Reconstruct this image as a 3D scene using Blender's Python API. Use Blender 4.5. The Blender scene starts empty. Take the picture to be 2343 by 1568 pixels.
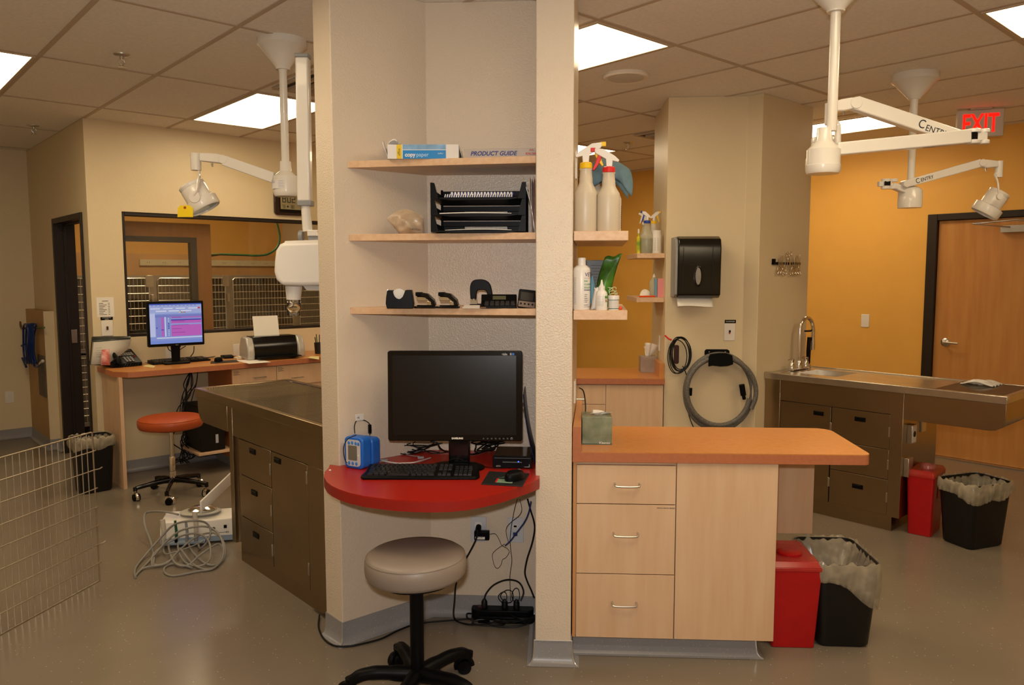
import bpy, bmesh, math, random
from mathutils import Vector as V, Matrix as M
random.seed(7)
C = bpy.context.scene.collection
PI = math.pi
S2 = math.sqrt(.5)
# ---------------------------------------------------------------- camera
HC = 1.60                      # eye height above the floor (m)
CE = HC + 1.1944               # ceiling height
FPX, IW, IH = 1762.5, 2343, 1568
YAW, PITCH, ROLL = .7310, .0884, -.0013
_f = V((math.sin(YAW)*math.cos(PITCH), math.cos(YAW)*math.cos(PITCH), -math.sin(PITCH)))
_r0 = V((math.cos(YAW), -math.sin(YAW), 0)); _u0 = _r0.cross(_f)
_r = _r0*math.cos(ROLL) + _u0*math.sin(ROLL); _u = _u0*math.cos(ROLL) - _r0*math.sin(ROLL)
cam_d = bpy.data.cameras.new('camera'); cam = bpy.data.objects.new('camera', cam_d); C.objects.link(cam)
cam_d.sensor_width = 36; cam_d.lens = FPX/IW*36; cam_d.clip_start = .02; cam_d.clip_end = 60
cam.matrix_world = M(((_r.x, _u.x, -_f.x, 0), (_r.y, _u.y, -_f.y, 0), (_r.z, _u.z, -_f.z, HC), (0, 0, 0, 1)))
sc = bpy.context.scene
sc.camera = cam
# ---------------------------------------------------------------- world, exposure
sc.view_settings.view_transform = 'Standard'; sc.view_settings.look = 'None'
sc.view_settings.gamma = 1; sc.view_settings.use_curve_mapping = False
sc.view_settings.exposure = 0.0
w = bpy.data.worlds.new('world'); sc.world = w; w.use_nodes = True
w.node_tree.nodes['Background'].inputs[0].default_value = (1, .8, .6, 1)
w.node_tree.nodes['Background'].inputs[1].default_value = .02
LAMP_COL = (1.0, .79, .50); LAMP_POWER = 9.3
KENNEL_POWER = 19.0
# the camera's own flash, just above the lens
fl = bpy.data.lights.new('camera_flash', 'AREA'); fl.shape = 'RECTANGLE'; fl.size = .07; fl.size_y = .045
fl.energy = 32; fl.color = (1, .96, .93)
flo = bpy.data.objects.new('camera_flash', fl); C.objects.link(flo)
flo.matrix_world = M(((_r.x, _u.x, -_f.x, -.03*_r.x - .02*_f.x), (_r.y, _u.y, -_f.y, -.03*_r.y - .02*_f.y), (_r.z, _u.z, -_f.z, HC+.125), (0, 0, 0, 1)))

# ---------------------------------------------------------------- measuring helpers: sight line of a photo pixel met with a real plane
def ray(px, py):
    return _r*((px-IW/2)/FPX) - _u*((py-IH/2)/FPX) + _f
def gz(px, py, z=0.0):                        # on the horizontal plane at height z
    d = ray(px, py); t = (z-HC)/d.z; return V((d.x*t, d.y*t, z))
def onp(px, py, base, rz):                    # on the upright plane through base whose local x direction is turned rz
    d = ray(px, py); n = V((-math.sin(rz), math.cos(rz), 0)); t = n.dot(V((base[0], base[1], 0)))/(n.dot(d))
    return V((d.x*t, d.y*t, HC+d.z*t))
DG = -PI/4                                    # the diagonal frame of niche and peninsula: local x = right, y = away
def W(a, b, z=0.0): return V(((a+b)*S2, (b-a)*S2, z))
def ondg(px, py, b):                          # -> (a, z) on the diagonal plane at depth b
    p = onp(px, py, W(0, b), DG); return ((p.x-p.y)*S2, p.z)
def onY(px, py, y): p = onp(px, py, (0, y), 0); return (p.x, p.z)
def onX(px, py, x): p = onp(px, py, (x, 0), PI/2); return (p.y, p.z)

# ---------------------------------------------------------------- materials
def srgb(h):
    h = h.lstrip('#'); v = [int(h[i:i+2], 16)/255 for i in (0, 2, 4)]
    return tuple((x/12.92 if x <= .04045 else ((x+.055)/1.055)**2.4) for x in v) + (1,)
MATS = {}
def mat(name, col, rough=.5, metal=0., bump=0., bscale=150., vary=.04, vscale=6., stretch=None, col2=None, trans=0., alpha=1., emit=0., coat=0., spec=.5, ior=1.45, detail=3):
    if name in MATS: return MATS[name]
    m = bpy.data.materials.new(name); m.use_nodes = True; nt = m.node_tree; b = nt.nodes['Principled BSDF']
    c = srgb(col) if isinstance(col, str) else tuple(col)+(1,)
    c2 = srgb(col2) if col2 else tuple(min(1, x*(1-vary*2)) for x in c[:3])+(1,)
    tc = nt.nodes.new('ShaderNodeTexCoord'); mp = nt.nodes.new('ShaderNodeMapping')
    nt.links.new(tc.outputs['Object'], mp.inputs[0])
    if stretch: mp.inputs['Scale'].default_value = stretch
    nz = nt.nodes.new('ShaderNodeTexNoise'); nz.inputs['Scale'].default_value = vscale; nz.inputs['Detail'].default_value = detail
    nt.links.new(mp.outputs[0], nz.inputs[0])
    mx = nt.nodes.new('ShaderNodeMix'); mx.data_type = 'RGBA'
    mx.inputs[6].default_value = c; mx.inputs[7].default_value = c2
    rp = nt.nodes.new('ShaderNodeMapRange'); rp.inputs[1].default_value = .35; rp.inputs[2].default_value = .65
    nt.links.new(nz.outputs[0], rp.inputs[0]); nt.links.new(rp.outputs[0], mx.inputs[0])
    nt.links.new(mx.outputs[2], b.inputs['Base Color'])
    b.inputs['Roughness'].default_value = rough; b.inputs['Metallic'].default_value = metal
    b.inputs['Transmission Weight'].default_value = trans; b.inputs['Alpha'].default_value = alpha
    b.inputs['Coat Weight'].default_value = coat; b.inputs['Specular IOR Level'].default_value = spec; b.inputs['IOR'].default_value = ior
    if emit:
        b.inputs['Emission Strength'].default_value = emit; b.inputs['Emission Color'].default_value = c
    if bump:
        n2 = nt.nodes.new('ShaderNodeTexNoise'); n2.inputs['Scale'].default_value = bscale; n2.inputs['Detail'].default_value = 2
        nt.links.new(tc.outputs['Object'], n2.inputs[0])
        bp = nt.nodes.new('ShaderNodeBump'); bp.inputs['Strength'].default_value = bump; bp.inputs['Distance'].default_value = .002
        nt.links.new(n2.outputs[0], bp.inputs['Height']); nt.links.new(bp.outputs[0], b.inputs['Normal'])
    MATS[name] = m; return m
def specks(m, col, scale=60, size=.06, dens=.5, col_b=None):   # scattered chips, as in speckled vinyl
    nt = m.node_tree; b = nt.nodes['Principled BSDF']; src = b.inputs['Base Color'].links[0].from_socket
    tc = [n for n in nt.nodes if n.type == 'TEX_COORD'][0]
    vo = nt.nodes.new('ShaderNodeTexVoronoi'); vo.inputs['Scale'].default_value = scale; nt.links.new(tc.outputs['Object'], vo.inputs[0])
    lt = nt.nodes.new('ShaderNodeMath'); lt.operation = 'LESS_THAN'; lt.inputs[1].default_value = size*3; nt.links.new(vo.outputs['Distance'], lt.inputs[0])
    sp = nt.nodes.new('ShaderNodeSeparateColor'); nt.links.new(vo.outputs['Color'], sp.inputs[0])
    l2 = nt.nodes.new('ShaderNodeMath'); l2.operation = 'LESS_THAN'; l2.inputs[1].default_value = dens; nt.links.new(sp.outputs[0], l2.inputs[0])
    mu = nt.nodes.new('ShaderNodeMath'); mu.operation = 'MULTIPLY'; nt.links.new(lt.outputs[0], mu.inputs[0]); nt.links.new(l2.outputs[0], mu.inputs[1])
    mx = nt.nodes.new('ShaderNodeMix'); mx.data_type = 'RGBA'; mx.inputs[7].default_value = srgb(col)
    nt.links.new(src, mx.inputs[6]); nt.links.new(mu.outputs[0], mx.inputs[0]); nt.links.new(mx.outputs[2], b.inputs['Base Color'])
    return m
CREAM = mat('cream_paint', '#dccba8', .42, bump=.55, bscale=110, vary=.01)
NICHE = mat('niche_paint', '#d9cab6', .30, bump=1.0, bscale=150, vary=.01)
ORANGE = mat('ochre_paint', '#e8b052', .5, bump=.3, bscale=110, vary=.015)
FLOOR = specks(mat('speckled_vinyl', '#827768', .2, vary=.03, vscale=3, bump=.04, bscale=25), '#b6ab9a', 42, .034, .45)
COVE = specks(mat('cove_vinyl', '#8f8e90', .33, vary=.04), '#c2c0bc', 120, .055, .4)
TILE = mat('ceiling_tile', '#f0e9e0', .9, bump=.3, bscale=260, vary=.035, vscale=60)
TBAR = mat('grid_bar', '#c0ad98', .55, vary=.02)
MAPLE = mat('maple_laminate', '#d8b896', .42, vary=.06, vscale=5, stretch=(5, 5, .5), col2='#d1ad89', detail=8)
SHELF = mat('maple_shelf', '#dcbb98', .4, vary=.05, vscale=6, stretch=(1.2, 9, 9), col2='#d2ab86', detail=5)
ORLAM = mat('copper_laminate', '#c98a4c', .3, vary=.04, vscale=40, col2='#c58043', spec=.4)
ORLAMD = mat('copper_laminate_edge', '#b56f4b', .4, vary=.05, vscale=60)
REDLAM = mat('red_laminate', '#a51c10', .34, vary=.03, vscale=50)
REDEDGE = mat('red_edge', '#961c15', .38, vary=.03, vscale=50)
STEEL = mat('brushed_steel', (.38, .29, .185), .28, 1., vary=.03, vscale=6, stretch=(1, 1, 1), detail=5, bump=.02, bscale=90)
STEELH = mat('steel_top', (.62, .57, .48), .28, .95, vary=.07, vscale=9)
CHROME = mat('chrome', (.75, .73, .70), .12, 1., vary=.02)
NICKEL = mat('satin_nickel', (.62, .6, .56), .3, 1., vary=.02)
WIRE = mat('galvanised_wire', (.78, .72, .6), .32, .8, vary=.06, vscale=30)
WHITEP = mat('white_plastic', '#e6e2dc', .3, vary=.02)
WHITEE = mat('white_enamel', '#e4dfd6', .25, vary=.02, coat=.3)
GREYP = mat('grey_plastic', '#8f9091', .4, vary=.03)
GREYD = mat('slate_plastic', '#5c5f63', .45, vary=.03)
BLACKP = mat('black_plastic', '#08080a', .42, vary=.05, spec=.14)
BLACKG = mat('black_gloss', '#08080a', .12, vary=.03)
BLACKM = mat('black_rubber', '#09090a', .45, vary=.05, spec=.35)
SCREENB = mat('dark_screen', '#0b0908', .22, vary=.02)
PAPER = mat('paper', '#ece8df', .7, vary=.02)
DKFRAME = mat('bronze_frame', '#241a13', .45, vary=.05)
DOORW = mat('oak_door', '#c68d4e', .40, vary=.08, vscale=4, stretch=(5, 5, .5), col2='#bb8044', detail=7)
RED = mat('red_plastic', '#b01115', .32, vary=.05, vscale=15)
BAG = mat('clear_liner', '#c9bda4', .2, vary=.15, vscale=25, alpha=.42, bump=.5, bscale=25)
GLASS = mat('clear_glass', (1, 1, 1), .02, trans=1., vary=0, ior=1.45)
INK = mat('dark_ink', '#2a2a33', .6, vary=.01)
INKR = mat('red_ink', '#c01f1a', .5, vary=.01)
TBLUE = mat('bright_blue', '#1c62c4', .35, vary=.03)
BLUECORD = mat('blue_cord', '#14306e', .4, vary=.05)
GREENP = mat('green_hose', '#1d5a34', .4, vary=.05)
GREYSEAT = mat('grey_vinyl', '#8d8177', .4, vary=.03, bump=.15, bscale=300)
RUST = mat('rust_vinyl', '#ae4c20', .42, vary=.04, bump=.12, bscale=300)
SILVER = mat('silver_plastic', '#b9b6b0', .32, .3, vary=.02)
YELLOW = mat('yellow_card', '#f0d211', .6, vary=.02)

# ---------------------------------------------------------------- geometry helpers
def spline(pts, n=6, closed=False):
    P = [V(p) for p in pts]; L = len(P); out = []
    if L < 3: return P
    for i in range(L if closed else L-1):
        if closed: a, b, c, d = P[i-1], P[i], P[(i+1) % L], P[(i+2) % L]
        else: a, b, c, d = P[max(i-1, 0)], P[i], P[i+1], P[min(i+2, L-1)]
        for k in range(n):
            t = k/n; out.append(.5*((2*b)+(c-a)*t+(2*a-5*b+4*c-d)*t*t+(3*b-a-3*c+d)*t**3))
    if not closed: out.append(P[-1])
    return out
def rpoly(w, h, r, n=5, cx=0, cy=0):           # rounded rectangle outline
    out = []
    for (sx, sy, a0) in ((1, 1, 0), (-1, 1, 90), (-1, -1, 180), (1, -1, 270)):
        for k in range(n+1):
            a = math.radians(a0+90*k/n); out.append((cx+sx*(w/2-r)+r*math.cos(a), cy+sy*(h/2-r)+r*math.sin(a)))
    return out
class MB:
    def __init__(s): s.bm = bmesh.new(); s.mats = []; s.mi = 0; s.T = M.Identity(4)
    def use(s, m):
        if m not in s.mats: s.mats.append(m)
        s.mi = s.mats.index(m); return s
    def at(s, T=None): s.T = T if T is not None else M.Identity(4); return s
    def v(s, p): return s.bm.verts.new(s.T @ V(p))
    def f(s, vs):
        try: q = s.bm.faces.new(vs); q.material_index = s.mi; return q
        except ValueError: return None
    def box(s, x0, x1, y0, y1, z0, z1):
        v = [s.v(p) for p in ((x0, y0, z0), (x1, y0, z0), (x1, y1, z0), (x0, y1, z0), (x0, y0, z1), (x1, y0, z1), (x1, y1, z1), (x0, y1, z1))]
        for q in ((3, 2, 1, 0), (4, 5, 6, 7), (0, 1, 5, 4), (1, 2, 6, 5), (2, 3, 7, 6), (3, 0, 4, 7)): s.f([v[i] for i in q])
        return s
    def prism(s, poly, z0, z1, plane='z', taper=1.0, c=(0, 0)):
        def P(x, y, z): return {'z': (x, y, z), 'y': (x, z, y), 'x': (z, x, y)}[plane]
        a = [s.v(P(x, y, z0)) for x, y in poly]; b = [s.v(P(c[0]+(x-c[0])*taper, c[1]+(y-c[1])*taper, z1)) for x, y in poly]; n = len(poly)
        fa = s.f(a[::-1]); fb = s.f(b)
        for i in range(n): s.f([a[i], a[(i+1) % n], b[(i+1) % n], b[i]])
        return s
    def quad(s, pts): s.f([s.v(p) for p in pts]); return s
    def tube(s, pts, r, seg=8, closed=False, sm=0, caps=True, flat=1.0):
        P = spline(pts, sm, closed) if sm else [V(p) for p in pts]
        n = len(P); rs = r if isinstance(r, (list, tuple)) else None; rings = []; up = None
        for i in range(n):
            if closed: t = P[(i+1) % n]-P[i-1]
            else: t = P[min(i+1, n-1)]-P[max(i-1, 0)]
            if t.length < 1e-9: t = V((0, 0, 1))
            t.normalize()
            if up is None:
                up = t.orthogonal().normalized()
                if flat != 1.0:
                    q = V((0, 0, 1)) if abs(t.z) < .95 else V((0, 1, 0)); up = (q-t*q.dot(t)).normalized()
            else:
                up = (up-t*up.dot(t))
                up = up.normalized() if up.length > 1e-6 else t.orthogonal().normalized()
            sd = t.cross(up)
            rr = (rs[min(int(i*(len(rs)-1)/max(n-1, 1)+.5), len(rs)-1)] if rs else r)
            rings.append([s.v(P[i]+up*(rr*math.cos(2*PI*k/seg))+sd*(rr*flat*math.sin(2*PI*k/seg))) for k in range(seg)])
        for i in range(n if closed else n-1):
            a, b = rings[i], rings[(i+1) % n]
            for k in range(seg): s.f([a[k], a[(k+1) % seg], b[(k+1) % seg], b[k]])
        if caps and not closed: s.f(rings[0][::-1]); s.f(rings[-1])
        return s
    def cyl(s, p0, p1, r0, r1=None, seg=20):
        return s.tube([p0, p1], [r0, r1 if r1 is not None else r0], seg)
    def lathe(s, prof, c=(0, 0, 0), seg=28, axis=(0, 0, 1), sx=1., sy=1.):
        ax = V(axis).normalized(); q = V((0, 0, 1)).rotation_difference(ax).to_matrix(); c = V(c); rings = []
        for r, z in prof:
            if r < 1e-6: rings.append([s.v(c+q@V((0, 0, z)))])
            else: rings.append([s.v(c+q@V((r*sx*math.cos(2*PI*k/seg), r*sy*math.sin(2*PI*k/seg), z))) for k in range(seg)])
        for i in range(len(rings)-1):
            a, b = rings[i], rings[i+1]
            for k in range(seg):
                k2 = (k+1) % seg
                if len(a) == 1 and len(b) == 1: continue
                if len(a) == 1: s.f([a[0], b[k2], b[k]])
                elif len(b) == 1: s.f([a[k], a[k2], b[0]])
                else: s.f([a[k], a[k2], b[k2], b[k]])
        if len(rings[0]) > 1: s.f(rings[0][::-1])
        if len(rings[-1]) > 1: s.f(rings[-1])
        return s
    def grid(s, fn, nu, nv, closed_u=False):
        vs = [[s.v(fn(i/nu, j/nv)) for j in range(nv+1)] for i in range(nu if closed_u else nu+1)]
        for i in range(nu):
            a = vs[i]; b = vs[(i+1) % len(vs)]
            for j in range(nv): s.f([a[j], b[j], b[j+1], a[j+1]])
        return s
    def build(s, name, m=None, parent=None, bevel=0., smooth=35, seg=2, thick=0.):
        if m is not None and not s.mats: s.mats = [m]
        bmesh.ops.recalc_face_normals(s.bm, faces=s.bm.faces)
        me = bpy.data.meshes.new(name); s.bm.to_mesh(me); s.bm.free()
        for q in s.mats: me.materials.append(q)
        if smooth:
            for p in me.polygons: p.use_smooth = True
            me.set_sharp_from_angle(angle=math.radians(smooth))
        o = bpy.data.objects.new(name, me); C.objects.link(o)
        if parent: o.parent = parent
        if thick:
            k = o.modifiers.new('t', 'SOLIDIFY'); k.thickness = thick
        if bevel:
            k = o.modifiers.new('b', 'BEVEL'); k.width = bevel; k.segments = seg; k.limit_method = 'ANGLE'; k.angle_limit = math.radians(40); k.harden_normals = False
        return o
def tag(o, label, cat, group=None):
    o['label'] = label; o['category'] = cat
    if group: o['group'] = group
    return o
def thing(name, label, cat, loc=(0, 0, 0), rz=0., group=None):
    o = bpy.data.objects.new(name, None); C.objects.link(o); o.empty_display_size = .05
    o.location = loc; o.rotation_euler = (0, 0, rz); return tag(o, label, cat, group)
def struct(o): o['kind'] = 'structure'; return o
def text(s, size, loc, m, parent, rz=0., rx=PI/2, name='lettering', align='LEFT', ext=.0004, sx=1., shear=0., ry=0., bold=0.):
    cu = bpy.data.curves.new(name, 'FONT'); cu.body = s; cu.size = size; cu.extrude = ext; cu.align_x = align; cu.shear = shear; cu.offset = bold
    t = bpy.data.objects.new('tmp', cu); C.objects.link(t)
    me = bpy.data.meshes.new_from_object(t, depsgraph=None); bpy.data.objects.remove(t); bpy.data.curves.remove(cu)
    me.transform(M.Translation(V(loc)) @ M.Rotation(rz, 4, 'Z') @ M.Rotation(ry, 4, 'Y') @ M.Rotation(rx, 4, 'X') @ M.Diagonal((sx, 1, 1, 1)))
    me.materials.clear(); me.materials.append(m)
    o = bpy.data.objects.new(name, me); C.objects.link(o)
    if parent: o.parent = parent
    return o
def kids(o): return [c for c in bpy.data.objects if c.parent == o]
def copy_tree(o, parent=None):
    c = o.copy(); C.objects.link(c); c.parent = parent
    for ch in kids(o): copy_tree(ch, c)
    return c
def RZ(a): return M.Rotation(a, 4, 'Z')
def TR(x, y, z): return M.Translation(V((x, y, z)))
# ================================================================ THE SETTING
X0, X1, Y0, Y1 = -1.3, 7.2, -1.3, 9.7
YW = 6.65                                    # window wall, facing the camera
struct(MB().box(X0-.2, X1+.2, Y0-.2, Y1+.2, -.1, 0).build('floor', FLOOR, smooth=0))
struct(MB().box(X0-.2, X1+.2, Y0-.2, Y1+.2, CE, CE+.1).build('ceiling', TILE, smooth=0))
# ceiling grid bars: 2 ft by 4 ft cells
GX, GY, DX, DY = .9699, 2.5127, .6096, 1.2192
g = MB()
for i in range(-4, 11):
    x = GX+DX*i
    g.box(x-.012, x+.012, Y0, Y1, CE-.004, CE+.001)
for j in range(-3, 6):
    y = GY+DY*j
    g.box(X0, X1, y-.012, y+.012, CE-.0045, CE+.001)
struct(g.build('trim_1', TBAR, smooth=0))
# outer walls
struct(MB().box(X0-.14, X0, Y0, Y1, 0, CE).build('wall_left', CREAM, smooth=0))
struct(MB().box(X0, X1, Y0-.14, Y0, 0, CE).build('wall_near', CREAM, smooth=0))
struct(MB().box(X0, 1.57, 8.8, 8.94, 0, CE).build('wall_far', CREAM, smooth=0))
struct(MB().box(X0, X1, Y1, Y1+.14, 0, CE).build('wall_kennel_back', ORANGE, smooth=0))
# ochre wall with the exit door (door opening Y 1.62..2.53)
DY0, DY1, DZ = 1.55, 2.535, 2.055
m = MB()
m.box(X1, X1+.14, DY1+.05, Y1, 0, CE).box(X1, X1+.14, Y0, DY0-.05, 0, CE).box(X1, X1+.14, DY0-.05, DY1+.05, DZ+.045, CE)
struct(m.build('wall_right', ORANGE, smooth=0))
m = MB(); fy0, fy1 = DY0-.075, DY1+.078
m.box(X1-.02, X1+.15, DY1, fy1, 0, DZ+.055).box(X1-.02, X1+.15, fy0, DY0, 0, DZ+.055).box(X1-.02, X1+.15, DY0, DY1, DZ, DZ+.055)
struct(m.build('trim_2', DKFRAME, bevel=.004))
d = struct(MB().box(X1+.02, X1+.065, DY0+.004, DY1-.004, .014, DZ-.004).build('door_1', DOORW, smooth=0))
h = MB(); hy, hz = onX(2163, 783, X1+.02)
h.lathe([(0, -.006), (.036, -.006), (.036, .004), (.028, .012), (.013, .016), (.013, .05), (0, .05)], (X1+.02, hy, hz), axis=(-1, 0, 0))
h.tube([(X1-.03, hy+.004, hz), (X1-.034, hy-.03, hz), (X1-.034, hy-.115, hz-.004)], .009, 10, sm=4, flat=.8)
h.build('door_handle', NICKEL, d)
cz = onX(2300, 527, X1+.02)
c = MB(); c.use(SILVER).box(X1-.035, X1+.02, DY0+.03, cz[0]+.02, cz[1]-.02, cz[1]+.035)
c.use(NICKEL).tube([(X1-.02, DY0+.25, cz[1]+.055), (X1-.09, cz[0]-.10, cz[1]+.075), (X1-.21, cz[0]+.17, cz[1]+.05)], .008, 8)
c.tube([(X1-.21, cz[0]+.17, cz[1]+.05), (X1-.04, cz[0]-.05, cz[1]+.02)], .006, 8)
c.build('door_closer', None, d, bevel=.003)
MB().box(X1-.03, X1+.12, DY0, DY1, 0, .012).build('threshold', NICKEL, d)
# window wall (opening for window_1)
wx0, wz1 = onY(279, 484, YW); _, wz0 = onY(290, 768, YW); wx0 = 1.815; wx1 = 4.1; wz0 = 1.10; wz1 = 2.10
m = MB(); XE = 4.75
m.box(1.57, wx0, YW, YW+.14, 0, CE).box(wx1, XE, YW, YW+.14, 0, CE).box(wx0, wx1, YW, YW+.14, 0, wz0).box(wx0, wx1, YW, YW+.14, wz1, CE)
m.box(XE-.14, XE, YW+.14, Y1, 0, CE)
struct(m.build('wall_window', CREAM, smooth=0))
m = MB(); t = .024
m.box(wx0, wx0+t, YW+.012, YW+.12, wz0, wz1).box(wx1-t, wx1, YW+.012, YW+.12, wz0, wz1).box(wx0+t, wx1-t, YW+.012, YW+.12, wz0, wz0+t).box(wx0+t, wx1-t, YW+.012, YW+.12, wz1-t*1.2, wz1)
wf = struct(m.build('window_1', DKFRAME, bevel=.003))
MB().box(wx0+t, wx1-t, YW+.06, YW+.066, wz0+t, wz1-t*1.2).build('pane', GLASS, wf, smooth=0)
# corridor side wall with the doorway (Y 6.80 .. 7.77)
m = MB()
m.box(1.57, 1.71, YW+.14, 6.84, 0, CE).box(1.57, 1.71, 7.80, Y1, 0, CE).box(1.57, 1.71, 6.84, 7.80, 2.06, CE)
struct(m.build('wall_corridor', CREAM, smooth=0))
m = MB(); m.use(DKFRAME)
m.box(1.555, 1.725, 6.80, 6.84, 0, 2.09).box(1.555, 1.725, 7.76, 7.81, 0, 2.09).box(1.555, 1.725, 6.84, 7.76, 2.045, 2.09)
m.box(1.63, 1.65, 7.745, 7.76, 0, 2.045).box(1.63, 1.65, 6.84, 7.76, 2.03, 2.045)
m.use(NICKEL).box(1.655, 1.70, 7.752, 7.761, .99, 1.11)
struct(m.build('trim_3', None, bevel=.002))
# the leaf stands open against the back of the window wall
m = MB(); dx0, dx1, dyy = 1.74, 2.585, 6.85
l = .125
m.box(dx0, dx0+.09, dyy, dyy+.045, .015, 2.04).box(dx1-l, dx1, dyy, dyy+.045, .015, 2.04).box(dx0+.09, dx1-l, dyy, dyy+.045, 1.92, 2.04).box(dx0+.09, dx1-l, dyy, dyy+.045, .015, 1.10)
d2 = struct(m.build('door_2', mat('walnut_brown_door', '#a9743c', .5, vary=.06, vscale=4, stretch=(8, 8, .7), detail=6), smooth=0))
m = MB(); a, b = dx0+.09, dx1-l
m.box(a, a+.03, dyy-.008, dyy+.053, 1.10, 1.92).box(b-.055, b, dyy-.008, dyy+.053, 1.10, 1.92).box(a+.03, b-.055, dyy-.008, dyy+.053, 1.875, 1.92).box(a+.03, b-.055, dyy-.008, dyy+.053, 1.10, 1.14)
m.build('lite_frame', mat('gunmetal_frame', '#4b4234', .45, vary=.04), d2)
MB().box(a+.03, b-.055, dyy+.02, dyy+.025, 1.14, 1.875).build('pane', GLASS, d2, smooth=0)
# low half wall by the corridor doorway
hw = MB(); hw.use(mat('tan_panel', '#b8935f', .5)).box(1.49, 1.57, 8.0, 8.8, 0, 1.27)
hw.use(CREAM).box(1.488, 1.572, 7.985, 8.0, 0, 1.272)
struct(hw.build('trim_4', None, smooth=0))
MB().box(1.478, 1.49, 8.03, 8.3, .48, .86).build('return_air_grille', mat('grey_grille', '#5b5347', .6), None)
tag(bpy.data.objects['return_air_grille'], 'grey flat grille set in the side of the low half wall at the far left', 'vent')
# angled core of the building: niche walls and the square column
poly = [(1.60, 2.885), (2.062, 2.868)] + [tuple(W(a, b)[:2]) for a, b in ((-.072, 3.486), (-.072, 3.055), (.074, 3.055), (.076, 3.12), (.112, 3.75), (-.535, 3.75))] + [(1.60, 3.03)]
struct(MB().prism(poly, 0, CE).build('wall_niche', NICHE, smooth=0, bevel=.004))
blk = [tuple(W(.77, 5.385)[:2]), tuple(W(1.30, 5.385)[:2]), (4.727, 2.775), (5.41, 2.775), (5.41, 3.9), tuple(W(.77, 6.1)[:2])]
struct(MB().prism(blk, 0, CE).build('wall_block', CREAM, smooth=0, bevel=.004))
# cove baseboards
COV = [(.004, .098), (.006, .035), (.012, .014), (.022, .004), (.034, .0015)]
def cove(name, path, closed=False, cap=None):
    m = MB(); P = [V((p[0], p[1])) for p in path]; n = len(P); rows = []
    for i in range(n):
        def nr(a, b): d = (b-a).normalized(); return V((d.y, -d.x))
        n1 = nr(P[i-1], P[i]) if i > 0 or closed else nr(P[i], P[i+1]); n2 = nr(P[i], P[(i+1) % n]) if i < n-1 or closed else n1
        mt = (n1+n2); mt = mt/max(mt.dot(n1), .3) if mt.length > 1e-6 else n1
        rows.append([m.v((P[i].x+mt.x*o, P[i].y+mt.y*o, z)) for o, z in [(-.004, .098)]+COV])
    for i in range(n-1 if not closed else n):
        a, b = rows[i], rows[(i+1) % n]
        for k in range(len(a)-1): m.f([a[k], b[k], b[k+1], a[k+1]])
    return struct(m.build(name, COVE, smooth=50))
wp = lambda a, b: tuple(W(a, b)[:2])
cove('baseboard_niche', [(1.60, 3.03), (1.60, 2.885), (2.062, 2.868), wp(-.072, 3.486), wp(-.072, 3.055), wp(.074, 3.055), wp(.076, 3.12)])
cove('baseboard_far', [(X0, 8.8), (1.49, 8.8), (1.49, 7.985), (1.57, 7.985), (1.57, 7.82)])
cove('baseboard_window', [(1.57, 6.80), (1.57, YW), (XE, YW)])
cove('baseboard_block', [wp(.77, 5.9), wp(.77, 5.385), wp(1.30, 5.385), (4.727, 2.775), (5.41, 2.775)])
cove('baseboard_right', [(X1, Y1), (X1, fy1)])
cove('baseboard_near', [(X1, fy0), (X1, Y0)])
# bright metal corner strips on the column foot
m = MB()
for a, s_ in ((-.072, -1), (.074, 1)):
    m.tube([W(a+s_*o, 3.055-o, z) for o, z in [(.004, .10), (.006, .05), (.009, .025), (.018, .008), (.028, .003)]], .0028, 6, sm=3)
p, q = W(-.078, 3.049, .1), W(.08, 3.049, .1); m.tube([p, q], .002, 6)
a = V((1.60, 2.885, 0)); m.tube([a+V((-o, -o, z)) for o, z in [(.003, .10), (.006, .04), (.012, .015), (.024, .004)]], .0024, 6, sm=3)
struct(m.build('trim_5', mat('aluminium_strip', (.8, .79, .77), .3, .8)))

# ================================================================ CEILING FIXTURES
DIFF = mat('lamp_diffuser', LAMP_COL, .5, emit=LAMP_POWER, vary=.03, vscale=2)
def troffer(label, x0, y0, x1, y1, name='ceiling_light', m=None):
    t = thing(name, label, 'ceiling light', ((x0+x1)/2, (y0+y1)/2, CE-.002), 0, 'fluorescent ceiling lights')
    w_, l_ = (x1-x0)/2-.014, (y1-y0)/2-.014; f = MB(); e = .016
    f.box(-w_, w_, -l_, -l_+e, -.007, .0).box(-w_, w_, l_-e, l_, -.007, .0).box(-w_, -w_+e, -l_+e, l_-e, -.007, .0).box(w_-e, w_, -l_+e, l_-e, -.007, .0)
    f.build('frame', mat('troffer_frame', '#cdbba2', .5), t)
    MB().box(-w_+e, w_-e, -l_+e, l_-e, -.004, -.001).build('diffuser', m or DIFF, t, smooth=0)
    return t
def cell(i, j): return (GX+DX*i, GY+DY*j, GX+DX*(i+1), GY+DY*(j+1))
troffer('lit ceiling panel at the left edge of the photo, cut by the frame', *cell(-1, 2))
troffer('lit ceiling panel behind the left white ceiling lamp, above the steel table', *cell(2, 2))
troffer('large lit ceiling panel just right of the square column, near the round speaker', *cell(3, 0))
troffer('lit ceiling panel in the top right corner of the photo', *cell(5, -2))
troffer('lit ceiling panel behind the folded arms of the right ceiling lamp', GX+DX*8.2, GY+.05, GX+DX*9.2, GY+.05+DY)
troffer('small looking far lit ceiling panel behind the white spray bottle tops', *cell(7, 2))
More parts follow.
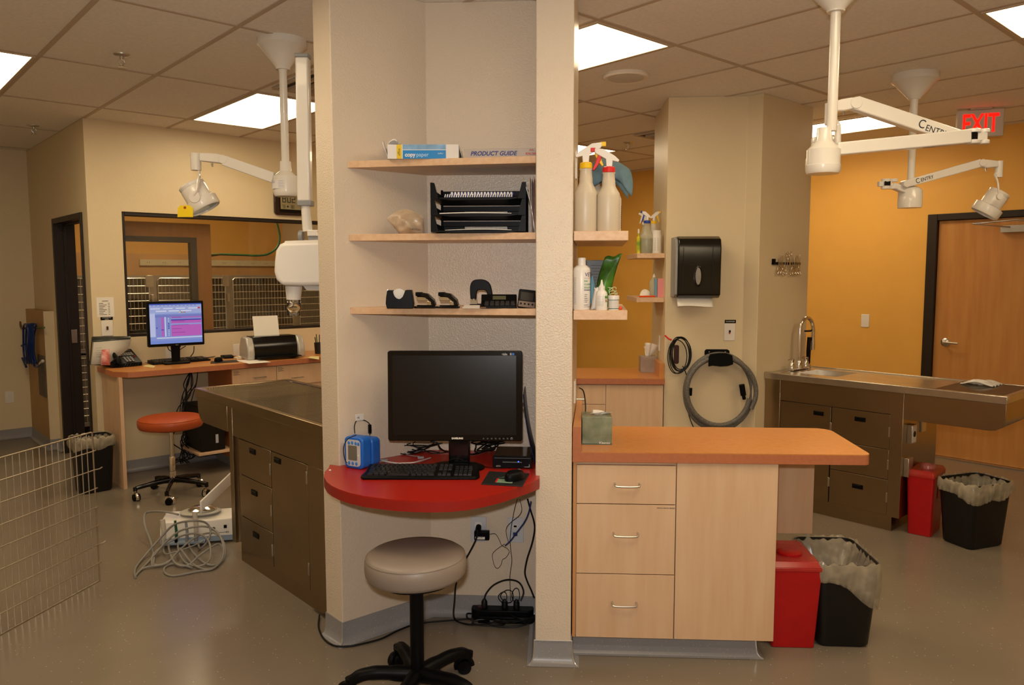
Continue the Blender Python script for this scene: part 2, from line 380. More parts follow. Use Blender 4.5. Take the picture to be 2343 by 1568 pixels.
# panels out of view; those over wire panel and peninsula are added to brighten
troffer('lit ceiling panel above the photographer, outside the picture', *cell(0, -2))
troffer('ceiling panel added out of view above the wire panel to brighten the niche post', *cell(-1, 0))
troffer('ceiling panel added out of view above the peninsula to brighten the room', *cell(2, -2))
troffer('lit ceiling panel over the kennel cages behind the window wall', 2.6, 7.55, 3.2, 8.3, m=mat('kennel_diffuser', LAMP_COL, .5, emit=KENNEL_POWER))
def vent(label, cx, cy, rz=0):
    t = thing('ceiling_vent', label, 'vent', (cx, cy, CE-.004), rz)
    f = MB(); o = .27
    for k, r in enumerate((.27, .20, .13)):
        z = -.004-.010*k
        f.box(-r, r, -r, -r+.02, z-.006, 0).box(-r, r, r-.02, r, z-.006, 0).box(-r, -r+.02, -r+.02, r-.02, z-.006, 0).box(r-.02, r, -r+.02, r-.02, z-.006, 0)
    f.build('frame', mat('vent_white', '#c2b29c', .5), t)
    MB().box(-.25, .25, -.25, .25, -.002, .0).build('backing', mat('vent_dark', '#3c3730', .8), t)
vent('square slotted air vent in the ceiling beside the left lamp canopy', 2.50, 4.52)
vent('pale square air vent in the far ceiling left of the paper towel wall', 5.55, 3.95+.1)
def sprinkler(label, px, py):
    p = gz(px, py, CE); t = thing('sprinkler_head', label, 'sprinkler', p, 0, 'fire sprinklers in the ceiling')
    MB().lathe([(0, 0), (.042, 0), (.04, -.006), (.026, -.012), (.012, -.014), (.011, -.03), (0, -.03)]).build('escutcheon', NICKEL, t)
    m = MB(); m.tube([(-.012, 0, -.028), (-.016, 0, -.045), (0, 0, -.062)], .003, 6).tube([(.012, 0, -.028), (.016, 0, -.045), (0, 0, -.062)], .003, 6)
    m.lathe([(0, -.058), (.008, -.06), (.02, -.066), (.02, -.069), (0, -.069)], seg=14); m.build('deflector', NICKEL, t)
sprinkler('chrome ceiling sprinkler above the left room, the larger of the two left ones', 278, 124)
sprinkler('chrome ceiling sprinkler near the corridor at the far left', 77, 287)
sprinkler('chrome ceiling sprinkler above the far ochre wall right of the column', 1437, 325)
p = gz(1432, 172, CE); t = thing('ceiling_speaker', 'round white ceiling speaker grille right of the column', 'speaker', p)
MB().lathe([(.135, 0), (.14, -.012), (.128, -.022), (.115, -.020)], seg=40).build('ring', mat('speaker_ring', '#efe6da', .5), t)
MB().lathe([(0, -.030), (.06, -.027), (.116, -.019), (.116, 0), (0, 0)], seg=40).build('grille', mat('speaker_mesh', '#d9d0c6', .7, bump=.4, bscale=500), t)

# exit sign hung from the ceiling in front of the ochre wall
ep = gz(2243, 248, CE); es = thing('exit_sign', 'white EXIT sign with red letters hanging from the ceiling near the door', 'exit sign', ep, -1.05)
k = (V((ep.x, ep.y)).length)*.925/FPX
m = MB().box(-.15, .15, -.022, .022, -.205, -.012); m.build('box', mat('sign_white', '#d8d2c8', .4), es, bevel=.006)
MB().box(-.07, .07, -.035, .035, -.012, 0).build('ceiling_mount', mat('sign_mount', '#cbbda8', .5), es, bevel=.003)
text('EXIT', .185, (0, -.0235, -.172), mat('exit_red', '#ff1408', .4, emit=1.6, vary=0), es, align='CENTER', sx=.62, ext=.001, bold=.004)
# ================================================================ NICHE: SHELVES, DESK AND WHAT STANDS ON THEM
def wd(px, py, b): a, z = ondg(px, py, b); return W(a, b, z)
def cable(name, label, pts, r, m=None, cat='cable', group=None, sm=5, parent=None, seg=7):
    o = MB().tube(pts, r, seg, sm=sm).build(name, m or BLACKM, parent)
    if not parent: tag(o, label, cat, group)
    return o
SH = (2.070, 1.768, 1.461)
for z, lb in zip(SH, ('top maple shelf of the niche, carrying the blue paper box', 'middle maple shelf of the niche, carrying the black letter trays', 'lowest maple shelf of the niche, carrying staplers and the tape dispenser')):
    pl = [(1.665, 2.882), tuple(W(-.074, 3.12)[:2]), tuple(W(-.074, 3.484)[:2]), (2.060, 2.866)]
    tag(MB().prism(pl, z-.028, z).build('niche_shelf', SHELF, bevel=.0015), lb, 'shelf', 'maple shelves in the niche')
def dthing(name, label, cat, px, b, z, rz=0, group=None, py=None):
    a, _ = ondg(px, py if py else 700, b); return thing(name, label, cat, W(a, b, z), DG+rz, group)
# copy paper box
t = dthing('paper_box', 'white and blue box of copy paper with a torn end on the top shelf', 'box', 972, 3.17, SH[0], rz=.05)
m = MB(); m.use(mat('carton_white', '#e3dfdb', .6)).box(-.145, .145, 0, .2, .0, .057)
m.use(mat('label_blue', '#1d86cf', .4)).box(-.083, .093, -.0008, 0, .0, .034); m.use(mat('label_pale_blue', '#8bb7e0', .4, vary=.2, vscale=20)).box(-.083, .093, -.0008, 0, .037, .0565)
m.use(mat('label_yellow', '#e6c419', .5)).box(-.108, -.087, -.0009, 0, .0, .0565)
m.use(MATS['label_pale_blue']).box(-.083, .093, 0, .198, .057, .0575)
m.build('carton', None, t, bevel=.002)
m = MB(); m.use(MATS['carton_white']).grid(lambda u, v: (-.145-.022*v, u*.17-.0+.01*math.sin(7*v), .002+.065*v+.012*math.sin(u*9)*v), 8, 3)
m.grid(lambda u, v: (-.145+.04*v, u*.12, .057+.018*math.sin(v*2.4)+.008*math.sin(u*11)), 8, 4); m.grid(lambda u, v: (.145+.014*v, .01+u*.17, .055-.052*v), 4, 2)
m.build('torn_flap', None, t, thick=.001)
text('copy', .022, (-.074, -.0013, .009), PAPER, t, bold=.0006); text('paper', .022, (-.028, -.0013, .009), mat('pale_blue_ink', '#b9dcf3', .5), t)
text('oﬃce', .012, (-.094, -.0013, .012), INK, t, ry=-PI/2); text('SUPPLY', .007, (.06, -.0013, .018), PAPER, t)
# product guide box
t = dthing('product_guide_box', 'long flat grey box printed PRODUCT GUIDE on the top shelf', 'box', 1146, 3.16, SH[0])
MB().box(-.146, .148, 0, .2, 0, .036).build('carton', mat('carton_grey', '#b3a8a0', .5, vary=.05), t, bevel=.0015)
text('PRODUCT GUIDE', .0235, (-.122, -.0008, .009), mat('navy_ink', '#24357c', .5), t, shear=.25, bold=.0006, sx=1.0)
text('ROYAL CANIN', .0125, (.102, -.0008, .010), INKR, t, sx=.55, bold=.0003)
MB().tube([(.117, -.001, .026), (.121, -.001, .031), (.125, -.001, .027), (.129, -.001, .031), (.133, -.001, .026)], .0012, 5).build('crest', INKR, t)
# translucent bag
t = dthing('plastic_bag', 'crumpled translucent plastic bag lying left of the letter trays', 'bag', 940, 3.23, SH[1])
def bag(u, v, sd=1):
    bl, br, tr_, tl = (-.040, 0), (.060, 0), (.056, .072), (-.098, .066)
    x = (bl[0]*(1-u)+br[0]*u)*(1-v)+(tl[0]*(1-u)+tr_[0]*u)*v; z = (tl[1]*(1-u)+tr_[1]*u)*v+.034*math.sin(PI*u)*v*v
    pf = math.sin(PI*u)**.6*(math.sin(PI*(.12+.88*v)) if v < 1 else 0)
    return (x, sd*(.034*pf*(1+.18*math.sin(11*u+5*v)+.12*math.sin(17*v-6*u))), z+.001)
m = MB(); m.grid(lambda u, v: bag(u, v, -1), 26, 16); m.grid(lambda u, v: bag(u, v, 1), 26, 16)
m.build('bag_film', mat('bag_film', '#d8bfa2', .24, alpha=.66, vary=.12, vscale=30, bump=.5, bscale=60), t, smooth=70)
m = MB(); m.box(-.035, .05, -.012, .012, .001, .028); m.build('bag_contents', mat('bag_content', '#c09a76', .6), t, bevel=.008)
text('CAUTION', .010, (.006, -.037, .016), INK, t, ry=.1)
# letter trays
def tray_stack():
    t = dthing('letter_tray_rack', 'three tier black letter tray rack with notebooks in its top tray', 'letter tray', 1095, 3.135, SH[1])
    Wd = .186
    for k in range(3):
        z = .004+.066*k; m = MB(); m.use(BLACKP)
        m.box(-Wd, Wd, .0, .31, z, z+.004)                                   # floor
        m.prism([(-.16, z+.0), (-.11, z-.006), (.11, z-.006), (.16, z+.0), (.16, z+.006), (-.16, z+.006)], -.004, .002, plane='y')
        m.box(-Wd, -Wd+.004, 0, .31, z, z+.038).box(Wd-.004, Wd, 0, .31, z, z+.038)
        m.box(-Wd, Wd, .306, .31, z+.04, z+.062).box(-Wd, -.09, .306, .31, z, z+.04).box(.10, Wd, .306, .31, z, z+.04)
        m.build('tray', None, t, bevel=.001)
        for s_ in (-1, 1):
            q = MB().at(TR(s_*(Wd+.003), 0, 0)); q.prism([(0, z), (.055, z), (.02, z+.066), (.004, z+.066)], -.004, .004, plane='x'); q.prism([(s_*.004, z), (s_*-.028, z), (s_*-.012, z+.064), (s_*.004, z+.064)], -.003, .002, plane='y'); q.build('post', BLACKP, t); MB().at(TR(s_*(Wd+.003), 0, 0)).prism([(.27, z), (.31, z), (.31, z+.066), (.29, z+.066)], -.004, .004, plane='x').build('rear_post', BLACKP, t)
    return t
tr = tray_stack()
TA, _ = ondg(1095, 700, 3.135)
def on_tray(name, label, cat, x, y, z, rz=0): return thing(name, label, cat, W(TA+x, 3.135+y, SH[1]+z), DG+rz)
t = on_tray('spiral_notebook', 'spiral bound notebook with blue cover in the top letter tray', 'notebook', 0, .03, .1415, -.03)
MB().box(-.14, .14, 0, .2, 0, .014).build('cover', mat('navy_cover', '#20306e', .4), t, bevel=.001)
m = MB()
for k in range(30): m.tube([(-.14+k*.0094, -.001, -.001), (-.138+k*.0094, -.006, .007), (-.136+k*.0094, -.001, .016)], .0022, 5, sm=2)
m.build('binding', PAPER, t)
t = on_tray('steno_pad', 'pad with a pale comb binding on top of the blue spiral notebook', 'notebook', .01, .05, .157, .03)
MB().box(-.13, .13, 0, .19, 0, .009).build('pages', mat('blue_pages', '#2b3a8e', .5), t)
m = MB()
for k in range(19): m.box(-.125+k*.0135, -.118+k*.0135, -.004, .004, -.001, .0105)
m.build('binding', PAPER, t)
def sheets(n, label, x, y, z, w_, h, rz, base, th=.0012, m=PAPER, name='paper_sheet', cat='paper', curl=.006):
    o = MB().grid(lambda u, v: (w_*(u-.5), h*v, curl*math.sin(PI*u)*(1-v)*.6), 10, 5).build(name, m, None, thick=th, smooth=60)
    o.location = W(TA+x, 3.135+y, SH[1]+z); o.rotation_euler = (0, 0, DG+rz); return tag(o, label, cat)
sheets(1, 'papers drooping over the front of the middle letter tray', -.01, -.006, .0755, .29, .27, .05, None, .003)
sheets(1, 'papers lying in the lowest letter tray at shelf level', .0, -.004, .0095, .27, .26, -.02, None, .002)
sheets(1, 'loose papers under the notebooks in the top tray', -.005, .01, .138, .30, .27, .0, None, .002, curl=.0015)
# silver envelope leaning, files
t = dthing('silver_pouch', 'silver foil pouch leaning against the right side of the tray rack', 'pouch', 1208, 3.155, SH[1])
MB().grid(lambda u, v: (.028-.046*v+.008*math.sin(PI*v)+.003*math.sin(8*u), u*.17, .222*v*(1-.08*abs(math.sin(5*u)))), 8, 10).build('foil', mat('foil', (.72, .7, .68), .32, .7, bump=.4, bscale=30), t, thick=.004)
t = dthing('file_folders', 'bundle of paper file folders standing upright at the right end of the middle shelf', 'folders', 1222, 3.15, SH[1]); t['kind'] = 'stuff'
m = MB(); cs = [mat('manila', '#c9a889', .6), mat('paper_warm', '#d9cdbd', .6), mat('folder_grey', '#6f6a78', .6), mat('folder_pink', '#b98a7c', .6)]
for k in range(8): m.use(cs[k % 4]).at(TR(-.013+.0036*k, 0, 0) @ M.Rotation(.03*(k-3)*.3, 4, 'Y')).box(0, .0018, .002*k, .22, 0, .225-.006*(k % 3))
m.build('folder', None, t)
# tape dispenser
t = dthing('tape_dispenser', 'black desktop tape dispenser at the left of the lowest shelf', 'tape dispenser', 916, 3.15, SH[2], rz=.1)
prof = [(-.057, .002), (.057, .002), (.057, .022), (.05, .074), (.024, .076)]
prof += [(.022-.026*math.cos(x)+.0-.018, .072-.036*math.sin(x)) for x in [i*PI/8 for i in range(8, -1, -1)]][:9]
ar = [(-.004+.024*math.cos(i*PI/8), .074-.036*math.sin(i*PI/8)) for i in range(9)]
pp = [(-.052, 0), (.054, 0), (.057, .02), (.049, .075), (.024, .075)]+ar[1:]+[(-.05, .074), (-.055, .045), (-.057, .02)]
MB().prism(pp, -.028, .028, plane='y').build('body', BLACKP, t, bevel=.002)
MB().box(-.052, -.047, -.014, .014, .066, .078).build('cutter', NICKEL, t)
MB().lathe([(.013, -.009), (.029, -.009), (.029, .009), (.013, .009)], (-.004, 0, .052), axis=(0, 1, 0)).build('tape_roll', mat('tape_white', '#d9d4cb', .4), t)
# staplers
def stapler(label, px, b, rz):
    t = dthing('stapler', label, 'stapler', px, b, SH[2], rz=rz, group='black staplers on the niche shelf')
    MB().prism(rpoly(.094, .036, .008), 0, .008).box(-.035, .04, -.012, .012, .008, .013).build('base', BLACKG, t, bevel=.002)
    m = MB(); m.prism([(-.036, .048), (-.034, .062), (-.018, .065), (.012, .060), (.038, .036), (.044, .012), (.030, .012), (.024, .026), (.0, .044)], -.013, .013, plane='y'); m.build('arm', BLACKG, t, bevel=.003)
    m = MB(); m.box(-.036, .006, -.008, .008, .030, .047).box(.01, .026, -.011, .011, .012, .03); m.build('magazine', CHROME, t, bevel=.0015)
    MB().box(-.040, -.014, -.0145, .0145, .050, .066).build('cap', BLACKP, t, bevel=.003)
stapler('black stapler standing directly right of the tape dispenser', 974, 3.16, -.1); stapler('black stapler between its twin and the hole punch', 1026, 3.16, -.15)
# hole punch
t = dthing('hole_punch', 'black two hole paper punch with its arched handle raised', 'hole punch', 1104, 3.24, SH[2])
MB().box(-.052, .052, -.03, .055, 0, .014).build('base', BLACKP, t, bevel=.003)
m = MB(); P = lambda r, y: [(-.05+.0*r, 0), ]
out = [(-.050, .035), (-.052, .085), (-.040, .112), (-.01, .118), (.018, .112), (.036, .09), (.045, .035)]; inn = [(.022, .035), (.020, .060), (.010, .072), (-.016, .072), (-.024, .060), (-.026, .035)]
so = [(v.x, v.z) for v in spline([(x, 0, z) for x, z in out], 4)]; si = [(v.x, v.z) for v in spline([(x, 0, z) for x, z in inn], 4)]; m.prism(so+si, -.008, .008, plane='y'); m.build('handle', BLACKP, t, bevel=.003)
m = MB(); m.cyl((-.036, 0, .012), (-.036, 0, .06), .0075).cyl((.032, 0, .012), (.032, 0, .06), .0075).box(-.05, -.022, -.012, .012, .012, .03).box(.018, .048, -.012, .012, .012, .03); m.build('punch_head', CHROME, t)
o = MB().box(-.035, .035, 0, .05, 0, .007).box(-.03, .036, .004, .05, .0075, .012).build('note_pad', mat('notepad', '#cbbfb4', .6), None); o.location = W(ondg(1078, 700, 3.13)[0], 3.13, SH[2]); o.rotation_euler = (0, 0, DG+.1); tag(o, 'small pad of notes on the lowest shelf in front of the hole punch', 'note pad')
# calculator
t = dthing('calculator', 'black desk calculator with sloped keys on the lowest shelf', 'calculator', 1143, 3.135, SH[2], rz=.05)
MB().prism([(0, 0), (.11, 0), (.11, .050), (.095, .056), (.075, .028), (0, .010)], -.078, .070, plane='x').build('body', BLACKP, t, bevel=.003)
m = MB().at(TR(0, 0, 0))
for i in range(6):
    for j in range(4): m.at(TR(-.062+.0215*i, .006+.0165*j, .0105+.0040*j) @ M.Rotation(.24, 4, 'X')).box(0, .017, 0, .0125, 0, .004)
m.build('keys', mat('calc_keys', '#26262a', .4), t, bevel=.0008)
MB().at(TR(0, .0785, .0335) @ M.Rotation(.95, 4, 'X')).box(-.030, .025, 0, .018, 0, .0015).build('display', mat('lcd_olive', '#5b5b42', .25), t)
MB().box(-.0785, -.055, -.001, .02, .002, .006).build('corner_strip', mat('amber_edge', '#7e5526', .5), t)
# small display on a stand
t = dthing('desk_timer', 'small black digital timer standing upright at the right end of the lowest shelf', 'timer', 1204, 3.165, SH[2], rz=.12)
m = MB().at(M.Rotation(-.22, 4, 'X') @ M.Rotation(.12, 4, 'Y')); m.prism(rpoly(.074, .078, .007, cy=.039), 0, .012, plane='y'); m.build('case', BLACKP, t, bevel=.002)
m = MB().at(M.Rotation(-.22, 4, 'X') @ M.Rotation(.12, 4, 'Y')); m.box(-.028, .024, -.001, 0, .032, .066); m.build('screen', mat('lcd_dark', '#2e2a26', .2), t)
m = MB().at(M.Rotation(-.22, 4, 'X') @ M.Rotation(.12, 4, 'Y')); m.use(mat('bezel_bronze', '#6b5b4f', .35, .5)).box(-.034, .034, -.0015, 0, .004, .028).use(BLACKP)
for i in range(4): m.lathe([(0, 0), (.004, 0), (.004, .002), (0, .002)], (-.024+.016*i, -.0015, .017), axis=(0, -1, 0), seg=10)
m.build('buttons', None, t)

# ---------------------------------------------------------------- the red half round desk
DK = .79
fr = [(741, 1091), (748, 1103), (759, 1112), (776, 1120), (800, 1128), (832, 1135), (868, 1140), (905, 1144), (944, 1146), (985, 1147), (1029, 1146), (1071, 1142), (1113, 1134), (1150, 1125), (1183, 1114), (1210, 1105), (1234, 1095)]
pts = [gz(px, py, DK) for px, py in fr]
bk = [W(-.055, 3.05, DK), W(-.0735, 3.053, DK), W(-.0735, 3.484, DK), V((2.060, 2.866, DK)), V((1.598, 2.883, DK)), V((1.58, 2.93, DK)), gz(752, 1071, DK), gz(743, 1080, DK)]
pl = [(p.x, p.y) for p in pts+bk]
t = thing('corner_desk', 'red half round laminate desk built into the niche', 'desk', V((0, 0, 0)))
MB().prism(pl, DK-.006, DK).build('desktop', REDLAM, t)
m = MB().prism(pl, DK-.042, DK-.0062); m.build('edge_band', REDEDGE, t, smooth=30)
m = MB(); q = W(-.080, 3.25, DK-.07); m.at(TR(*q) @ RZ(DG)); m.box(-.02, .006, -.12, .12, -.02, .028); m.build('wall_cleat', MAPLE, t)
# little white button on the desk
p = gz(755, 1077, DK); o = MB().lathe([(0, 0), (.005, 0), (.0055, .002), (.003, .004), (0, .0045)], seg=16).build('white_pill', WHITEP, None); o.location = p; tag(o, 'tiny white pill lying at the left tip of the red desk', 'pill')
# monitor
b0 = 3.12
def corner(px, py, b): a, z = ondg(px, py, b); return a, z
a0, z1 = corner(888, 803, b0); a1, _ = corner(1193, 808, b0); _, z0 = corner(885, 1008, b0); wm = a1-a0+.008; hm = z1-z0
t = thing('computer_monitor', 'large black computer monitor with a dark screen on the red desk', 'monitor', W((a0+a1)/2, b0, z0), DG+.035)
m = MB().at(M.Rotation(-.045, 4, 'X')); m.prism(rpoly(wm, hm, .010, cy=hm/2), 0, .03, plane='y'); m.prism(rpoly(wm*.8, hm*.75, .03, cy=hm*.48), .03, .055, plane='y', taper=.9, c=(0, hm*.48)); m.build('housing', BLACKG, t, bevel=.003)
m = MB().at(M.Rotation(-.045, 4, 'X')); m.box(-wm/2+.020, wm/2-.026, -.0008, .001, .026, hm-.020); m.build('screen', SCREENB, t)
RX = M.Rotation(-.045, 4, 'X')
text('SAMSUNG', .0098, (-.014, -.0012, .0085), PAPER, t, bold=.0005, sx=1.05)
text('eklin', .0125, (wm/2-.085, .0148-.029, hm-.0155), mat('grey_ink', '#a7a7a7', .5), t, bold=.0004)
m = MB(); m.use(GREYP).box(wm/2-.051, wm/2-.044, -.0165, -.0145, hm-.0155, hm-.006).use(TBLUE).box(wm/2-.042, wm/2-.033, -.0165, -.0145, hm-.0155, hm-.006); m.build('badge', None, t)
m = MB(); m.use(mat('button_grey', '#55555a', .4))
for i in range(8): m.lathe([(.0, 0), (.0035 if i < 7 else .006, 0), (.003, .0012), (0, .0012)], (.118+.0165*i, -.0006, .011), axis=(0, -1, 0), seg=12)
m.build('buttons', None, t)
nz = DK-z0
m = MB(); m.box(-.03, .058, .022, .05, nz+.015, .06); m.build('neck', BLACKG, t, bevel=.006)
m = MB(); m.lathe([(0, 0), (.12, 0), (.12, .006), (.10, .014), (.045, .022), (0, .022)], (.0, .035, nz+.0005), seg=40, sy=.72); m.build('foot', BLACKP, t)
# keyboard
def keyboard(label, loc, rz, w_=.46, d_=.165, kk=1.0, name='computer_keyboard'):
    t = thing(name, label, 'keyboard', loc, rz)
    m = MB(); m.prism([(-d_*.5, .002), (-d_*.5, .012), (d_*.5, .026), (d_*.5, .002)], -w_/2+.012, w_/2-.012, plane='x')
    m.prism([(-w_/2, -d_*.5+.02), (-w_/2+.012, -d_*.5-.006), (w_/2-.012, -d_*.5-.006), (w_/2, -d_*.5+.02), (w_/2-.008, d_*.5-.01), (w_/2-.02, d_*.5), (-w_/2+.02, d_*.5), (-w_/2+.008, d_*.5-.01)], .0, .010)
    m.build('case', BLACKP, t, bevel=.003)
    k = MB(); sl = math.atan2(.014, d_)
    def key(x, y, w2, d2=.015):
        z = .012+(y+d_*.5)*.085; k.at(TR(x, y, z) @ M.Rotation(sl, 4, 'X')); b_ = 1.0
        k.prism([(-w2/2, -d2/2), (w2/2, -d2/2), (w2/2, d2/2), (-w2/2, d2/2)], 0, .0085, taper=.78)
    u = (w_-.05)/23.5; x0 = -w_/2+.025; y0 = -d_*.5+.018
    rows = [[1.5, 1.2, 1.2, 5.5, 1.2, 1.2, 1.2, 1.5], [2.2]+[1]*10+[2.8-.5], [1.7]+[1]*11+[2.3-.5], [1.5]+[1]*12+[1.5-.5], [1]*13+[1.5], [1]*14]
    for r, row in enumerate(rows):
        x = x0; y = y0+.0205*r+(.006 if r == 5 else 0); sc_ = 15/sum(row)
        for q in row: key(x+q*sc_*u/2, y, q*sc_*u*.88, .0165); x += q*sc_*u
        x = x0+15.6*u
        if r not in (2,):
            for q in ((0, 1, 2) if r != 1 else (1,)): key(x+(q+.5)*u, y, u*.88, .0165)
        x = x0+19.2*u
        if r < 5:
            for q in range(4): key(x+(q+.5)*u, y, u*.88, .0165)
    k.build('keys', mat('key_black', '#1a1a1b', .3, vary=.1, vscale=60), t)
    return t
p0 = gz(823, 1092, DK+.012); p1 = gz(1102, 1092, DK+.012); pc = (gz(835, 1064, DK+.02)+gz(1100, 1064, DK+.02)+p0+p1)/4
keyboard('long black computer keyboard at the front of the red desk', V((pc.x, pc.y, DK)), math.atan2(p1.y-p0.y, p1.x-p0.x), w_=(p1-p0).length*.985, d_=.15)
# mouse pad and mouse
qp = [gz(x, y, DK+.001) for x, y in ((1101, 1109), (1196, 1114), (1211, 1085), (1119, 1080))]
mp0 = sum(qp, V())/4; t = thing('mouse_pad', 'black mouse pad with a green and red printed card on the red desk', 'mouse pad', V((mp0.x, mp0.y, DK)))
qq = [(p.x-mp0.x, p.y-mp0.y) for p in qp]
MB().prism(qq, 0, .004).build('pad', mat('pad_black', '#1b1c1f', .55, vary=.1), t, bevel=.001)
def bil(u, v): a = V(qq[0]).lerp(V(qq[1]), u); b = V(qq[3]).lerp(V(qq[2]), u); return tuple(a.lerp(b, v))
def bq(m, u0, u1, v0, v1, z): m.quad([bil(u0, v0)+(z,), bil(u1, v0)+(z,), bil(u1, v1)+(z,), bil(u0, v1)+(z,)])
m = MB(); m.use(mat('card_green', '#7d9c84', .5)); bq(m, .32, .72, .14, .42, .0044); m.use(INKR); bq(m, .30, .34, .14, .48, .0045); m.build('printed_card', None, t, smooth=0)
text('UPS', .02, bil(.32, .52)+(.0042,), mat('pad_green_ink', '#3f6a55', .5), t, rz=DG-.1, rx=0)
def mouse(label, loc, rz, L=.11, w_=.062, name='computer_mouse'):
    t = thing(name, label, 'mouse', loc, rz)
    def f(u, v):
        a = 2*PI*u; th = v*PI/2; rx = w_/2*(1+.08*math.cos(2*a)); ry = L/2; c = math.cos(th)
        return (rx*math.cos(a)*c**.6, ry*math.sin(a)*c**.6-.004*math.sin(th), .002+.034*math.sin(th)**.8*(1-.12*math.sin(a)*c))
    MB().grid(f, 28, 10, closed_u=True).build('shell', BLACKP, t)
    MB().lathe([(0, -.003), (.009, -.003), (.009, .003), (0, .003)], (0, L*.28, .0255), axis=(1, 0, 0), seg=16).build('scroll_wheel', GREYD, t)
    return t
p = gz(1178, 1092, DK+.012); mouse('black computer mouse on the small mouse pad', V((p.x, p.y, DK+.0045)), DG-.55)
# mini computer
p = gz(1172, 1073, DK); t = thing('mini_computer', 'small flat black computer box with a blue light on the right of the red desk', 'computer', p, DG-.02)
m = MB(); m.box(-.08, .08, .003, .19, .004, .052); m.build('case', BLACKG, t, bevel=.003)
MB().box(-.082, .082, 0, .004, .003, .054).build('front_panel', BLACKP, t, bevel=.0015)
m = MB(); m.box(-.075, .075, -.001, 0, .044, .046).box(-.04, .04, -.001, 0, .026, .03); m.build('disc_slot', GREYD, t)
MB().lathe([(0, 0), (.0028, 0), (0, .002)], (.026, -.0005, .030), axis=(0, -1, 0), seg=12).build('power_light', mat('led_blue', '#2a49ff', .4, emit=6, vary=0), t)
text('eklin', .0105, (-.068, -.0006, .008), mat('grey_ink', '#a7a7a7', .5), t)
m = MB(); m.box(.05, .072, -.0008, 0, .008, .0095).box(.0705, .072, -.0008, 0, .008, .020); m.build('trim_line', SILVER, t)
# navy presentation folder leaning
p = thing('presentation_folder', 'navy blue folder with a gold emblem leaning behind the small computer', 'folder', W(-.092, 3.22, DK), DG)
m = MB(); m.grid(lambda u, v: (-.050*v**1.0-.008*math.sin(PI*v)+.012, u*.23, .003+.30*v*(1-.02*math.sin(6*u))), 6, 10); m.build('cover', mat('navy_card', '#1c1f45', .35, vary=.08), p, thick=.004)
m = MB(); m.tube([(-.035, .02, .23), (-.0405, .01, .25), (-.039, .03, .262), (-.035, .045, .245), (-.034, .035, .225), (-.030, .02, .205), (-.029, .035, .20)], .0018, 6, sm=3); m.build('emblem', mat('gold_foil', '#b6975a', .35, .6), p)
# blue vital signs monitor
p = gz(819, 1070, DK); t = thing('vital_signs_monitor', 'bright blue handheld patient monitor standing at the left of the red desk', 'patient monitor', V((p.x, p.y, DK)), DG-.42)
m = MB(); m.prism(rpoly(.098, .135, .02, cy=.0675), -.028, .03, plane='y'); m.build('bumper', TBLUE, t, bevel=.008, seg=3)
m = MB(); m.prism(rpoly(.085, .12, .02, cx=.012, cy=.061), .03, .085, plane='y'); m.build('rear_housing', TBLUE, t, bevel=.006)
MB().prism(rpoly(.074, .112, .016, cy=.068), -.0295, -.0275, plane='y').build('face_plate', mat('plate_grey', '#c3c5c6', .4), t)
MB().prism(rpoly(.046, .062, .003, cx=-.003, cy=.068), -.0305, -.029, plane='y').build('lcd', mat('lcd_grey', '#6e6a60', .15), t)
m = MB()
for x in (-.022, -.004, .014, .028): m.lathe([(0, 0), (.0062, 0), (.005, .002), (0, .0024)], (x, -.0295, .111-.012*abs(x+.002)*8), axis=(0, -1, 0), seg=14, sy=1.3)
for x in (-.022, -.003, .016): m.lathe([(0, 0), (.0065, 0), (.005, .002), (0, .0024)], (x, -.0295, .024), axis=(0, -1, 0), seg=14, sy=1.3)
m.build('buttons', mat('button_blue', '#3d7fd0', .4), t)
MB().box(.0485, .0495, .035, .06, .025, .095).build('side_label', mat('label_grey', '#b9bcc0', .5), t)
MB().lathe([(0, 0), (.0015, 0), (0, .001)], (.027, -.0297, .06), axis=(0, -1, 0), seg=8).build('status_light', mat('led_green', '#76e04a', .4, emit=2, vary=0), t)
# cables on and over the desk
zz = lambda px, py, z=DK+.006: gz(px, py, z)
cable('long_cable', 'black cord looping up from the wall and down into the blue monitor', [wd(812, 992, 3.17), wd(811, 975, 3.2), wd(818, 961, 3.23), wd(833, 962, 3.25), wd(846, 972, 3.24), wd(846, 996, 3.2)], .0022)
cable('black_cable', 'thin black cable hanging at the left side of the blue monitor', [wd(815, 996, 3.1), wd(796, 1005, 3.12), wd(786, 1025, 3.08), wd(789, 1052, 3.04), zz(797, 1061, DK+.004)], .0018)
o = MB().box(-.006, .006, -.006, .006, -.02, .02).build('cable_plug', BLACKP, None, bevel=.002); o.location = wd(846, 982, 3.215); tag(o, 'black plug on the cord above the blue monitor', 'plug')
for k, (col, lb, ps) in enumerate((
    (mat('white_cable', '#c9c6c4', .5), 'white cable with a bulge lying in front of the monitor foot', [(866, 1028), (862, 1035), (870, 1052), (905, 1060), (925, 1060), (950, 1058), (985, 1048)]),
    (None, 'black cable arching from the blue monitor behind the screen', [(860, 1020), (885, 1030), (930, 1040), (975, 1032), (1005, 1036)]),
    (None, 'black cable lying along the back of the red desk', [(862, 1038), (900, 1030), (940, 1036), (965, 1028), (990, 1038), (1030, 1034)]),
    (mat('grey_cable', '#8b8a88', .5), 'thin grey cable curling across the back of the desk', [(862, 1030), (880, 1018), (905, 1022), (930, 1040), (960, 1045)]),
    (mat('grey_cable', '#8b8a88', .5), 'grey connector cable beside the blue monitor', [(858, 1048), (868, 1056), (880, 1057)]))):
    cable('desk_cable', lb, [zz(x, y, DK+.004+.004*((i+k) % 3)) for i, (x, y) in enumerate(ps)], .0024 if k != 0 else .003, col, group='cables lying on the red desk')
m = MB(); random.seed(3)
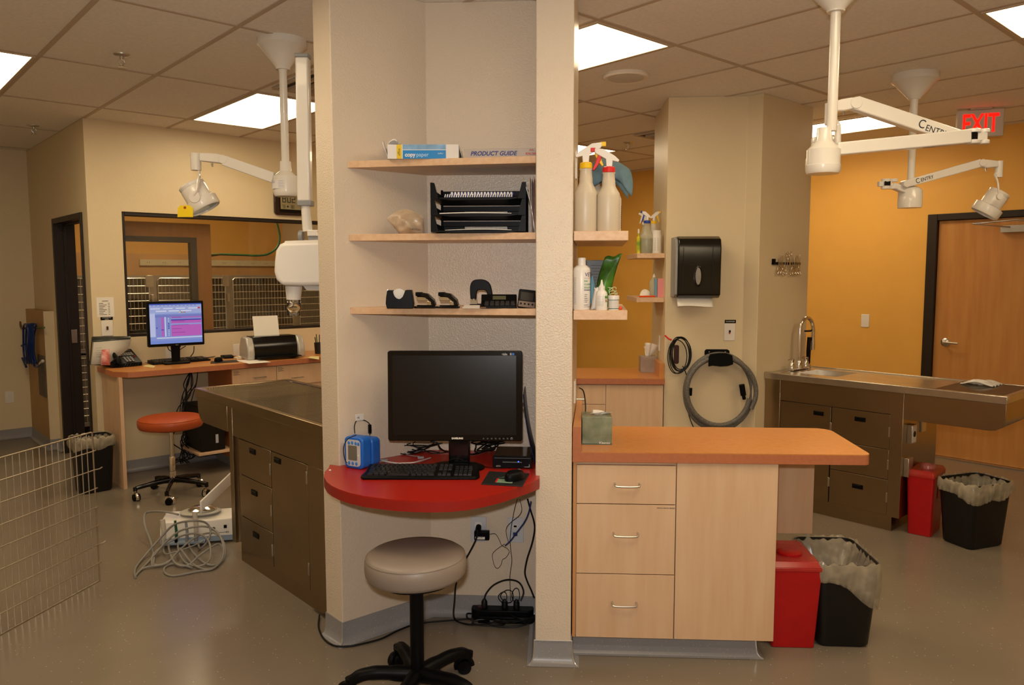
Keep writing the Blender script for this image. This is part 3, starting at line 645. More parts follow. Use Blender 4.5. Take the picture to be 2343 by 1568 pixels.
for k in range(7):
    c0 = zz(945+12*k % 40, 1034, DK); m.tube([c0+V((.05*math.cos(x)*(1+.1*k % 3)+random.uniform(-.01, .01), .03*math.sin(x)+random.uniform(-.01, .01), .008+.004*k+.018*max(0, math.sin(x+k)))) for x in [i*PI/4 for i in range(8)]], .0024, 6, closed=True, sm=4)
tag(m.build('cable_bundle', BLACKM, None), 'tangled bundle of black cables left of the monitor foot on the red desk', 'cables'); 
m = MB()
for k in range(7):
    c0 = zz(1105+9*(k % 4), 1036, DK); m.tube([c0+V((.05*math.cos(x)+random.uniform(-.012, .012), .028*math.sin(x)+random.uniform(-.01, .01), .012+.007*k+.022*max(0, math.sin(x+k)))) for x in [i*PI/4 for i in range(8)]], .0035, 6, closed=True, sm=4)
tag(m.build('cable_bundle', BLACKM, None), 'thick coiled black cables between the monitor foot and the small computer', 'cables')
cable('monitor_cable', 'black cable with a plug hanging behind the left of the monitor neck', [wd(985, 1010, 3.2), wd(1000, 1014, 3.2), wd(1009, 1028, 3.2), zz(1030, 1035, DK+.01), zz(1080, 1040), zz(1110, 1032)], .004)
m = MB(); m.use(GREYP)
for px, py in ((963, 1050), (880, 1056)): m.at(TR(*zz(px, py, DK)) @ RZ(DG+.2)).box(-.014, .014, -.006, .006, 0, .01)
tag(m.build('cable_connectors', None, None, bevel=.002), 'small pale connectors lying on the desk behind the keyboard', 'connectors')
cable('thin_cable', 'thin black cord arching from the keyboard over the desk behind it', [zz(1018, 1062, DK+.01), wd(1030, 1053, 2.99), wd(1045, 1050, 3.0), wd(1062, 1054, 3.0), zz(1085, 1062, DK+.006), zz(1130, 1072), zz(1158, 1070)], .0014)
# wall data plate on the niche left wall behind the blue monitor
x, z = onY(822, 955, 2.877); t = thing('data_jack', 'small white tag and jack on the niche wall above the blue monitor', 'wall jack', (x, 2.8765, z), -.037)
MB().box(-.02, .02, -.003, 0, -.014, .014).build('plate', WHITEP, t, bevel=.001); text('45', .012, (-.012, -.0034, -.005), INK, t)

# ---------------------------------------------------------------- under the desk
def plate(label, px, py, b, w_=.072, h=.118, name='wall_outlet', cat='outlet', colr=None):
    a, z = ondg(px, py, b); t = thing(name, label, cat, W(a, b, z), DG)
    MB().box(-w_/2, w_/2, -.005, 0, -h/2, h/2).build('cover_plate', colr or mat('plate_cool', '#c9ccd2', .4), t, bevel=.002); return t
t = plate('white wall outlet under the red desk with a black plug in it', 1095, 1211, 3.483)
m = MB(); m.prism(rpoly(.034, .028, .010, cy=.021), -.0068, -.005, plane='y').prism(rpoly(.034, .028, .010, cy=-.021), -.0068, -.005, plane='y'); m.build('sockets', WHITEP, t)
a_, z_ = ondg(1095, 1206, 3.47)
pg = thing('wall_plug', 'black power plug and cord pushed into the outlet under the desk', 'plug', W(a_, 3.476, z_), DG)
m = MB(); m.lathe([(.013, 0), (.014, .022), (.009, .032), (.006, .05)], axis=(0, -1, -.35), seg=14); m.build('plug_body', BLACKP, pg)
pp = [wd(1094, 1214, 3.43), wd(1090, 1232, 3.42), wd(1083, 1248, 3.42), wd(1074, 1265, 3.43), wd(1055, 1300, 3.44), wd(1043, 1340, 3.44), wd(1040, 1375, 3.42), wd(1038, 1410, 3.38), gz(1050, 1424, .006), gz(1080, 1430, .006), gz(1120, 1428, .006)]
cable('long_cable', 'thick black power cord hanging from the outlet to the floor behind the stool', pp, .0042)
a_, z_ = ondg(1103, 1225, 3.44); ad = thing('power_adapter', 'black power adapter with a white label hanging at the outlet', 'power adapter', W(a_, 3.44, z_), DG)
MB().box(-.036, .034, -.012, .016, -.021, .021).build('brick', BLACKP, ad, bevel=.004)
MB().box(-.030, .014, -.0128, -.012, -.016, -.004).build('label_sticker', PAPER, ad, smooth=0)
text('MODEL 120V', .0055, (-.028, -.0132, -.0095), INK, ad)
cable('adapter_cable', 'thin black wire curling from the adapter on the niche wall', [wd(*q, 3.45) for q in ((1121, 1223), (1133, 1222), (1142, 1235), (1148, 1248), (1160, 1255), (1165, 1263), (1158, 1276), (1150, 1281), (1146, 1293), (1139, 1301), (1132, 1296), (1127, 1278), (1128, 1266), (1140, 1255), (1155, 1245))], .0012)
t = plate('white wall plate with data jacks under the red desk', 1180, 1213, 3.483, name='data_outlet')
m = MB(); m.use(WHITEP).box(-.012, .008, -.008, -.005, .012, .028).use(BLACKP).box(-.009, .005, -.0085, -.008, .015, .024).use(BLUECORD).box(-.012, .008, -.010, -.005, -.026, -.010); m.build('jacks', None, t)
cable('data_cable', 'dark blue network cable running from the data plate up to the desk', [wd(1156, 1249, 3.43), wd(1168, 1238, 3.42), wd(1180, 1222, 3.40), wd(1200, 1195, 3.38), wd(1210, 1172, 3.36), wd(1215, 1148, 3.34)], .0034, BLUECORD)
cable('black_cable', 'thin black wire hanging from the desk edge straight down to the floor', [wd(*q, 3.42) for q in ((1184, 1142), (1178, 1162), (1174, 1182), (1170, 1205), (1167, 1235), (1169, 1262), (1171, 1285), (1167, 1315), (1167, 1340), (1168, 1375))], .0015)
cable('black_cable', 'thin black wire bending right then left below the desk edge', [wd(*q, 3.41) for q in ((1189, 1142), (1194, 1165), (1188, 1180), (1172, 1193), (1160, 1206), (1158, 1220), (1163, 1240))], .0013)
cable('black_cable', 'thick black cord hanging beside the column below the red desk', [wd(*q, 3.40) for q in ((1207, 1142), (1214, 1168), (1222, 1195), (1223, 1215), (1217, 1245), (1206, 1280), (1201, 1310), (1206, 1330), (1215, 1350), (1222, 1368))], .0040)
# power strip and heap of cords
p = gz(1150, 1415, 0); t = thing('power_strip', 'black surge protector power strip lying at the niche baseboard', 'power strip', V((p.x, p.y, .0)), DG+.0)
m = MB(); m.prism(rpoly(.29, .075, .03), 0.002, .052); m.at(TR(.0, -.04, 0)).box(-.11, .16, -.02, .02, 0, .032); m.build('housing', BLACKP, t, bevel=.004)
m = MB(); m.box(-.115, -.09, -.012, .012, .052, .057); m.build('switch', mat('switch_red', '#3a1511', .3), t)
text('power', .022, (-.055, -.0615, .006), GREYP, t)
for x in (-.085, .01, .065): MB().lathe([(.015, 0), (.014, .028), (.006, .04), (0, .04)], (x, 0, .052), seg=12).build('plug', BLACKM, t)
bp_ = W(*[((p.x-p.y)*S2), ((p.x+p.y)*S2), 0]); A0 = (p.x-p.y)*S2; B0 = (p.x+p.y)*S2
cable('long_cable', 'black cord arching high over the power strip', [W(A0-.085, B0, .09), W(A0-.075, B0-.0, .12), W(A0-.04, B0+.0, .16), W(A0+.02, B0, .185), W(A0+.075, B0, .175), W(A0+.098, B0, .13), W(A0+.085, B0-.01, .09)], .0042)
m = MB(); random.seed(11)
for k, (cx, cy, rx, ry, z) in enumerate(((-.06, -.075, .075, .02, .008), (.03, -.085, .09, .024, .01), (.05, -.06, .08, .03, .02), (.02, -.095, .03, .02, .022), (.09, -.06, .05, .03, .03), (-.12, -.02, .05, .03, .008))):
    m.tube([W(A0+cx+rx*math.cos(i*PI/4)+random.uniform(-.008, .008), B0+cy+ry*math.sin(i*PI/4), z+.012*max(0, math.sin(i*PI/4+k))) for i in range(8)], .0040, 6, closed=True, sm=4)
tag(m.build('cord_heap', BLACKM, None), 'heap of looped black cords on the floor in front of the power strip', 'cords')
m = MB()
for k, (px, w_, h) in enumerate(((1160, .03, .06), (1180, .018, .07), (1150, .02, .05))):
    a, _ = ondg(px, 1400, B0-.01); m.tube([W(a+w_*math.cos(x), B0-.01+.01*math.sin(2*x), .11+h*.5+h*.5*math.sin(x)-.03) for x in [i*PI/4 for i in range(8)]], .0022, 6, closed=True, sm=3)
tag(m.build('cord_loops', BLACKM, None), 'thin black cable loops tied above the power strip', 'cords')
fl_pts = [gz(*q, .006) for q in ((1165, 1412), (1090, 1416), (1030, 1420), (975, 1425), (940, 1432), (905, 1446), (875, 1461), (840, 1471), (800, 1479), (765, 1478), (741, 1462), (729, 1436))]+[gz(731, 1408, .012)]
cable('floor_cord', 'black cord running across the floor and round the foot of the niche wall', fl_pts, .0042)

# ---------------------------------------------------------------- stools
def stool(name, label, loc, seat_z, r_seat, seat_m, dark, rz, R=.27, tilt=(0, 0), th=.085, hub=.1):
    t = thing(name, label, 'stool', loc, rz)
    q = MB().at(TR(0, 0, seat_z-th) @ M.Rotation(tilt[0], 4, 'X') @ M.Rotation(tilt[1], 4, 'Y'))
    R_ = r_seat
    q.lathe([(0, 0), (R_*.86, 0), (R_*.95, .006), (R_*.99, .02), (R_, th*.5), (R_*.992, th*.72), (R_*.965, th*.80), (R_*.955, th*.83), (R_*.9, th*.93), (R_*.72, th*1.0), (R_*.4, th*1.03), (0, th*1.04)], seg=56)
    q.build('seat', seat_m, t, smooth=50)
    q = MB().at(TR(0, 0, seat_z-th) @ M.Rotation(tilt[0], 4, 'X')); q.tube([(R_*.968*math.cos(2*PI*i/48), R_*.968*math.sin(2*PI*i/48), th*.81) for i in range(48)], .0022, 6, closed=True); q.build('seam', seat_m, t)
    col = BLACKP if dark else CHROME
    MB().lathe([(0, -.012), (R_*.62, -.012), (R_*.7, -.002), (R_*.7, 0), (0, 0)], (0, 0, seat_z-th), seg=36).build('seat_plate', BLACKP, t)
    MB().cyl((0, 0, hub+.05), (0, 0, seat_z-th-.01), .014).build('gas_spring', CHROME, t)
    zt = seat_z-th
    if dark:
        MB().lathe([(0, hub), (.026, hub), (.026, zt-.065), (.022, zt-.06), (0, zt-.06)], seg=26).build('column_cover', BLACKP, t)
        q = MB(); q.tube([(.13*math.cos(x), .13*math.sin(x), zt-.018+.002*math.sin(3*x)) for x in [i*2*PI/36 for i in range(36)]], .003, 6, closed=True); q.box(-.13, .13, -.004, .004, zt-.019, zt-.014); q.build('height_ring', BLACKP, t)
    else:
        MB().lathe([(0, hub-.05), (.022, hub-.05), (.024, hub+.06), (.021, hub+.062), (.021, hub+.16), (.019, hub+.165), (0, hub+.165)], seg=26).build('column_cover', CHROME, t)
        q = MB(); q.tube([(-.02, -.03, zt-.015), (-.12, -.10, zt-.02), (-.18, -.12, zt-.028), (-.19, -.10, zt-.028), (-.12, -.05, zt-.016), (-.02, -.01, zt-.014)], .004, 7, sm=3); q.build('height_lever', CHROME, t)
    for k in range(5):
        a = 2*PI*k/5; T = RZ(a)
        q = MB().at(T)
        if dark:
            prof = [(.0, .082), (.06, .09), (.15, .098), (.21, .092), (.25, .070)]; rr = [.030, .030, .026, .024, .022]
            q.tube([(x, 0, z) for x, z in prof], rr, 10, sm=4, flat=1.0); q.lathe([(0, .062), (.019, .062), (.021, .085), (0, .09)], (R-.02, 0, 0), seg=14)
        else:
            q.tube([(0, 0, hub-.005), (.1, 0, hub-.012), (.2, 0, hub-.026), (.25, 0, hub-.034)], [.023, .019, .016, .014], 8, sm=3, flat=.75); q.cyl((.25, 0, hub-.055), (.25, 0, hub-.025), .014, seg=14)
        q.build('leg', BLACKP if dark else BLACKG, t, smooth=50)
        ca = random.uniform(0, 2*PI); q = MB(); CX = R-.02 if dark else .25
        cm = TR(CX*math.cos(a), CX*math.sin(a), 0) @ RZ(ca); q.at(cm)
        wr = .028 if dark else .024
        for s_ in (-1, 1): q.use(BLACKP).lathe([(0, -.008), (wr, -.008), (wr, .008), (0, .008)], (.016, s_*.014, wr), axis=(0, 1, 0), seg=20)
        q.use(BLACKP if dark else CHROME).tube([(.016+(wr+.004)*math.cos(x), 0, wr+(wr+.004)*math.sin(x)) for x in [i*PI/8 for i in range(-1, 9)]], .011 if dark else .012, 8); q.cyl((0, 0, wr), (0, 0, .066), .007, seg=10)
        q.build('caster', None, t)
    return t
random.seed(5)
sp = gz(955, 1533, .10); stool('rolling_stool', 'round grey vinyl rolling stool on a black five star base under the red desk', V((sp.x, sp.y, 0)), .568, .191, GREYSEAT, True, DG+PI/2+PI+math.radians(-8), tilt=(.02, 0), th=.098)
# ================================================================ PENINSULA RIGHT OF THE COLUMN
CT = .882
F0 = 3.085
# countertop: front edge b = F0, back b = 3.62
aR = ondg(1995, 1042, F0)[0]
t = thing('peninsula_countertop', 'copper laminate countertop of the peninsula jutting out from the column', 'countertop', W(0, 0, 0), DG)
bb = 3.62
pl = [(.078, F0), (aR-.03, F0)]+[(aR-.03+.03*math.sin(x), F0+.03-.03*math.cos(x)) for x in (.5, 1.0, PI/2)]+[(aR+.012, bb-.07)]+[(aR-.058+.07*math.cos(x), bb-.07+.07*math.sin(x)) for x in (.4, .8, 1.2, PI/2)]+[(.104, bb)]
MB().prism(pl, CT-.004, CT).build('worktop', ORLAM, t)
MB().prism(pl, CT-.042, CT-.0042).build('edge_band', ORLAMD, t, smooth=40)
MB().prism([(.078, F0-.002), (.112, F0-.002), (.140, 3.745), (.113, 3.745)], CT, CT+.102).build('upstand', ORLAM, t, bevel=.0015)
MB().prism([(.078, F0-.004), (.112, F0-.004), (.112, F0-.0022), (.078, F0-.0022)], CT-.042, CT+.102).build('upstand_end', ORLAMD, t)
# cabinet
t = thing('drawer_cabinet', 'maple laminate cabinet with three drawers under the peninsula countertop', 'cabinet', W(0, 0, 0), DG)
ca, cb, cc = ondg(1320, 1065, 3.1)[0], ondg(1548, 1065, 3.1)[0], ondg(1781, 1065, 3.1)[0]
zt, zb = CT-.046, .095
MB().prism([(.081, 3.12), (cc-.002, 3.12), (cc-.002, 3.60), (.108, 3.60)], zb, zt).build('body', MAPLE, t)
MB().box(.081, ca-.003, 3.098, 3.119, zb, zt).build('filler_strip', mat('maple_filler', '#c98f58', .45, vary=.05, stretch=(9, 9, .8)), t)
MB().box(cb+.002, cc, 3.098, 3.119, zb, zt).build('end_panel', MAPLE, t, bevel=.001)
zz1 = ondg(1430, 1154, 3.1)[1]; zz2 = ondg(1430, 1314, 3.1)[1]
for (u0, u1), hy in zip((((zz1+.002), zt-.012), (zz2+.002, zz1-.002), (zb, zz2-.002)), (1112, 1226, 1386)):
    dr = MB().box(ca, cb-.002, 3.098, 3.119, u0, u1).build('drawer', MAPLE, t, bevel=.001)
    a1, zh = ondg(1408 if hy == 1112 else (1405 if hy == 1226 else 1402), hy, 3.07); a2 = a1+.098
    MB().tube([(a1, 3.098, zh+.003), (a1, 3.078, zh+.002), (a1+.010, 3.070, zh-.004), (a2-.010, 3.070, zh-.004), (a2, 3.078, zh+.002), (a2, 3.098, zh+.003)], .0042, 10, sm=3).build('handle', NICKEL, dr)
    if hy == 1226:
        al, zl = ondg(1503, 1163, 3.0975); text('DIGITAL DENTAL SENSOR', .0062, (al, 3.0975, zl-.002), INK, dr, bold=.0001, ext=.0002)
MB().prism([(.085, 3.16), (cc-.06, 3.16), (cc-.06, 3.55), (.106, 3.55)], 0, zb).build('toe_kick', COVE, t)
m = MB(); rows = []
P = [(.085, 3.155), (cc-.062, 3.155), (cc-.062, 3.5)]
m2 = MB()
for (o, z), (o2, z2) in zip(COV[:-1], COV[1:]):
    m2.quad([(.085, 3.16-o, z), (cc-.06+o, 3.16-o, z), (cc-.06+o2, 3.16-o2, z2), (.085, 3.16-o2, z2)])
    m2.quad([(cc-.06+o, 3.16-o, z), (cc-.06+o, 3.55, z), (cc-.06+o2, 3.55, z2), (cc-.06+o2, 3.16-o2, z2)])
m2.build('toe_cove', COVE, t, smooth=60)
MB().tube([(cc-.06+o, 3.16-o, z) for o, z in [(.003, .098), (.006, .05), (.010, .02), (.02, .006), (.032, .003)]], .0028, 6, sm=3).build('corner_strip', mat('aluminium_strip', '#ccc'), t)
# hanging modesty panel
b2 = 3.55; q0 = ondg(1783, 1065, b2)[0]; q1, z1_ = ondg(1857, 1222, b2)
tag(MB().prism([tuple(W(a, b)[:2]) for a, b in ((cc-.01, b2), (q1+.003, b2), (q1+.003, b2+.02), (cc-.01, b2+.02))], z1_, CT-.046).build('support_panel', MAPLE, bevel=.001), 'maple panel hanging under the right end of the peninsula countertop', 'panel')
# tissue box
def tissue_box(label, px, py, zc, w_, h, colr, rz, name='tissue_box'):
    p = gz(px, py, zc); t = thing(name, label, 'tissue box', p, rz)
    MB().box(-w_/2, w_/2, 0, w_, 0, h).build('carton', colr, t, bevel=.0015)
    MB().prism([(w_*.24*math.cos(x*PI/10), w_/2+w_*.2*math.sin(x*PI/10)) for x in range(20)], h, h+.0008).build('slot_film', mat('slot_film', '#8e7a5c', .3), t)
    return t
def tissue(t, w_, h, s=1., low=False):
    def f(u, v):
        a = 2*PI*u; r = (.010+.028*v*(1 if not low else 1.5))*(1+.35*math.sin(3*a+2*v)+.15*math.sin(7*a))*s
        return (r*math.cos(a)+(.014*v if not low else .02*v)*s, w_/2+r*math.sin(a)*.6, h+(.066 if not low else .022)*v*s*(1-.18*math.sin(2*a+1)))
    MB().grid(f, 26, 6, closed_u=True).build('tissue', mat('tissue', '#efeae2', .8), t, smooth=60)
p = gz(1366, 1018, CT)
tw = (gz(1400, 1018, CT)-gz(1332, 1018, CT)).length
marb = mat('green_marble', '#5d6a52', .25, vary=.4, vscale=9, col2='#98a088', detail=8)
t = tissue_box('square green marbled tissue box on the left end of the peninsula countertop', 1366, 1018, CT, tw, .118, marb, DG)
tissue(t, tw, .112, .8, low=True); text('Kleenex', .014, (.008, -.0008, .004), PAPER, t, shear=.2)
MB().box(-tw/2, tw/2, -.0006, 0, .0, .006).build('base_stripe', mat('stripe_green', '#4d5a4a', .4), t)

# ---------------------------------------------------------------- shelves on the right of the column
for z, lb in ((1.769, 'upper short maple shelf on the right side of the column, holding spray bottles'), (1.457, 'lower short maple shelf on the right side of the column, holding the ear cleaner')):
    t = MB().prism([tuple(W(a, b)[:2]) for a, b in ((.077, 3.06), (.290, 3.06), (.325, 3.70), (.1105, 3.70))], z-.038, z).build('wall_shelf', SHELF, bevel=.002)
    tag(t, lb, 'shelf', 'short shelves beside the column')
ZA, ZB = 1.769, 1.457
def atp(px, b, z, py=500): return W(ondg(px, py, b)[0], b, z)
HAZE = mat('milky_plastic', '#ddd2bf', .35, vary=.03, alpha=.82); HAZE2 = mat('milky_plastic_full', '#cdc0aa', .35, vary=.03)
def spray(label, px, b, z, h, r, head, trig, body=None, rz=0., liquid=None, zr=.8, neckm=None, dirn=1, group=None, aspect=.8):
    t = thing('spray_bottle', label, 'spray bottle', atp(px, b, z), DG+rz, group)
    k = h/.235
    prof = [(0, 0), (r*.94, 0), (r, .006), (r, .135*k), (r*.97, .146*k), (r*.66, .170*k), (r*.58, .180*k), (r*.58, .196*k), (r*.55, .200*k), (r*.52, .222*k), (r*.58, .226*k), (r*.50, .235*k), (0, .235*k)]
    MB().lathe(prof, seg=36, sy=aspect).build('bottle', body or HAZE, t, smooth=50)
    if liquid: MB().lathe([(0, .003), (r*.96, .004), (r*.97, .006), (r*.97, .115*k), (0, .115*k)], seg=32, sy=aspect*.98).build('liquid', liquid, t)
    MB().lathe([(r*.50, 0), (r*.56, .002), (r*.54, .020*k), (r*.44, .023*k), (0, .023*k)], (0, 0, .228*k), seg=24).build('collar', trig, t)
    q = MB().at(TR(0, 0, .250*k) @ M.Rotation(-.0, 4, 'Y') @ M.Diagonal((dirn*k, k, k, 1)))
    q.prism([(-.012, 0), (.010, 0), (.012, .030), (.052, .052), (.056, .058), (.055, .072), (.02, .068), (-.022, .042), (-.040, .026), (-.036, .018), (-.014, .024)], -.010, .010, plane='y')
    q.build('sprayer_head', head, t, bevel=.002)
    q = MB().at(TR(0, 0, .250*k) @ M.Diagonal((dirn*k, k, k, 1)))
    q.prism([(.030, .046), (.042, .050), (.052, .020), (.064, -.010), (.058, -.014), (.044, .004), (.032, .026)], -.0065, .0065, plane='y'); q.box(.052, .072, -.008, .008, .058, .074)
    q.build('trigger', trig, t, bevel=.002)
    return t
YT = mat('trigger_yellow', '#efc315', .35); RT = mat('trigger_red', '#d2201c', .35); BT = mat('trigger_blue', '#1b3da0', .35)
k1 = ondg(1366, 500, 3.12)[0]-ondg(1314, 500, 3.12)[0]
spray('tall milky spray bottle with a white and yellow trigger head', 1340, 3.12, ZA, .255, .0455, WHITEP, YT, body=HAZE2)
spray('tall milky spray bottle with a red trigger and red collar', 1392, 3.115, ZA, .238, .0455, WHITEP, RT, dirn=-1, body=HAZE2)
t = thing('white_bottle', 'plain milky bottle half hidden behind the two tall spray bottles', 'bottle', atp(1364, 3.24, ZA), DG)
MB().lathe([(0, 0), (.034, 0), (.035, .15), (.02, .19), (.014, .2), (.014, .225), (0, .225)]).build('bottle', HAZE2, t); MB().box(.010, .036, -.028, -.02, .02, .10).build('label_sticker', mat('pink_label', '#c98d8d', .5), t)
t = thing('labelled_bottle', 'white bottle with dark print seen at the right behind the red trigger bottle', 'bottle', atp(1399, 3.24, ZA), DG)
MB().lathe([(0, 0), (.039, 0), (.040, .14), (.03, .165), (.016, .175), (.016, .2), (0, .2)]).build('bottle', WHITEP, t)
q = MB()
for i in range(12): q.box(.028+.001*(i % 2), .0402, -.010-.001*i*0, .004, .020+.0078*i, .0245+.0078*i)
q.build('print', INK, t)
# blue cloth over the bottle behind
t = thing('microfibre_cloth', 'dusty blue cleaning cloth draped over the bottles on the upper shelf', 'cloth', atp(1390, 3.21, ZA+.25), DG)
def cl(u, v):
    x = -.075+.165*u; ridge = .052*math.sin(PI*min(1, .15+u*.8)); y = .055*math.cos(PI*v)*(1+.1*math.sin(9*u)); drop = abs(v-.5)*2
    return (x+.008*math.sin(6*v+3*u), y+.008*math.sin(14*u)*drop, ridge*(1-.2*drop)-.085*drop**1.3*(.95+.16*math.sin(7*u+1.2))-.02*u*u*drop)
MB().grid(cl, 30, 22).build('cloth', mat('cloth_blue', '#64808c', .85, vary=.08, vscale=30, bump=.4, bscale=300), t, thick=.004, smooth=60)
# lower shelf
def lett(t, items, x, y, m, rz=0):
    for s, size, z, mm in items: text(s, size, (x, y, z), mm, t, bold=.0003, sx=.9)
PUR = mat('purple_ink', '#35246f', .5); GRN = mat('green_ink', '#1f8a5a', .5)
t = thing('ear_cleaner_bottle', 'large white ear cleaner bottle with purple and green lettering', 'bottle', atp(1332, 3.13, ZB), DG)
MB().lathe([(0, 0), (.033, 0), (.0345, .004), (.0345, .158), (.032, .168), (.02, .178), (.0155, .180), (0, .180)], seg=36, sy=.8).build('bottle', WHITEP, t, smooth=50)
MB().lathe([(0, .178), (.0165, .178), (.0165, .206), (.014, .209), (0, .209)], seg=24).build('cap', WHITEP, t)
def lab(s, size, x0, z, mm, nm='lettering'):   # lettering wrapped round the bottle front
    o = text(s, size, (0, 0, 0), mm, t, bold=.0002, sx=.92, rx=PI/2, ext=.0002)
    for v in o.data.vertices:
        a = (x0+v.co.x)/.0345; v.co = V((.0348*math.sin(a), -.8*.0348*math.cos(a)-.0003+v.co.y*.5, v.co.z+z))
lab('VET', .022, .012, .134, PUR); lab('EAR', .010, .009, .112, GRN); lab('CLEANSING', .010, .009, .099, GRN); lab('SOLUTION', .010, .009, .086, GRN); lab('FOR DOGS & CATS', .0048, .009, .077, PUR)
for i, s in enumerate(('- Cleans', '- Dries', '- Soothes', '- Removes', '- Gentle')): lab(s, .0048, .009, .060-.0075*i, INK)
lab('16 FL OZ', .0046, .009, .018, PUR)
q = MB()
for i in range(20): q.tube([(.0349*math.sin(a), -.8*.0349*math.cos(a), .128-.0055*i) for a in (-1.15, -1.0, -.85, -.72)], .0006, 4)
q.build('small_print', mat('print_grey', '#6e6a70', .6), t)
for z in (.127, .081, .012): MB().tube([(.0349*math.sin(a), -.8*.0349*math.cos(a), z) for a in (.25, .5, .75, 1.0, 1.25)], .0007, 4).build('label_rule', PUR, t)
t = thing('dropper_bottle', 'small white bottle with a pointed dropper tip and green label', 'bottle', atp(1378, 3.10, ZB), DG)
MB().lathe([(0, 0), (.0225, 0), (.0235, .003), (.0235, .062), (.021, .072), (.013, .080), (0, .080)], seg=30).build('bottle', WHITEP, t, smooth=50)
MB().lathe([(.0135, .078), (.0135, .092), (.009, .096), (.0055, .104), (.0028, .120), (0, .121)], seg=20).build('cap', WHITEP, t)
q = MB(); q.use(mat('leaf_green', '#5a8f3c', .5)); q.tube([(.0237*math.sin(a), -.0237*math.cos(a), .052) for a in (.55, .8, 1.05)], .005, 5); q.use(mat('label_tan', '#b59b7c', .5)).tube([(.0232*math.sin(a), -.0232*math.cos(a), .038) for a in (.6, .85, 1.05)], .006, 5); q.use(mat('print_grey', '#6e6a70', .6))
for i in range(7): q.tube([(.0236*math.sin(a), -.0236*math.cos(a), .054-.006*i) for a in (-.9, -.5, -.1, .3)], .0005, 4)
q.build('label_print', None, t)
t = thing('ointment_jar', 'short white screw top jar with a green and grey label', 'jar', atp(1406, 3.105, ZB), DG)
MB().lathe([(0, 0), (.0205, 0), (.021, .003), (.021, .045), (0, .045)], seg=30).build('jar', WHITEP, t)
MB().lathe([(.0225, .043), (.0225, .056), (.021, .058), (0, .058)], seg=30).build('lid', WHITEP, t)
q = MB(); q.use(mat('band_green', '#2a5b4e', .5)).lathe([(.0212, .004), (.0212, .007)], seg=30).lathe([(.0212, .039), (.0212, .041)], seg=30); q.use(mat('print_grey', '#6e6a70', .6))
for i in range(7): q.tube([(.0213*math.sin(a), -.0213*math.cos(a), .035-.0042*i) for a in (-1.0, -.5, 0, .5, 1.0)], .0005, 4)
q.build('label_print', None, t)
t = thing('treat_pouch', 'green foil pet treat pouch standing behind the small white bottles', 'pouch', atp(1390, 3.30, ZB), DG-.1)
def pch(u, v): return (.058*(u-.5)*(1+.25*v)-.0+.045*v*v-.018, (.020*math.sin(PI*u)*math.sin(PI*min(1, v*1.1+.05)) if True else 0)*-1+.01*v, .215*v+.012*u*v+.004*math.sin(9*u))
MB().grid(pch, 12, 14).build('foil', mat('pouch_green', '#4f8a2c', .3, vary=.4, vscale=14, col2='#1f3a16', detail=5, bump=.4, bscale=30), t, thick=.003)
text('ALL', .030, (.004, -.0265, .088), mat('pouch_ink', '#b9d69a', .4), t, rz=0, ry=1.3, sx=.8); text('CARE', .024, (.022, -.0245, .088), mat('pouch_ink', '#b9d69a', .4), t, ry=1.3, sx=.8)
t = thing('black_box', 'black carton with faint print behind the ear cleaner bottle', 'box', atp(1368, 3.46, ZB), DG)
MB().box(-.052, .045, 0, .06, 0, .205).build('carton', mat('carton_black', '#171310', .35, vary=.2, vscale=30), t, bevel=.001)
q = MB()
for i in range(9): q.box(-.03+.004*(i % 3), .036-.005*(i % 2), -.001, 0, .18-.013*i, .183-.013*i)
q.build('print', mat('print_brown', '#5a4a36', .5), t)
t = thing('blue_tube', 'slim blue tube with a silver cap squeezed behind the ear cleaner', 'tube', atp(1356, 3.20, ZB), DG)
MB().lathe([(0, .0), (.010, .0), (.011, .02), (.012, .1), (.004, .135), (0, .136)], seg=18).build('tube', mat('tube_blue', '#5b8fa8', .35), t); MB().lathe([(0, 0), (.012, 0), (.012, .02), (0, .02)], seg=18).build('cap', CHROME, t)
t = thing('glove', 'small crumpled white wipe between the bottles on the lower shelf', 'wipe', atp(1362, 3.155, ZB+.0), DG); t.name = 'paper_wipe'
MB().grid(lambda u, v: (.016*math.cos(2*PI*u)*(1-.3*v)+.01*v, .012*math.sin(2*PI*u), .085*v+.006*math.sin(3*2*PI*u)), 18, 6, closed_u=True).build('wipe', mat('tissue', '#eee'), t)
o = MB().lathe([(0, 0), (.007, 0), (.009, .006), (.006, .012), (0, .013)], seg=16).build('orange_red_cap', mat('cap_orange', '#e2461a', .4), None); o.location = atp(1421, 3.13, ZB); tag(o, 'small orange red cap right of the white jar', 'cap')  # an orange-red cap lying loose on the shelf
# switch plate slivers on the side of the column
for py, lb, hh in ((380, 'narrow white switch plate seen edge-on on the side of the column near the ceiling light', .115), (895, 'narrow white plate seen edge-on on the column side above the countertop', .1)):
    z = ondg(1317, py, 3.4)[1]; a_ = .076+(3.4-3.12)*(.036/.63)
    o = MB().box(-.0001, .006, -.035, .035, -hh/2, hh/2).build('switch_plate', WHITEP, None, bevel=.001); o.location = W(a_, 3.4, z); o.rotation_euler = (0, 0, DG-.057); tag(o, lb, 'switch plate')
cable('black_cable', 'thick black cord curling on the column side above the countertop', [W(.118, 3.5, CT+.20), W(.135, 3.45, CT+.19), W(.142, 3.40, CT+.13), W(.135, 3.38, CT+.07), W(.120, 3.42, CT+.055)], .003)

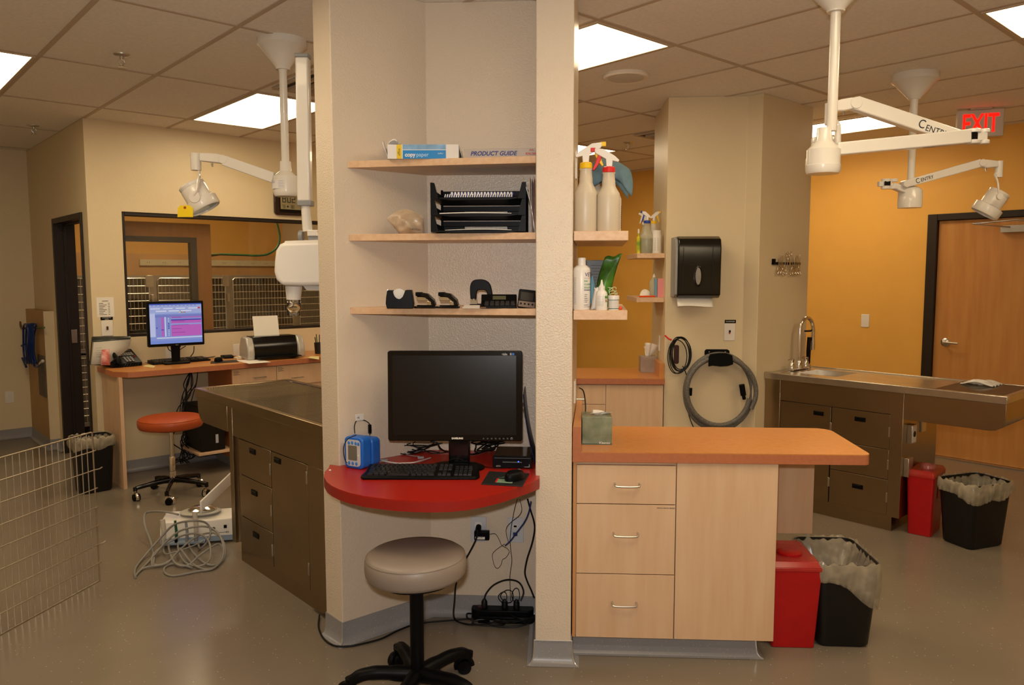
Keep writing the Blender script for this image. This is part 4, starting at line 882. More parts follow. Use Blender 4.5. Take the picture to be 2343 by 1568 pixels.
# ================================================================ FAR PENINSULA, BLOCK WALL
FB = 5.33; FT = .88
t = thing('far_countertop', 'copper laminate countertop far back in front of the ochre wall', 'countertop', W(0, 0, 0), DG)
MB().box(-.6, .768, FB, 5.92, FT-.004, FT).build('worktop', ORLAM, t); MB().box(-.6, .768, FB, 5.92, FT-.042, FT-.0042).build('edge_band', ORLAMD, t)
MB().box(.735, .768, FB+.04, 5.92, FT, FT+.10).build('upstand', ORLAM, t)
t = thing('far_cabinet', 'maple cabinet with drawers under the far copper countertop', 'cabinet', W(0, 0, 0), DG)
MB().box(-.6, .76, FB+.04, 5.9, 0.0, FT-.045).build('body', MAPLE, t)
c1 = ondg(1386, 900, FB+.02)[0]
MB().box(c1+.002, .76, FB+.02, FB+.0395, .1, FT-.048).build('door', MAPLE, t, bevel=.001)
zs = [FT-.048, ondg(1350, 926, FB+.02)[1], ondg(1350, 1010, FB+.02)[1], .1]
for i in range(3):
    dr = MB().box(.02, c1-.002, FB+.02, FB+.0395, zs[i+1]+.003, zs[i]).build('drawer', MAPLE, t, bevel=.001)
    MB().tube([(.12, FB+.02, zs[i]-.1), (.12, FB-.005, zs[i]-.1), (.22, FB-.005, zs[i]-.1), (.22, FB+.02, zs[i]-.1)], .004, 8).build('handle', NICKEL, dr)
p = gz(1484, 853, FT); tb = tissue_box('grey marbled tissue box with a tall white tissue on the far countertop', 1484, 853, FT, .118, .118, mat('grey_marble', '#a3958a', .35, vary=.2, vscale=12, col2='#8a7b6e', detail=7), DG); tissue(tb, .118, .115, 1.25)
tg = 'shelves on the side of the block wall'
for z, lb in ((1.745, 'upper short maple shelf on the side of the far block wall'), (1.437, 'lower short maple shelf on the side of the far block wall')):
    tag(MB().prism([tuple(W(a, b)[:2]) for a, b in ((.578, 5.44), (.769, 5.44), (.769, 5.98), (.560, 5.98))], z-.034, z).build('far_shelf', SHELF, bevel=.002), lb, 'shelf', tg)
zu, zl = 1.745, 1.437
spray('small spray bottle of green liquid with a blue trigger on the far shelf', 1481, 5.50, zu, .215, .044, WHITEP, BT, liquid=mat('green_liquid', '#2e5537', .3), dirn=-.7, body=mat('clear_plastic', '#c9c4ac', .25, alpha=.55))
spray('white spray bottle with a red nozzle behind the green one on the far shelf', 1496, 5.66, zu, .222, .038, WHITEP, YT, dirn=.7, body=mat('off_white_plastic', '#d8d0c0', .35))
spray('clear spray bottle left behind the green one on the far shelf', 1476, 5.68, zu, .215, .038, WHITEP, mat('trigger_white', '#e6e2dc', .35), dirn=-.7, body=mat('clear_plastic', '#c9c4ac'))
t = thing('supplement_jar', 'white pill bottle with printed label on the far shelf beside the green liquid', 'bottle', W(ondg(1502, 560, 5.50)[0], 5.50, zu), DG)
MB().lathe([(0, 0), (.033, 0), (.034, .003), (.034, .128), (.031, .135), (.031, .16), (0, .162)]).build('bottle', WHITEP, t)
q = MB(); q.use(mat('print_grey', '#6e6a70', .6))
for i in range(12): q.tube([(.0344*math.sin(a), -.0344*math.cos(a), .104-.0075*i) for a in (-1.0, -.4, .2, .8)], .0009, 4)
q.build('label_print', None, t)
t = thing('yellow_tube', 'slim yellow and green bottle at the left end of the far upper shelf', 'bottle', W(ondg(1461, 560, 5.50)[0], 5.50, zu), DG)
MB().lathe([(0, 0), (.015, 0), (.015, .11), (.006, .12), (.006, .14), (0, .14)], seg=18).build('bottle', mat('green_yellow', '#7a9c2a', .4, col2='#e8d21d', vary=.3, vscale=20), t); MB().lathe([(0, 0), (.007, 0), (.006, .03), (0, .03)], (0, 0, .14), seg=12).build('cap', WHITEP, t)
t = thing('red_tube', 'slim red and yellow tube beside the yellow one on the far upper shelf', 'tube', W(ondg(1467, 560, 5.58)[0], 5.58, zu), DG)
MB().lathe([(0, 0), (.011, 0), (.011, .10), (0, .105)], seg=16).build('tube', mat('tube_red', '#b8321c', .4, col2='#d8b21d', vscale=30), t)
t = thing('clear_flask', 'clear plastic bottle with a cone cap on the far lower shelf', 'bottle', W(ondg(1496, 660, 5.56)[0], 5.56, zl), DG)
MB().lathe([(0, 0), (.033, 0), (.034, .004), (.034, .10), (.022, .13), (.012, .14), (0, .14)]).build('bottle', mat('clear_plastic', '#c9c4ac'), t); MB().lathe([(.012, .14), (.010, .15), (.004, .165), (0, .166)], seg=16).build('cap', WHITEP, t)
def carton(name, label, px, b, z, w_, d_, h, m, rz=0.):
    t = MB().box(-w_/2, w_/2, 0, d_, 0, h).build(name, m, None, bevel=.001); t.location = W(ondg(px, 660, b)[0], b, z); t.rotation_euler = (0, 0, DG+rz); return tag(t, label, 'box')
carton('pink_carton', 'pink cardboard carton at the right end of the far lower shelf', 1512, 5.49, zl, .046, .09, .132, mat('pink_card', '#e08f93', .5))
carton('blue_carton', 'narrow light blue carton left of the pink one on the far lower shelf', 1501, 5.495, zl, .016, .09, .13, mat('blue_card', '#6f9db5', .5))
o = MB().tube([(-.06, 0, .006), (.055, 0, .007)], .006, 8).build('orange_marker', mat('orange_plastic', '#e4500f', .4), None); o.location = W(ondg(1482, 678, 5.47)[0], 5.47, zl); o.rotation_euler = (0, 0, DG+.1); tag(o, 'orange marker pen lying at the front of the far lower shelf', 'pen')
t = thing('crumpled_wipe', 'crumpled white tissue on the far lower shelf behind the orange marker', 'tissue', W(ondg(1475, 670, 5.54)[0], 5.54, zl), DG)
MB().grid(lambda u, v: (.045*math.cos(2*PI*u)*math.cos(v*PI/2)*(1+.2*math.sin(10*u)), .03*math.sin(2*PI*u)*math.cos(v*PI/2), .045*math.sin(v*PI/2)*(1+.25*math.sin(8*u*PI))), 20, 8, closed_u=True).build('wipe', mat('tissue', '#eee'), t)

# things on the block wall front, b = 5.385
BF = 5.385
def bw(px, py, off=0.): a, z = ondg(px, py, BF-off); return W(a, BF-off, z)
tp = bw(1585, 612); t = thing('paper_towel_dispenser', 'smoky black paper towel dispenser on the block wall', 'towel dispenser', tp, DG)
hw_, hh_ = .150, .205
pf = [(-hh_, 0), (-hh_, -.16), (-hh_+.02, -.20), (hh_-.08, -.21), (hh_-.02, -.19), (hh_, -.14), (hh_, 0)]
q = MB(); q.prism([(y, z) for z, y in pf], -hw_+.018, hw_, plane='x'); q.build('cover', mat('smoke_plastic', '#14110d', .18, vary=.1), t, bevel=.008)
MB().prism([(y*.96, z*.98) for z, y in pf], -hw_, -hw_+.018, plane='x').build('side_panel', GREYP, t, bevel=.004)
q = MB(); q.box(-.10, -.097, -.212, -.205, -.15, .13).box(.092, .095, -.212, -.205, -.15, .13); q.build('ridge', BLACKM, t)
q = MB(); q.use(BLACKG).lathe([(0, 0), (.026, 0), (.026, .006), (.022, .009), (0, .009)], (0, -.204, -.06), axis=(0, -1, 0), sx=1, sy=2.75, seg=30); q.use(mat('level_window', '#8f8b86', .2)).lathe([(0, 0), (.018, 0), (.018, .0035), (0, .004)], (0, -.212, -.06), axis=(0, -1, 0), sx=1, sy=3.1, seg=30); q.build('level_window', None, t)
q = MB(); q.grid(lambda u, v: (-.125+.235*u, -.12-.05*v, -hh_+.012-.07*v+.004*math.sin(5*u)), 12, 4); q.build('paper_towel', PAPER, t, thick=.0015)
# switch and label
p = bw(1669, 760); t = thing('light_switch', 'white toggle switch plate with a red dot on the block wall above the hose', 'switch', p, DG)
MB().box(-.038, .038, -.006, 0, -.06, .06).build('cover_plate', mat('plate_warm', '#ece6dc', .35), t, bevel=.003)
MB().box(-.005, .005, -.017, -.006, -.002, .013).build('toggle', BLACKP, t); MB().lathe([(0, 0), (.006, 0), (.005, .004), (0, .005)], (0, -.006, -.008), axis=(0, -1, 0), seg=12).build('indicator', mat('red_dot', '#d21a16', .4), t)
p = bw(1671, 736); t = thing('name_label', 'small black SCAVENGER label stuck above the switch on the block wall', 'label', p, DG)
MB().box(-.038, .038, -.0015, 0, -.0115, .0115).build('tape', BLACKP, t); text('SCAVENGER', .0115, (0, -.0018, -.004), PAPER, t, align='CENTER', sx=.95)
# hose reel
p = bw(1640, 814); t = thing('hose_hook', 'black plastic hose hanger screwed to the block wall', 'hose hanger', p, DG)
q = MB(); q.prism([(-.075, .045), (-.085, .035), (-.085, .005), (.085, .005), (.085, .035), (.070, .045)], -.012, 0, plane='y')
q.prism([(-.070, .022), (-.02, .030), (.04, .030), (.080, .014), (.086, -.045), (.05, -.058), (0, -.062), (-.05, -.055), (-.080, -.062), (-.078, .005)], -.125, -.11, plane='y').box(-.05, .05, -.115, 0, -.045, -.030).prism([(-.035, -.028), (.02, -.028), (.012, -.07), (-.025, -.07)], -.02, -.003, plane='y'); q.build('bracket', BLACKP, t, bevel=.004)
for x in (-.055, .055): MB().lathe([(0, 0), (.005, 0), (.004, .003), (0, .003)], (x, -.012, .027), axis=(0, -1, 0), seg=10).build('screw', NICKEL, t)
hc = bw(1641, 897, .04)
def ring(R1, R2, off, sx=0.): return [W(ondg(1641+sx, 897, BF)[0]+R1*math.sin(x), BF-off, hc.z+R2*math.cos(x)) for x in [i*2*PI/20 for i in range(20)]]
t = thing('vacuum_hose', 'grey corrugated hose coiled on the black hanger of the block wall', 'hose', hc)
def hose(pts, r, nm, m): 
    P = [v-hc for v in pts]; return MB().tube(P, [r*(1+.0) for _ in P], 12).build(nm, m, t)
HG = mat('hose_grey', '#77736c', .45, vary=.25, vscale=120)
pts = spline(ring(.228, .262, .045), 5, True); pts2 = spline([W(ondg(1641, 897, BF)[0]+(.205+.002*i)*math.sin(x), BF-.085, hc.z+.01+(.235)*math.cos(x)) for i, x in enumerate([-.1+k*PI/10 for k in range(-14, 8)])], 5)
MB().tube([v-hc for v in pts], .0175, 12, closed=True).build('outer_coil', HG, t); MB().tube([v-hc for v in pts2], .0165, 12).build('inner_coil', HG, t)
e0 = bw(1697, 880, .06); e1 = bw(1701, 905, .06); e2 = bw(1703, 914, .06)
MB().cyl(e0-hc, e1-hc, .019).cyl(e1-hc, e2-hc, .012).build('hose_cuff', BLACKP, t)
e0 = bw(1578, 888, .06); e1 = bw(1577, 905, .06); MB().cyl(e0-hc, e1-hc, .019).build('hose_band', BLACKP, t)
# cable coil with red tie
t = thing('cable_coil', 'coiled black cable with a red tie hanging at the edge of the block wall', 'cable coil', bw(1550, 812, .03), DG)
q = MB(); random.seed(2)
for k in range(6): 
    cx, cz, rx, rz_ = random.uniform(-.012, .022), random.uniform(-.012, .012), .068+.01*random.random(), .112+.015*random.random()
    q.tube([(cx+rx*math.sin(x)*(1 if math.sin(x) > 0 else .8), -.004*k, cz+rz_*math.cos(x)) for x in [i*PI/6 for i in range(12)]], .0032, 6, closed=True, sm=3)
q.build('loops', BLACKM, t)
q = MB().at(TR(-.01, -.02, .005)); q.prism(rpoly(.032, .13, .012), -.012, .012, plane='y'); q.build('inline_remote', mat('maroon_plastic', '#331312', .35), t, bevel=.003)
MB().tube([(-.09, -.01, .135), (-.065, -.02, .112), (-.045, -.025, .104)], .006, 8).build('red_tie', RT, t)
d0 = bw(1550, 812, .03)
iv = RZ(-DG)
MB().tube([iv @ (bw(*q_, .03)-d0) for q_ in ((1562, 838), (1570, 856), (1574, 880), (1577, 910), (1574, 938), (1580, 962), (1590, 985))], .0034, 6, sm=4).build('hanging_cord', BLACKM, t)
p = bw(1514, 800) if False else W(.768, 5.62, ondg(1516, 788, 5.55)[1]); o = MB().box(-.006, 0, -.035, .035, -.055, .055).build('outlet_plate', WHITEP, None, bevel=.002); o.location = p; o.rotation_euler = (0, 0, DG); tag(o, 'white outlet plate on the side of the block wall above the far countertop', 'outlet')

# things on the side face Y = 2.775 (local x = +X)
def by(px, py, off=0.): x, z = onY(px, py, 2.775-off); return V((x, 2.775-off, z))
p = by(1800, 603); t = thing('instrument_rack', 'black magnetic strip holding scissors and clamps on the block wall', 'tool rack', p, 0)
MB().box(-.205, .175, -.014, 0, -.010, .008).box(-.205, -.188, -.022, 0, -.008, .030).build('strip', BLACKP, t, bevel=.002)
random.seed(9); rack_p = p
def hemo(x, L, tilt, up, label, k):
    t2 = thing('surgical_clamp', label, 'surgical clamp', rack_p+V((x, -.018, 0)), 0, 'clamps and scissors on the magnetic strip')
    q = MB().at(M.Rotation(tilt, 4, 'Y')); s_ = 1 if up else -1
    for sd in (-1, 1):
        q.tube([(sd*.002, sd*.001, s_*-L*.42), (sd*.002, sd*.001, 0), (sd*.005, 0, s_*L*.2), (sd*.014, 0, s_*L*.38)], [.0018, .003, .0024, .0022], 6)
        q.tube([(sd*.016+.011*math.cos(a), 0, s_*(L*.38+.012)+.014*math.sin(a)) for a in [i*PI/5 for i in range(10)]], .0022, 6, closed=True)
    q.build('clamp', CHROME, t2)
xs = [-.145, -.125, -.105, -.085, -.055, -.025, .005, .02, .045, .07, .09, .11, .13, .15]
names = ['leftmost', 'second from left', 'third from left', 'fourth from left', 'fifth from left', 'sixth from left', 'seventh from left', 'eighth from left', 'seventh from right', 'sixth from right', 'fifth from right', 'fourth from right', 'third from right', 'rightmost']
nm = ['leftmost', 'second from the left', 'third from the left', 'fourth from the left', 'fifth from the left', 'sixth from the left', 'seventh from the left', 'seventh from the right', 'sixth from the right', 'fifth from the right', 'fourth from the right', 'third from the right', 'second from the right', 'rightmost']
for i, x in enumerate(xs): hemo(x, .12+.04*random.random(), random.uniform(-.18, .18), i in (5, 6), 'steel clamp hanging on the magnetic strip, the %s one' % nm[i], i)
# black edged board on the hidden end of the block wall
o = MB().box(5.412, 5.434, 2.80, 2.86, onY(1850, 800, 2.78)[1], onY(1850, 537, 2.78)[1]).build('wall_board', BLACKP, None, bevel=.006); tag(o, 'tall narrow black edge of a board on the end of the block wall', 'board')
y, z = onX(1980, 734, X1); t = thing('blank_wall_plate', 'white rectangular plate on the ochre wall left of the wooden door', 'wall plate', (X1, y, z), -PI/2)
MB().box(-.037, .037, -.006, 0, -.06, .06).build('cover_plate', mat('plate_warm', '#ece6dc'), t, bevel=.003); q = MB()
for s_ in (-1, 1): q.lathe([(0, 0), (.003, 0), (0, .001)], (0, -.006, s_*.042), axis=(0, -1, 0), seg=8)
q.build('screws', NICKEL, t)
# ================================================================ STEEL TREATMENT TABLES
TZ = .925
def steel_pull(q, y, z, par):   # recessed black cup pull on a face looking towards -X
    o = MB(); o.use(BLACKP).box(q-.004, q+.001, y-.034, y+.034, z-.014, z+.014); o.use(BLACKG).box(q-.0055, q-.004, y-.026, y+.026, z+.003, z+.011); o.build('pull', None, par, bevel=.001)
def hinge(q, y, z, par, nm='hinge'):
    MB().box(q-.006, q+.001, y-.006, y+.006, z-.03, z+.03).build(nm, STEELH, par, bevel=.001)
LX = 4.83
t = thing('treatment_table', 'long stainless steel treatment table with sink standing against the block wall', 'treatment table', (0, 0, 0))
yE = onX(2306, 905, LX)[0]; yB = onX(2064, 960, LX)[0]; y0 = 2.772; WX = 5.42
fx = LX+.03
rim = MB(); rim.box(LX, LX+.03, yE, y0, TZ-.045, TZ).box(WX-.03, WX, yE, y0, TZ-.045, TZ).box(LX+.03, WX-.03, yE, yE+.03, TZ-.045, TZ).box(LX+.03, WX-.03, 2.27+.43, y0, TZ-.045, TZ-.004)
rim.build('rim', STEELH, t, bevel=.004)
bas = (5.00, 5.30, 2.34, 2.62)
o = MB(); bx0, bx1, by0, by1 = bas
o.box(LX+.03, bx0, yE+.03, y0-.07, TZ-.02, TZ-.008).box(bx1, WX-.03, yE+.03, y0-.07, TZ-.02, TZ-.008).box(bx0, bx1, yE+.03, by0, TZ-.02, TZ-.008).box(bx0, bx1, by1, y0-.07, TZ-.02, TZ-.008)
o.build('tabletop', STEELH, t)
o = MB()
o.quad([(bx0, by0, TZ-.01), (bx0, by1, TZ-.01), (bx0+.02, by1-.02, TZ-.14), (bx0+.02, by0+.02, TZ-.14)]).quad([(bx1, by0, TZ-.01), (bx1, by1, TZ-.01), (bx1-.02, by1-.02, TZ-.14), (bx1-.02, by0+.02, TZ-.14)])
o.quad([(bx0, by0, TZ-.01), (bx1, by0, TZ-.01), (bx1-.02, by0+.02, TZ-.14), (bx0+.02, by0+.02, TZ-.14)]).quad([(bx0, by1, TZ-.01), (bx1, by1, TZ-.01), (bx1-.02, by1-.02, TZ-.14), (bx0+.02, by1-.02, TZ-.14)]).box(bx0+.02, bx1-.02, by0+.02, by1-.02, TZ-.143, TZ-.14)
o.build('sink_basin', STEELH, t)
o = MB(); gy0, gy1 = yE+.035, by0-.12
n = 26
for i in range(n): x = LX+.045+(WX-LX-.09)*i/(n-1); o.box(x-.003, x+.003, gy0, gy0+.36, TZ-.008, TZ-.002)
for y in (gy0, gy0+.12, gy0+.24, gy0+.36): o.box(LX+.04, WX-.04, y-.003, y+.003, TZ-.010, TZ-.005)
o.build('grate', CHROME, t)
# overhanging tub
zt2 = TZ-.045; zb2 = onX(2100, 958, LX+.01)[1]; zb2 = TZ-.205
tub = [(yB, zt2), (yE+.006, zt2), (yE+.006, zb2+.075)]+[(yE+.081-.075*math.cos(x), zb2+.075-.075*math.sin(x)) for x in (.4, .8, 1.2, PI/2)]+[(yB, zb2)]
MB().prism(tub, LX+.012, WX-.012, plane='x').build('overhanging_tub', STEEL, t, bevel=.003)
# cabinet
o = MB(); o.box(fx+.018, WX-.03, yB+.005, y0, .10, TZ-.15); o.box(fx-.012, WX-.02, yB, onX(2037, 980, fx-.004)[0]-.001, .10, zt2).box(fx-.012, fx+.018, 2.66, y0, 0.0, zt2).box(fx-.010, fx+.018, yB+.045, 2.66, TZ-.185, zt2)
o.build('body', STEEL, t, bevel=.002); 
MB().box(fx+.03, WX-.06, yB+.06, y0, 0, .10).build('toe_kick', STEEL, t)
MB().box(fx+.006, fx+.0185, onX(2037, 980, fx-.004)[0]-.001, 2.655, .102, TZ-.187).build('gap_shade_plate', BLACKM, t)  # black plate set behind the fronts to paint shade into their gaps
fy = fx-.004
ya, yb_, yc = onX(1779, 950, fy)[0], onX(1902, 960, fy)[0], onX(2037, 980, fy)[0]
ztop = TZ-.19; 
d_ = MB().box(fy, fx+.018, yb_+.004, ya-.003, .105, ztop).build('door', STEEL, t, bevel=.001)
yy, zz_ = onX(1873, 946, fy); steel_pull(fy, yy, zz_, d_); hinge(fy, yb_+.002, ztop-.13, d_); hinge(fy, yb_+.002, .24, d_)
z1_ = onX(1970, 1019, fy)[1]; z2_ = onX(1965, 1086, fy)[1]
for zz0, zz1q, py in ((z1_+.002, ztop, 960), (z2_+.002, z1_-.002, 1040), (.105, z2_-.002, 1113)):
    d_ = MB().box(fy, fx+.018, yc+.003, yb_-.003, zz0, zz1q).build('drawer', STEEL, t, bevel=.001)
    yy, zz_ = onX(1968 if py < 1100 else 1959, py, fy); steel_pull(fy, (yb_+yc)/2+.0, zz_, d_); hinge(fy, yc+.002, (zz0+zz1q)/2, d_)
# outlets on the table end
for px, py, X_ in ((2082, 992, 4.94), (2112, 967, 5.10), (2074, 1068, 4.93)):
    dd = ray(px, py); tt = (yB-.004)/dd.y; z = HC+dd.z*tt; x = dd.x*tt
    o = thing('outlet_box', 'metal outlet box on the right steel table end, %s' % {2082: 'with a round black socket', 2112: 'the small one under the overhang', 2074: 'the lowest one beside the red container'}[px], 'outlet', (x, yB, z))
    MB().box(-.035, .035, -.03 if px != 2112 else -.012, 0, -.058, .058).build('box', STEELH, o, bevel=.002)
    if px == 2082: MB().lathe([(0, 0), (.02, 0), (.018, .003), (0, .003)], (0, -.03, 0), axis=(0, -1, 0), seg=20).build('socket', BLACKP, o); MB().box(-.028, .028, -.0315, -.03, -.05, .05).build('face', mat('plate_warm', '#eee'), o)
# faucet
fb = V((5.21, 2.70, TZ)); fp = V((onY(1828, 835, 2.70)[0], 2.70, TZ-.004)); t = thing('faucet', 'chrome gooseneck faucet with two lever handles on the right steel table', 'faucet', fp)
o = MB(); o.box(-.115, .115, -.022, .022, 0, .014); o.lathe([(.03, .012), (.026, .03), (.02, .06), (.016, .065), (0, .065)], seg=20); o.build('base', CHROME, t, bevel=.003)
h0 = onY(1828, 727, 2.70)[1]-TZ
o = MB(); rr = .075; top = h0-rr
gp = [(0, 0, .06), (0, 0, top)]+[(rr-rr*math.cos(a), -.02*a/PI, top+rr*math.sin(a)) for a in [PI*i/8 for i in range(1, 9)]]+[(2*rr+.004, -.02, top-.06), (2*rr+.004, -.02, top-.09)]
o.tube(gp, .0135, 12); o.cyl((2*rr+.004, -.02, top-.09), (2*rr+.004, -.02, top-.16), .016).build('spout', CHROME, t)
for s_ in (-1, 1):
    o = MB(); o.lathe([(.022, 0), (.02, .035), (.014, .045), (.017, .05), (.017, .07), (0, .072)], (s_*.1, 0, .012), seg=18); o.tube([(s_*.1, 0, .075), (s_*.1-.05, -.01, .085), (s_*.1-.075, -.012, .082)], .0065, 8, flat=.6); o.build('tap_handle', CHROME, t)
t2 = thing('spray_hose', 'black hand sprayer standing in its holder beside the gooseneck faucet', 'sprayer', fp+V((2*rr+.004+.0, .01, 0)))
o = MB(); o.lathe([(.022, 0), (.018, .02), (.012, .03), (0, .03)], seg=16); o.build('holder', CHROME, t2)
o = MB(); o.tube([(0, 0, .03), (.0, 0, .12), (-.002, -.01, .22)], [.014, .016, .020], 12); o.tube([(-.02, -.02, .22), (-.035, -.02, .15), (-.03, -.02, .09)], .007, 8, sm=3); o.box(-.045, .06, -.015, .015, .262, .272).build('handle', BLACKP, t2)
# crumpled plastic on the table
p = gz(2245, 880, TZ-.002); t = thing('plastic_wrap', 'crumpled clear plastic packet lying on the grate of the right steel table', 'plastic wrap', p)
MB().grid(lambda u, v: (-.09+.18*u, -.09+.18*v, .004+.020*abs(math.sin(7*u+3*v))*math.sin(PI*v)+.006*math.sin(19*u)), 16, 14).build('wrap', mat('wrap_white', '#e9e6df', .12, alpha=.75, vary=.1, bump=.4, bscale=50), t, thick=.001)
# ---- left table
TX = 1.635
t = thing('treatment_table', 'stainless steel treatment table with a bar grate top, left of the niche', 'treatment table', (0, 0, 0))
yL = gz(443, 888, TZ).y; yR = 3.04; W2 = TX+.60
o = MB(); o.box(TX, TX+.03, yR, yL, TZ-.05, TZ).box(W2-.03, W2, yR, yL, TZ-.05, TZ).box(TX+.03, W2-.03, yL-.03, yL, TZ-.05, TZ).box(TX+.03, W2-.03, yR, yR+.1, TZ-.05, TZ); o.build('rim', STEEL, t, bevel=.004)
MB().box(TX+.03, W2-.03, yR+.1, yL-.03, TZ-.12, TZ-.085).build('tray', mat('tray_dark', (.16, .13, .09), .4, .8), t)
o = MB(); n = 36
for i in range(n): x = TX+.045+(W2-TX-.09)*i/(n-1); o.tube([(x, yR+.11, TZ-.006), (x, yL-.04, TZ-.006)], .0028, 5)
for k in range(7): y = yR+.13+(yL-yR-.2)*k/6; o.tube([(TX+.034, y, TZ-.011), (W2-.034, y, TZ-.011)], .0035, 5)
o.build('grate', CHROME, t)
yCb = onX(528, 1000, TX+.03)[0]
tub = [(yCb, TZ-.05), (yL-.006, TZ-.05), (yL-.006, TZ-.20+.09)]+[(yL-.096+.09*math.cos(x), TZ-.20+.09-.09*math.sin(x)) for x in (.4, .8, 1.2, PI/2)]+[(yCb, TZ-.20)]
MB().prism(tub, TX+.012, W2-.012, plane='x').build('overhanging_tub', STEEL, t, bevel=.003)
fx = TX+.03; fy = fx-.006
o = MB(); o.box(fx+.015, W2-.03, yR, yCb-.005, .10, TZ-.10).box(fx-.010, W2-.02, yCb-.05, yCb, .10, TZ-.05).box(fx-.008, fx+.015, yR, yCb-.05, TZ-.215, TZ-.05)
yS = onX(704, 1100, fy)[0]; o.box(fx-.008, fx+.015, yR, yS-.004, 0.02, TZ-.215); o.build('body', STEEL, t, bevel=.002)
MB().box(fx+.012, W2-.06, yR, yCb-.07, 0, .10).build('toe_kick', STEEL, t)
y1_, y2_ = onX(545, 1000, fy)[0], onX(619, 1030, fy)[0]
ztop = TZ-.22
MB().box(fx+.004, fx+.0155, yS-.002, y1_+.001, .092, TZ-.216).build('gap_shade_plate', BLACKM, t)  # gap shade painted as a black plate behind this door and drawers
d_ = MB().box(fy, fx+.015, yS+.003, y2_-.004, .095, ztop).build('door', STEEL, t, bevel=.001)
yy, zq = onX(635, 1054, fy); steel_pull(fy, yy, zq, d_); hinge(fy, yS+.004, ztop-.06, d_); hinge(fy, yS+.004, .20, d_)
za, zb_ = onX(583, 1100, fy)[1], onX(585, 1198, fy)[1]
for z0_, z1q, px, py in ((za+.002, ztop, 578, 1033), (zb_+.002, za-.002, 582, 1128), (.095, zb_-.002, 586, 1225)):
    d_ = MB().box(fy, fx+.015, y2_+.003, y1_-.003, z0_, z1q).build('drawer', STEEL, t, bevel=.001)
    yy, zq = onX(px, py, fy); steel_pull(fy, yy, zq, d_); hinge(fy, y2_+.006, (z0_+z1q)/2, d_)

# ================================================================ CEILING LAMPS AND THE TUBE HEAD
class Sheet:      # an upright plane through base that faces the photographer; pixel -> local (x, z)
    def __init__(s, base): s.b = V((base[0], base[1], 0)); s.rz = -YAW; s.x = V((math.cos(s.rz), math.sin(s.rz), 0))
    def __call__(s, px, py): p = onp(px, py, s.b, s.rz); return ((p-s.b).dot(s.x), p.z-CE)
    def m(s): return (s.b.dot(V((math.sin(YAW), math.cos(YAW), 0))))/FPX
def lamp_arm(sh, t, nm, poly, th, m=WHITEE, y=0., bevel=.005): return MB().prism([sh(*q) for q in poly], y-th/2, y+th/2, plane='y').build(nm, m, t, bevel=bevel)
def lamp_post(sh, t, cx, prof_canopy, prof_pole, prof_body):
    k = sh.m(); x0 = sh(cx, 300)[0]
    for nm, pr in (('ceiling_canopy', prof_canopy), ('pole', prof_pole), ('pivot_housing', prof_body)):
        P = [(0, sh(cx, pr[0][1])[1] if pr[0][1] > -50 else 0)]+[(r*k, min(0, sh(cx, y)[1]) if y > -50 else 0) for r, y in pr]+[(0, sh(cx, pr[-1][1])[1])]
        MB().lathe(P, (x0, 0, 0), seg=36).build(nm, WHITEE, t, smooth=40)
def lamp_head(sh, t, back, front, rb, rf, tilt_y=-.35, par=None):
    k = sh.m(); a = V((sh(*back)[0], 0, sh(*back)[1])); b = V((sh(*front)[0], 0, sh(*front)[1])); L = (b-a).length; ax = (b-a).normalized(); ax = (ax+V((0, tilt_y, 0))).normalized(); L *= 1.05
    c = MB(); c.lathe([(0, 0), (rb*k*.9, 0), (rb*k, .006), (rb*k, .02), (rb*k*.975, .022), (rb*k*.975, .026), (rb*k, .028), (rb*k, L*.60), (rf*k, L*.66), (rf*k, L*.95), (rf*k*.94, L), (rf*k*.86, L), (rf*k*.84, L*.93)], a, seg=40, axis=ax)
    h = c.build('lamp_head', WHITEE, t, smooth=40)
    MB().lathe([(0, L*.955), (rf*k*.86, L*.95), (rf*k*.86, L*.90), (0, L*.90)], a, seg=32, axis=ax).build('lens', mat('lens_blue', '#9fb8c6', .1, spec=.8), h)
    return a+ax*L*.45, k
# lamp 1
b1 = gz(650, 92, CE); s1 = Sheet(b1)
t = thing('ceiling_lamp', 'white ceiling exam lamp with a yellow tag hanging on its tilted head', 'lamp', (b1.x, b1.y, CE), s1.rz, 'white ceiling mounted exam lamps')
lamp_post(s1, t, 651, [(54, -99), (54.5, 107), (49, 111), (17, 154), (15, 160)], [(12, 158), (8.5, 163), (8.5, 372)], [(12, 370), (13, 392), (20, 398), (27.5, 404), (28, 438), (27, 446), (24, 450)])
lamp_arm(s1, t, 'arm', [(515, 356), (630, 396), (625, 420), (510, 379)], .045)
lamp_arm(s1, t, 'arm_joint', [(459, 351), (496, 352), (521, 358), (512, 375), (459, 369)], .04)
k = s1.m()
MB().lathe([(9.5*k, -.024), (9.5*k, .024)], (s1(513, 366)[0], 0, s1(513, 366)[1]), axis=(0, 1, 0)).build('pivot', WHITEE, t, bevel=.002)
MB().lathe([(0, s1(448, 390)[1]), (11*k, s1(448, 390)[1]), (11.5*k, s1(448, 385)[1]), (11.5*k, s1(448, 351)[1]), (0, s1(448, 349)[1])], (s1(448, 370)[0], 0, 0)).build('swivel', WHITEE, t)
MB().cyl((s1(485, 374)[0], 0, s1(485, 374)[1]), (s1(486, 382)[0], 0, s1(486, 382)[1]), .006, .004).build('lock_screw', CHROME, t)
MB().tube([(s1(x, y)[0], yy, s1(x, y)[1]) for x, y, yy in ((455, 388, 0), (458, 400, -.01), (464, 412, -.05), (464, 440, -.075), (458, 452, -.075))], .010, 10, sm=4, flat=.6).build('yoke', WHITEE, t)
lamp_head(s1, t, (436, 421), (468, 476), 29, 36, .05)
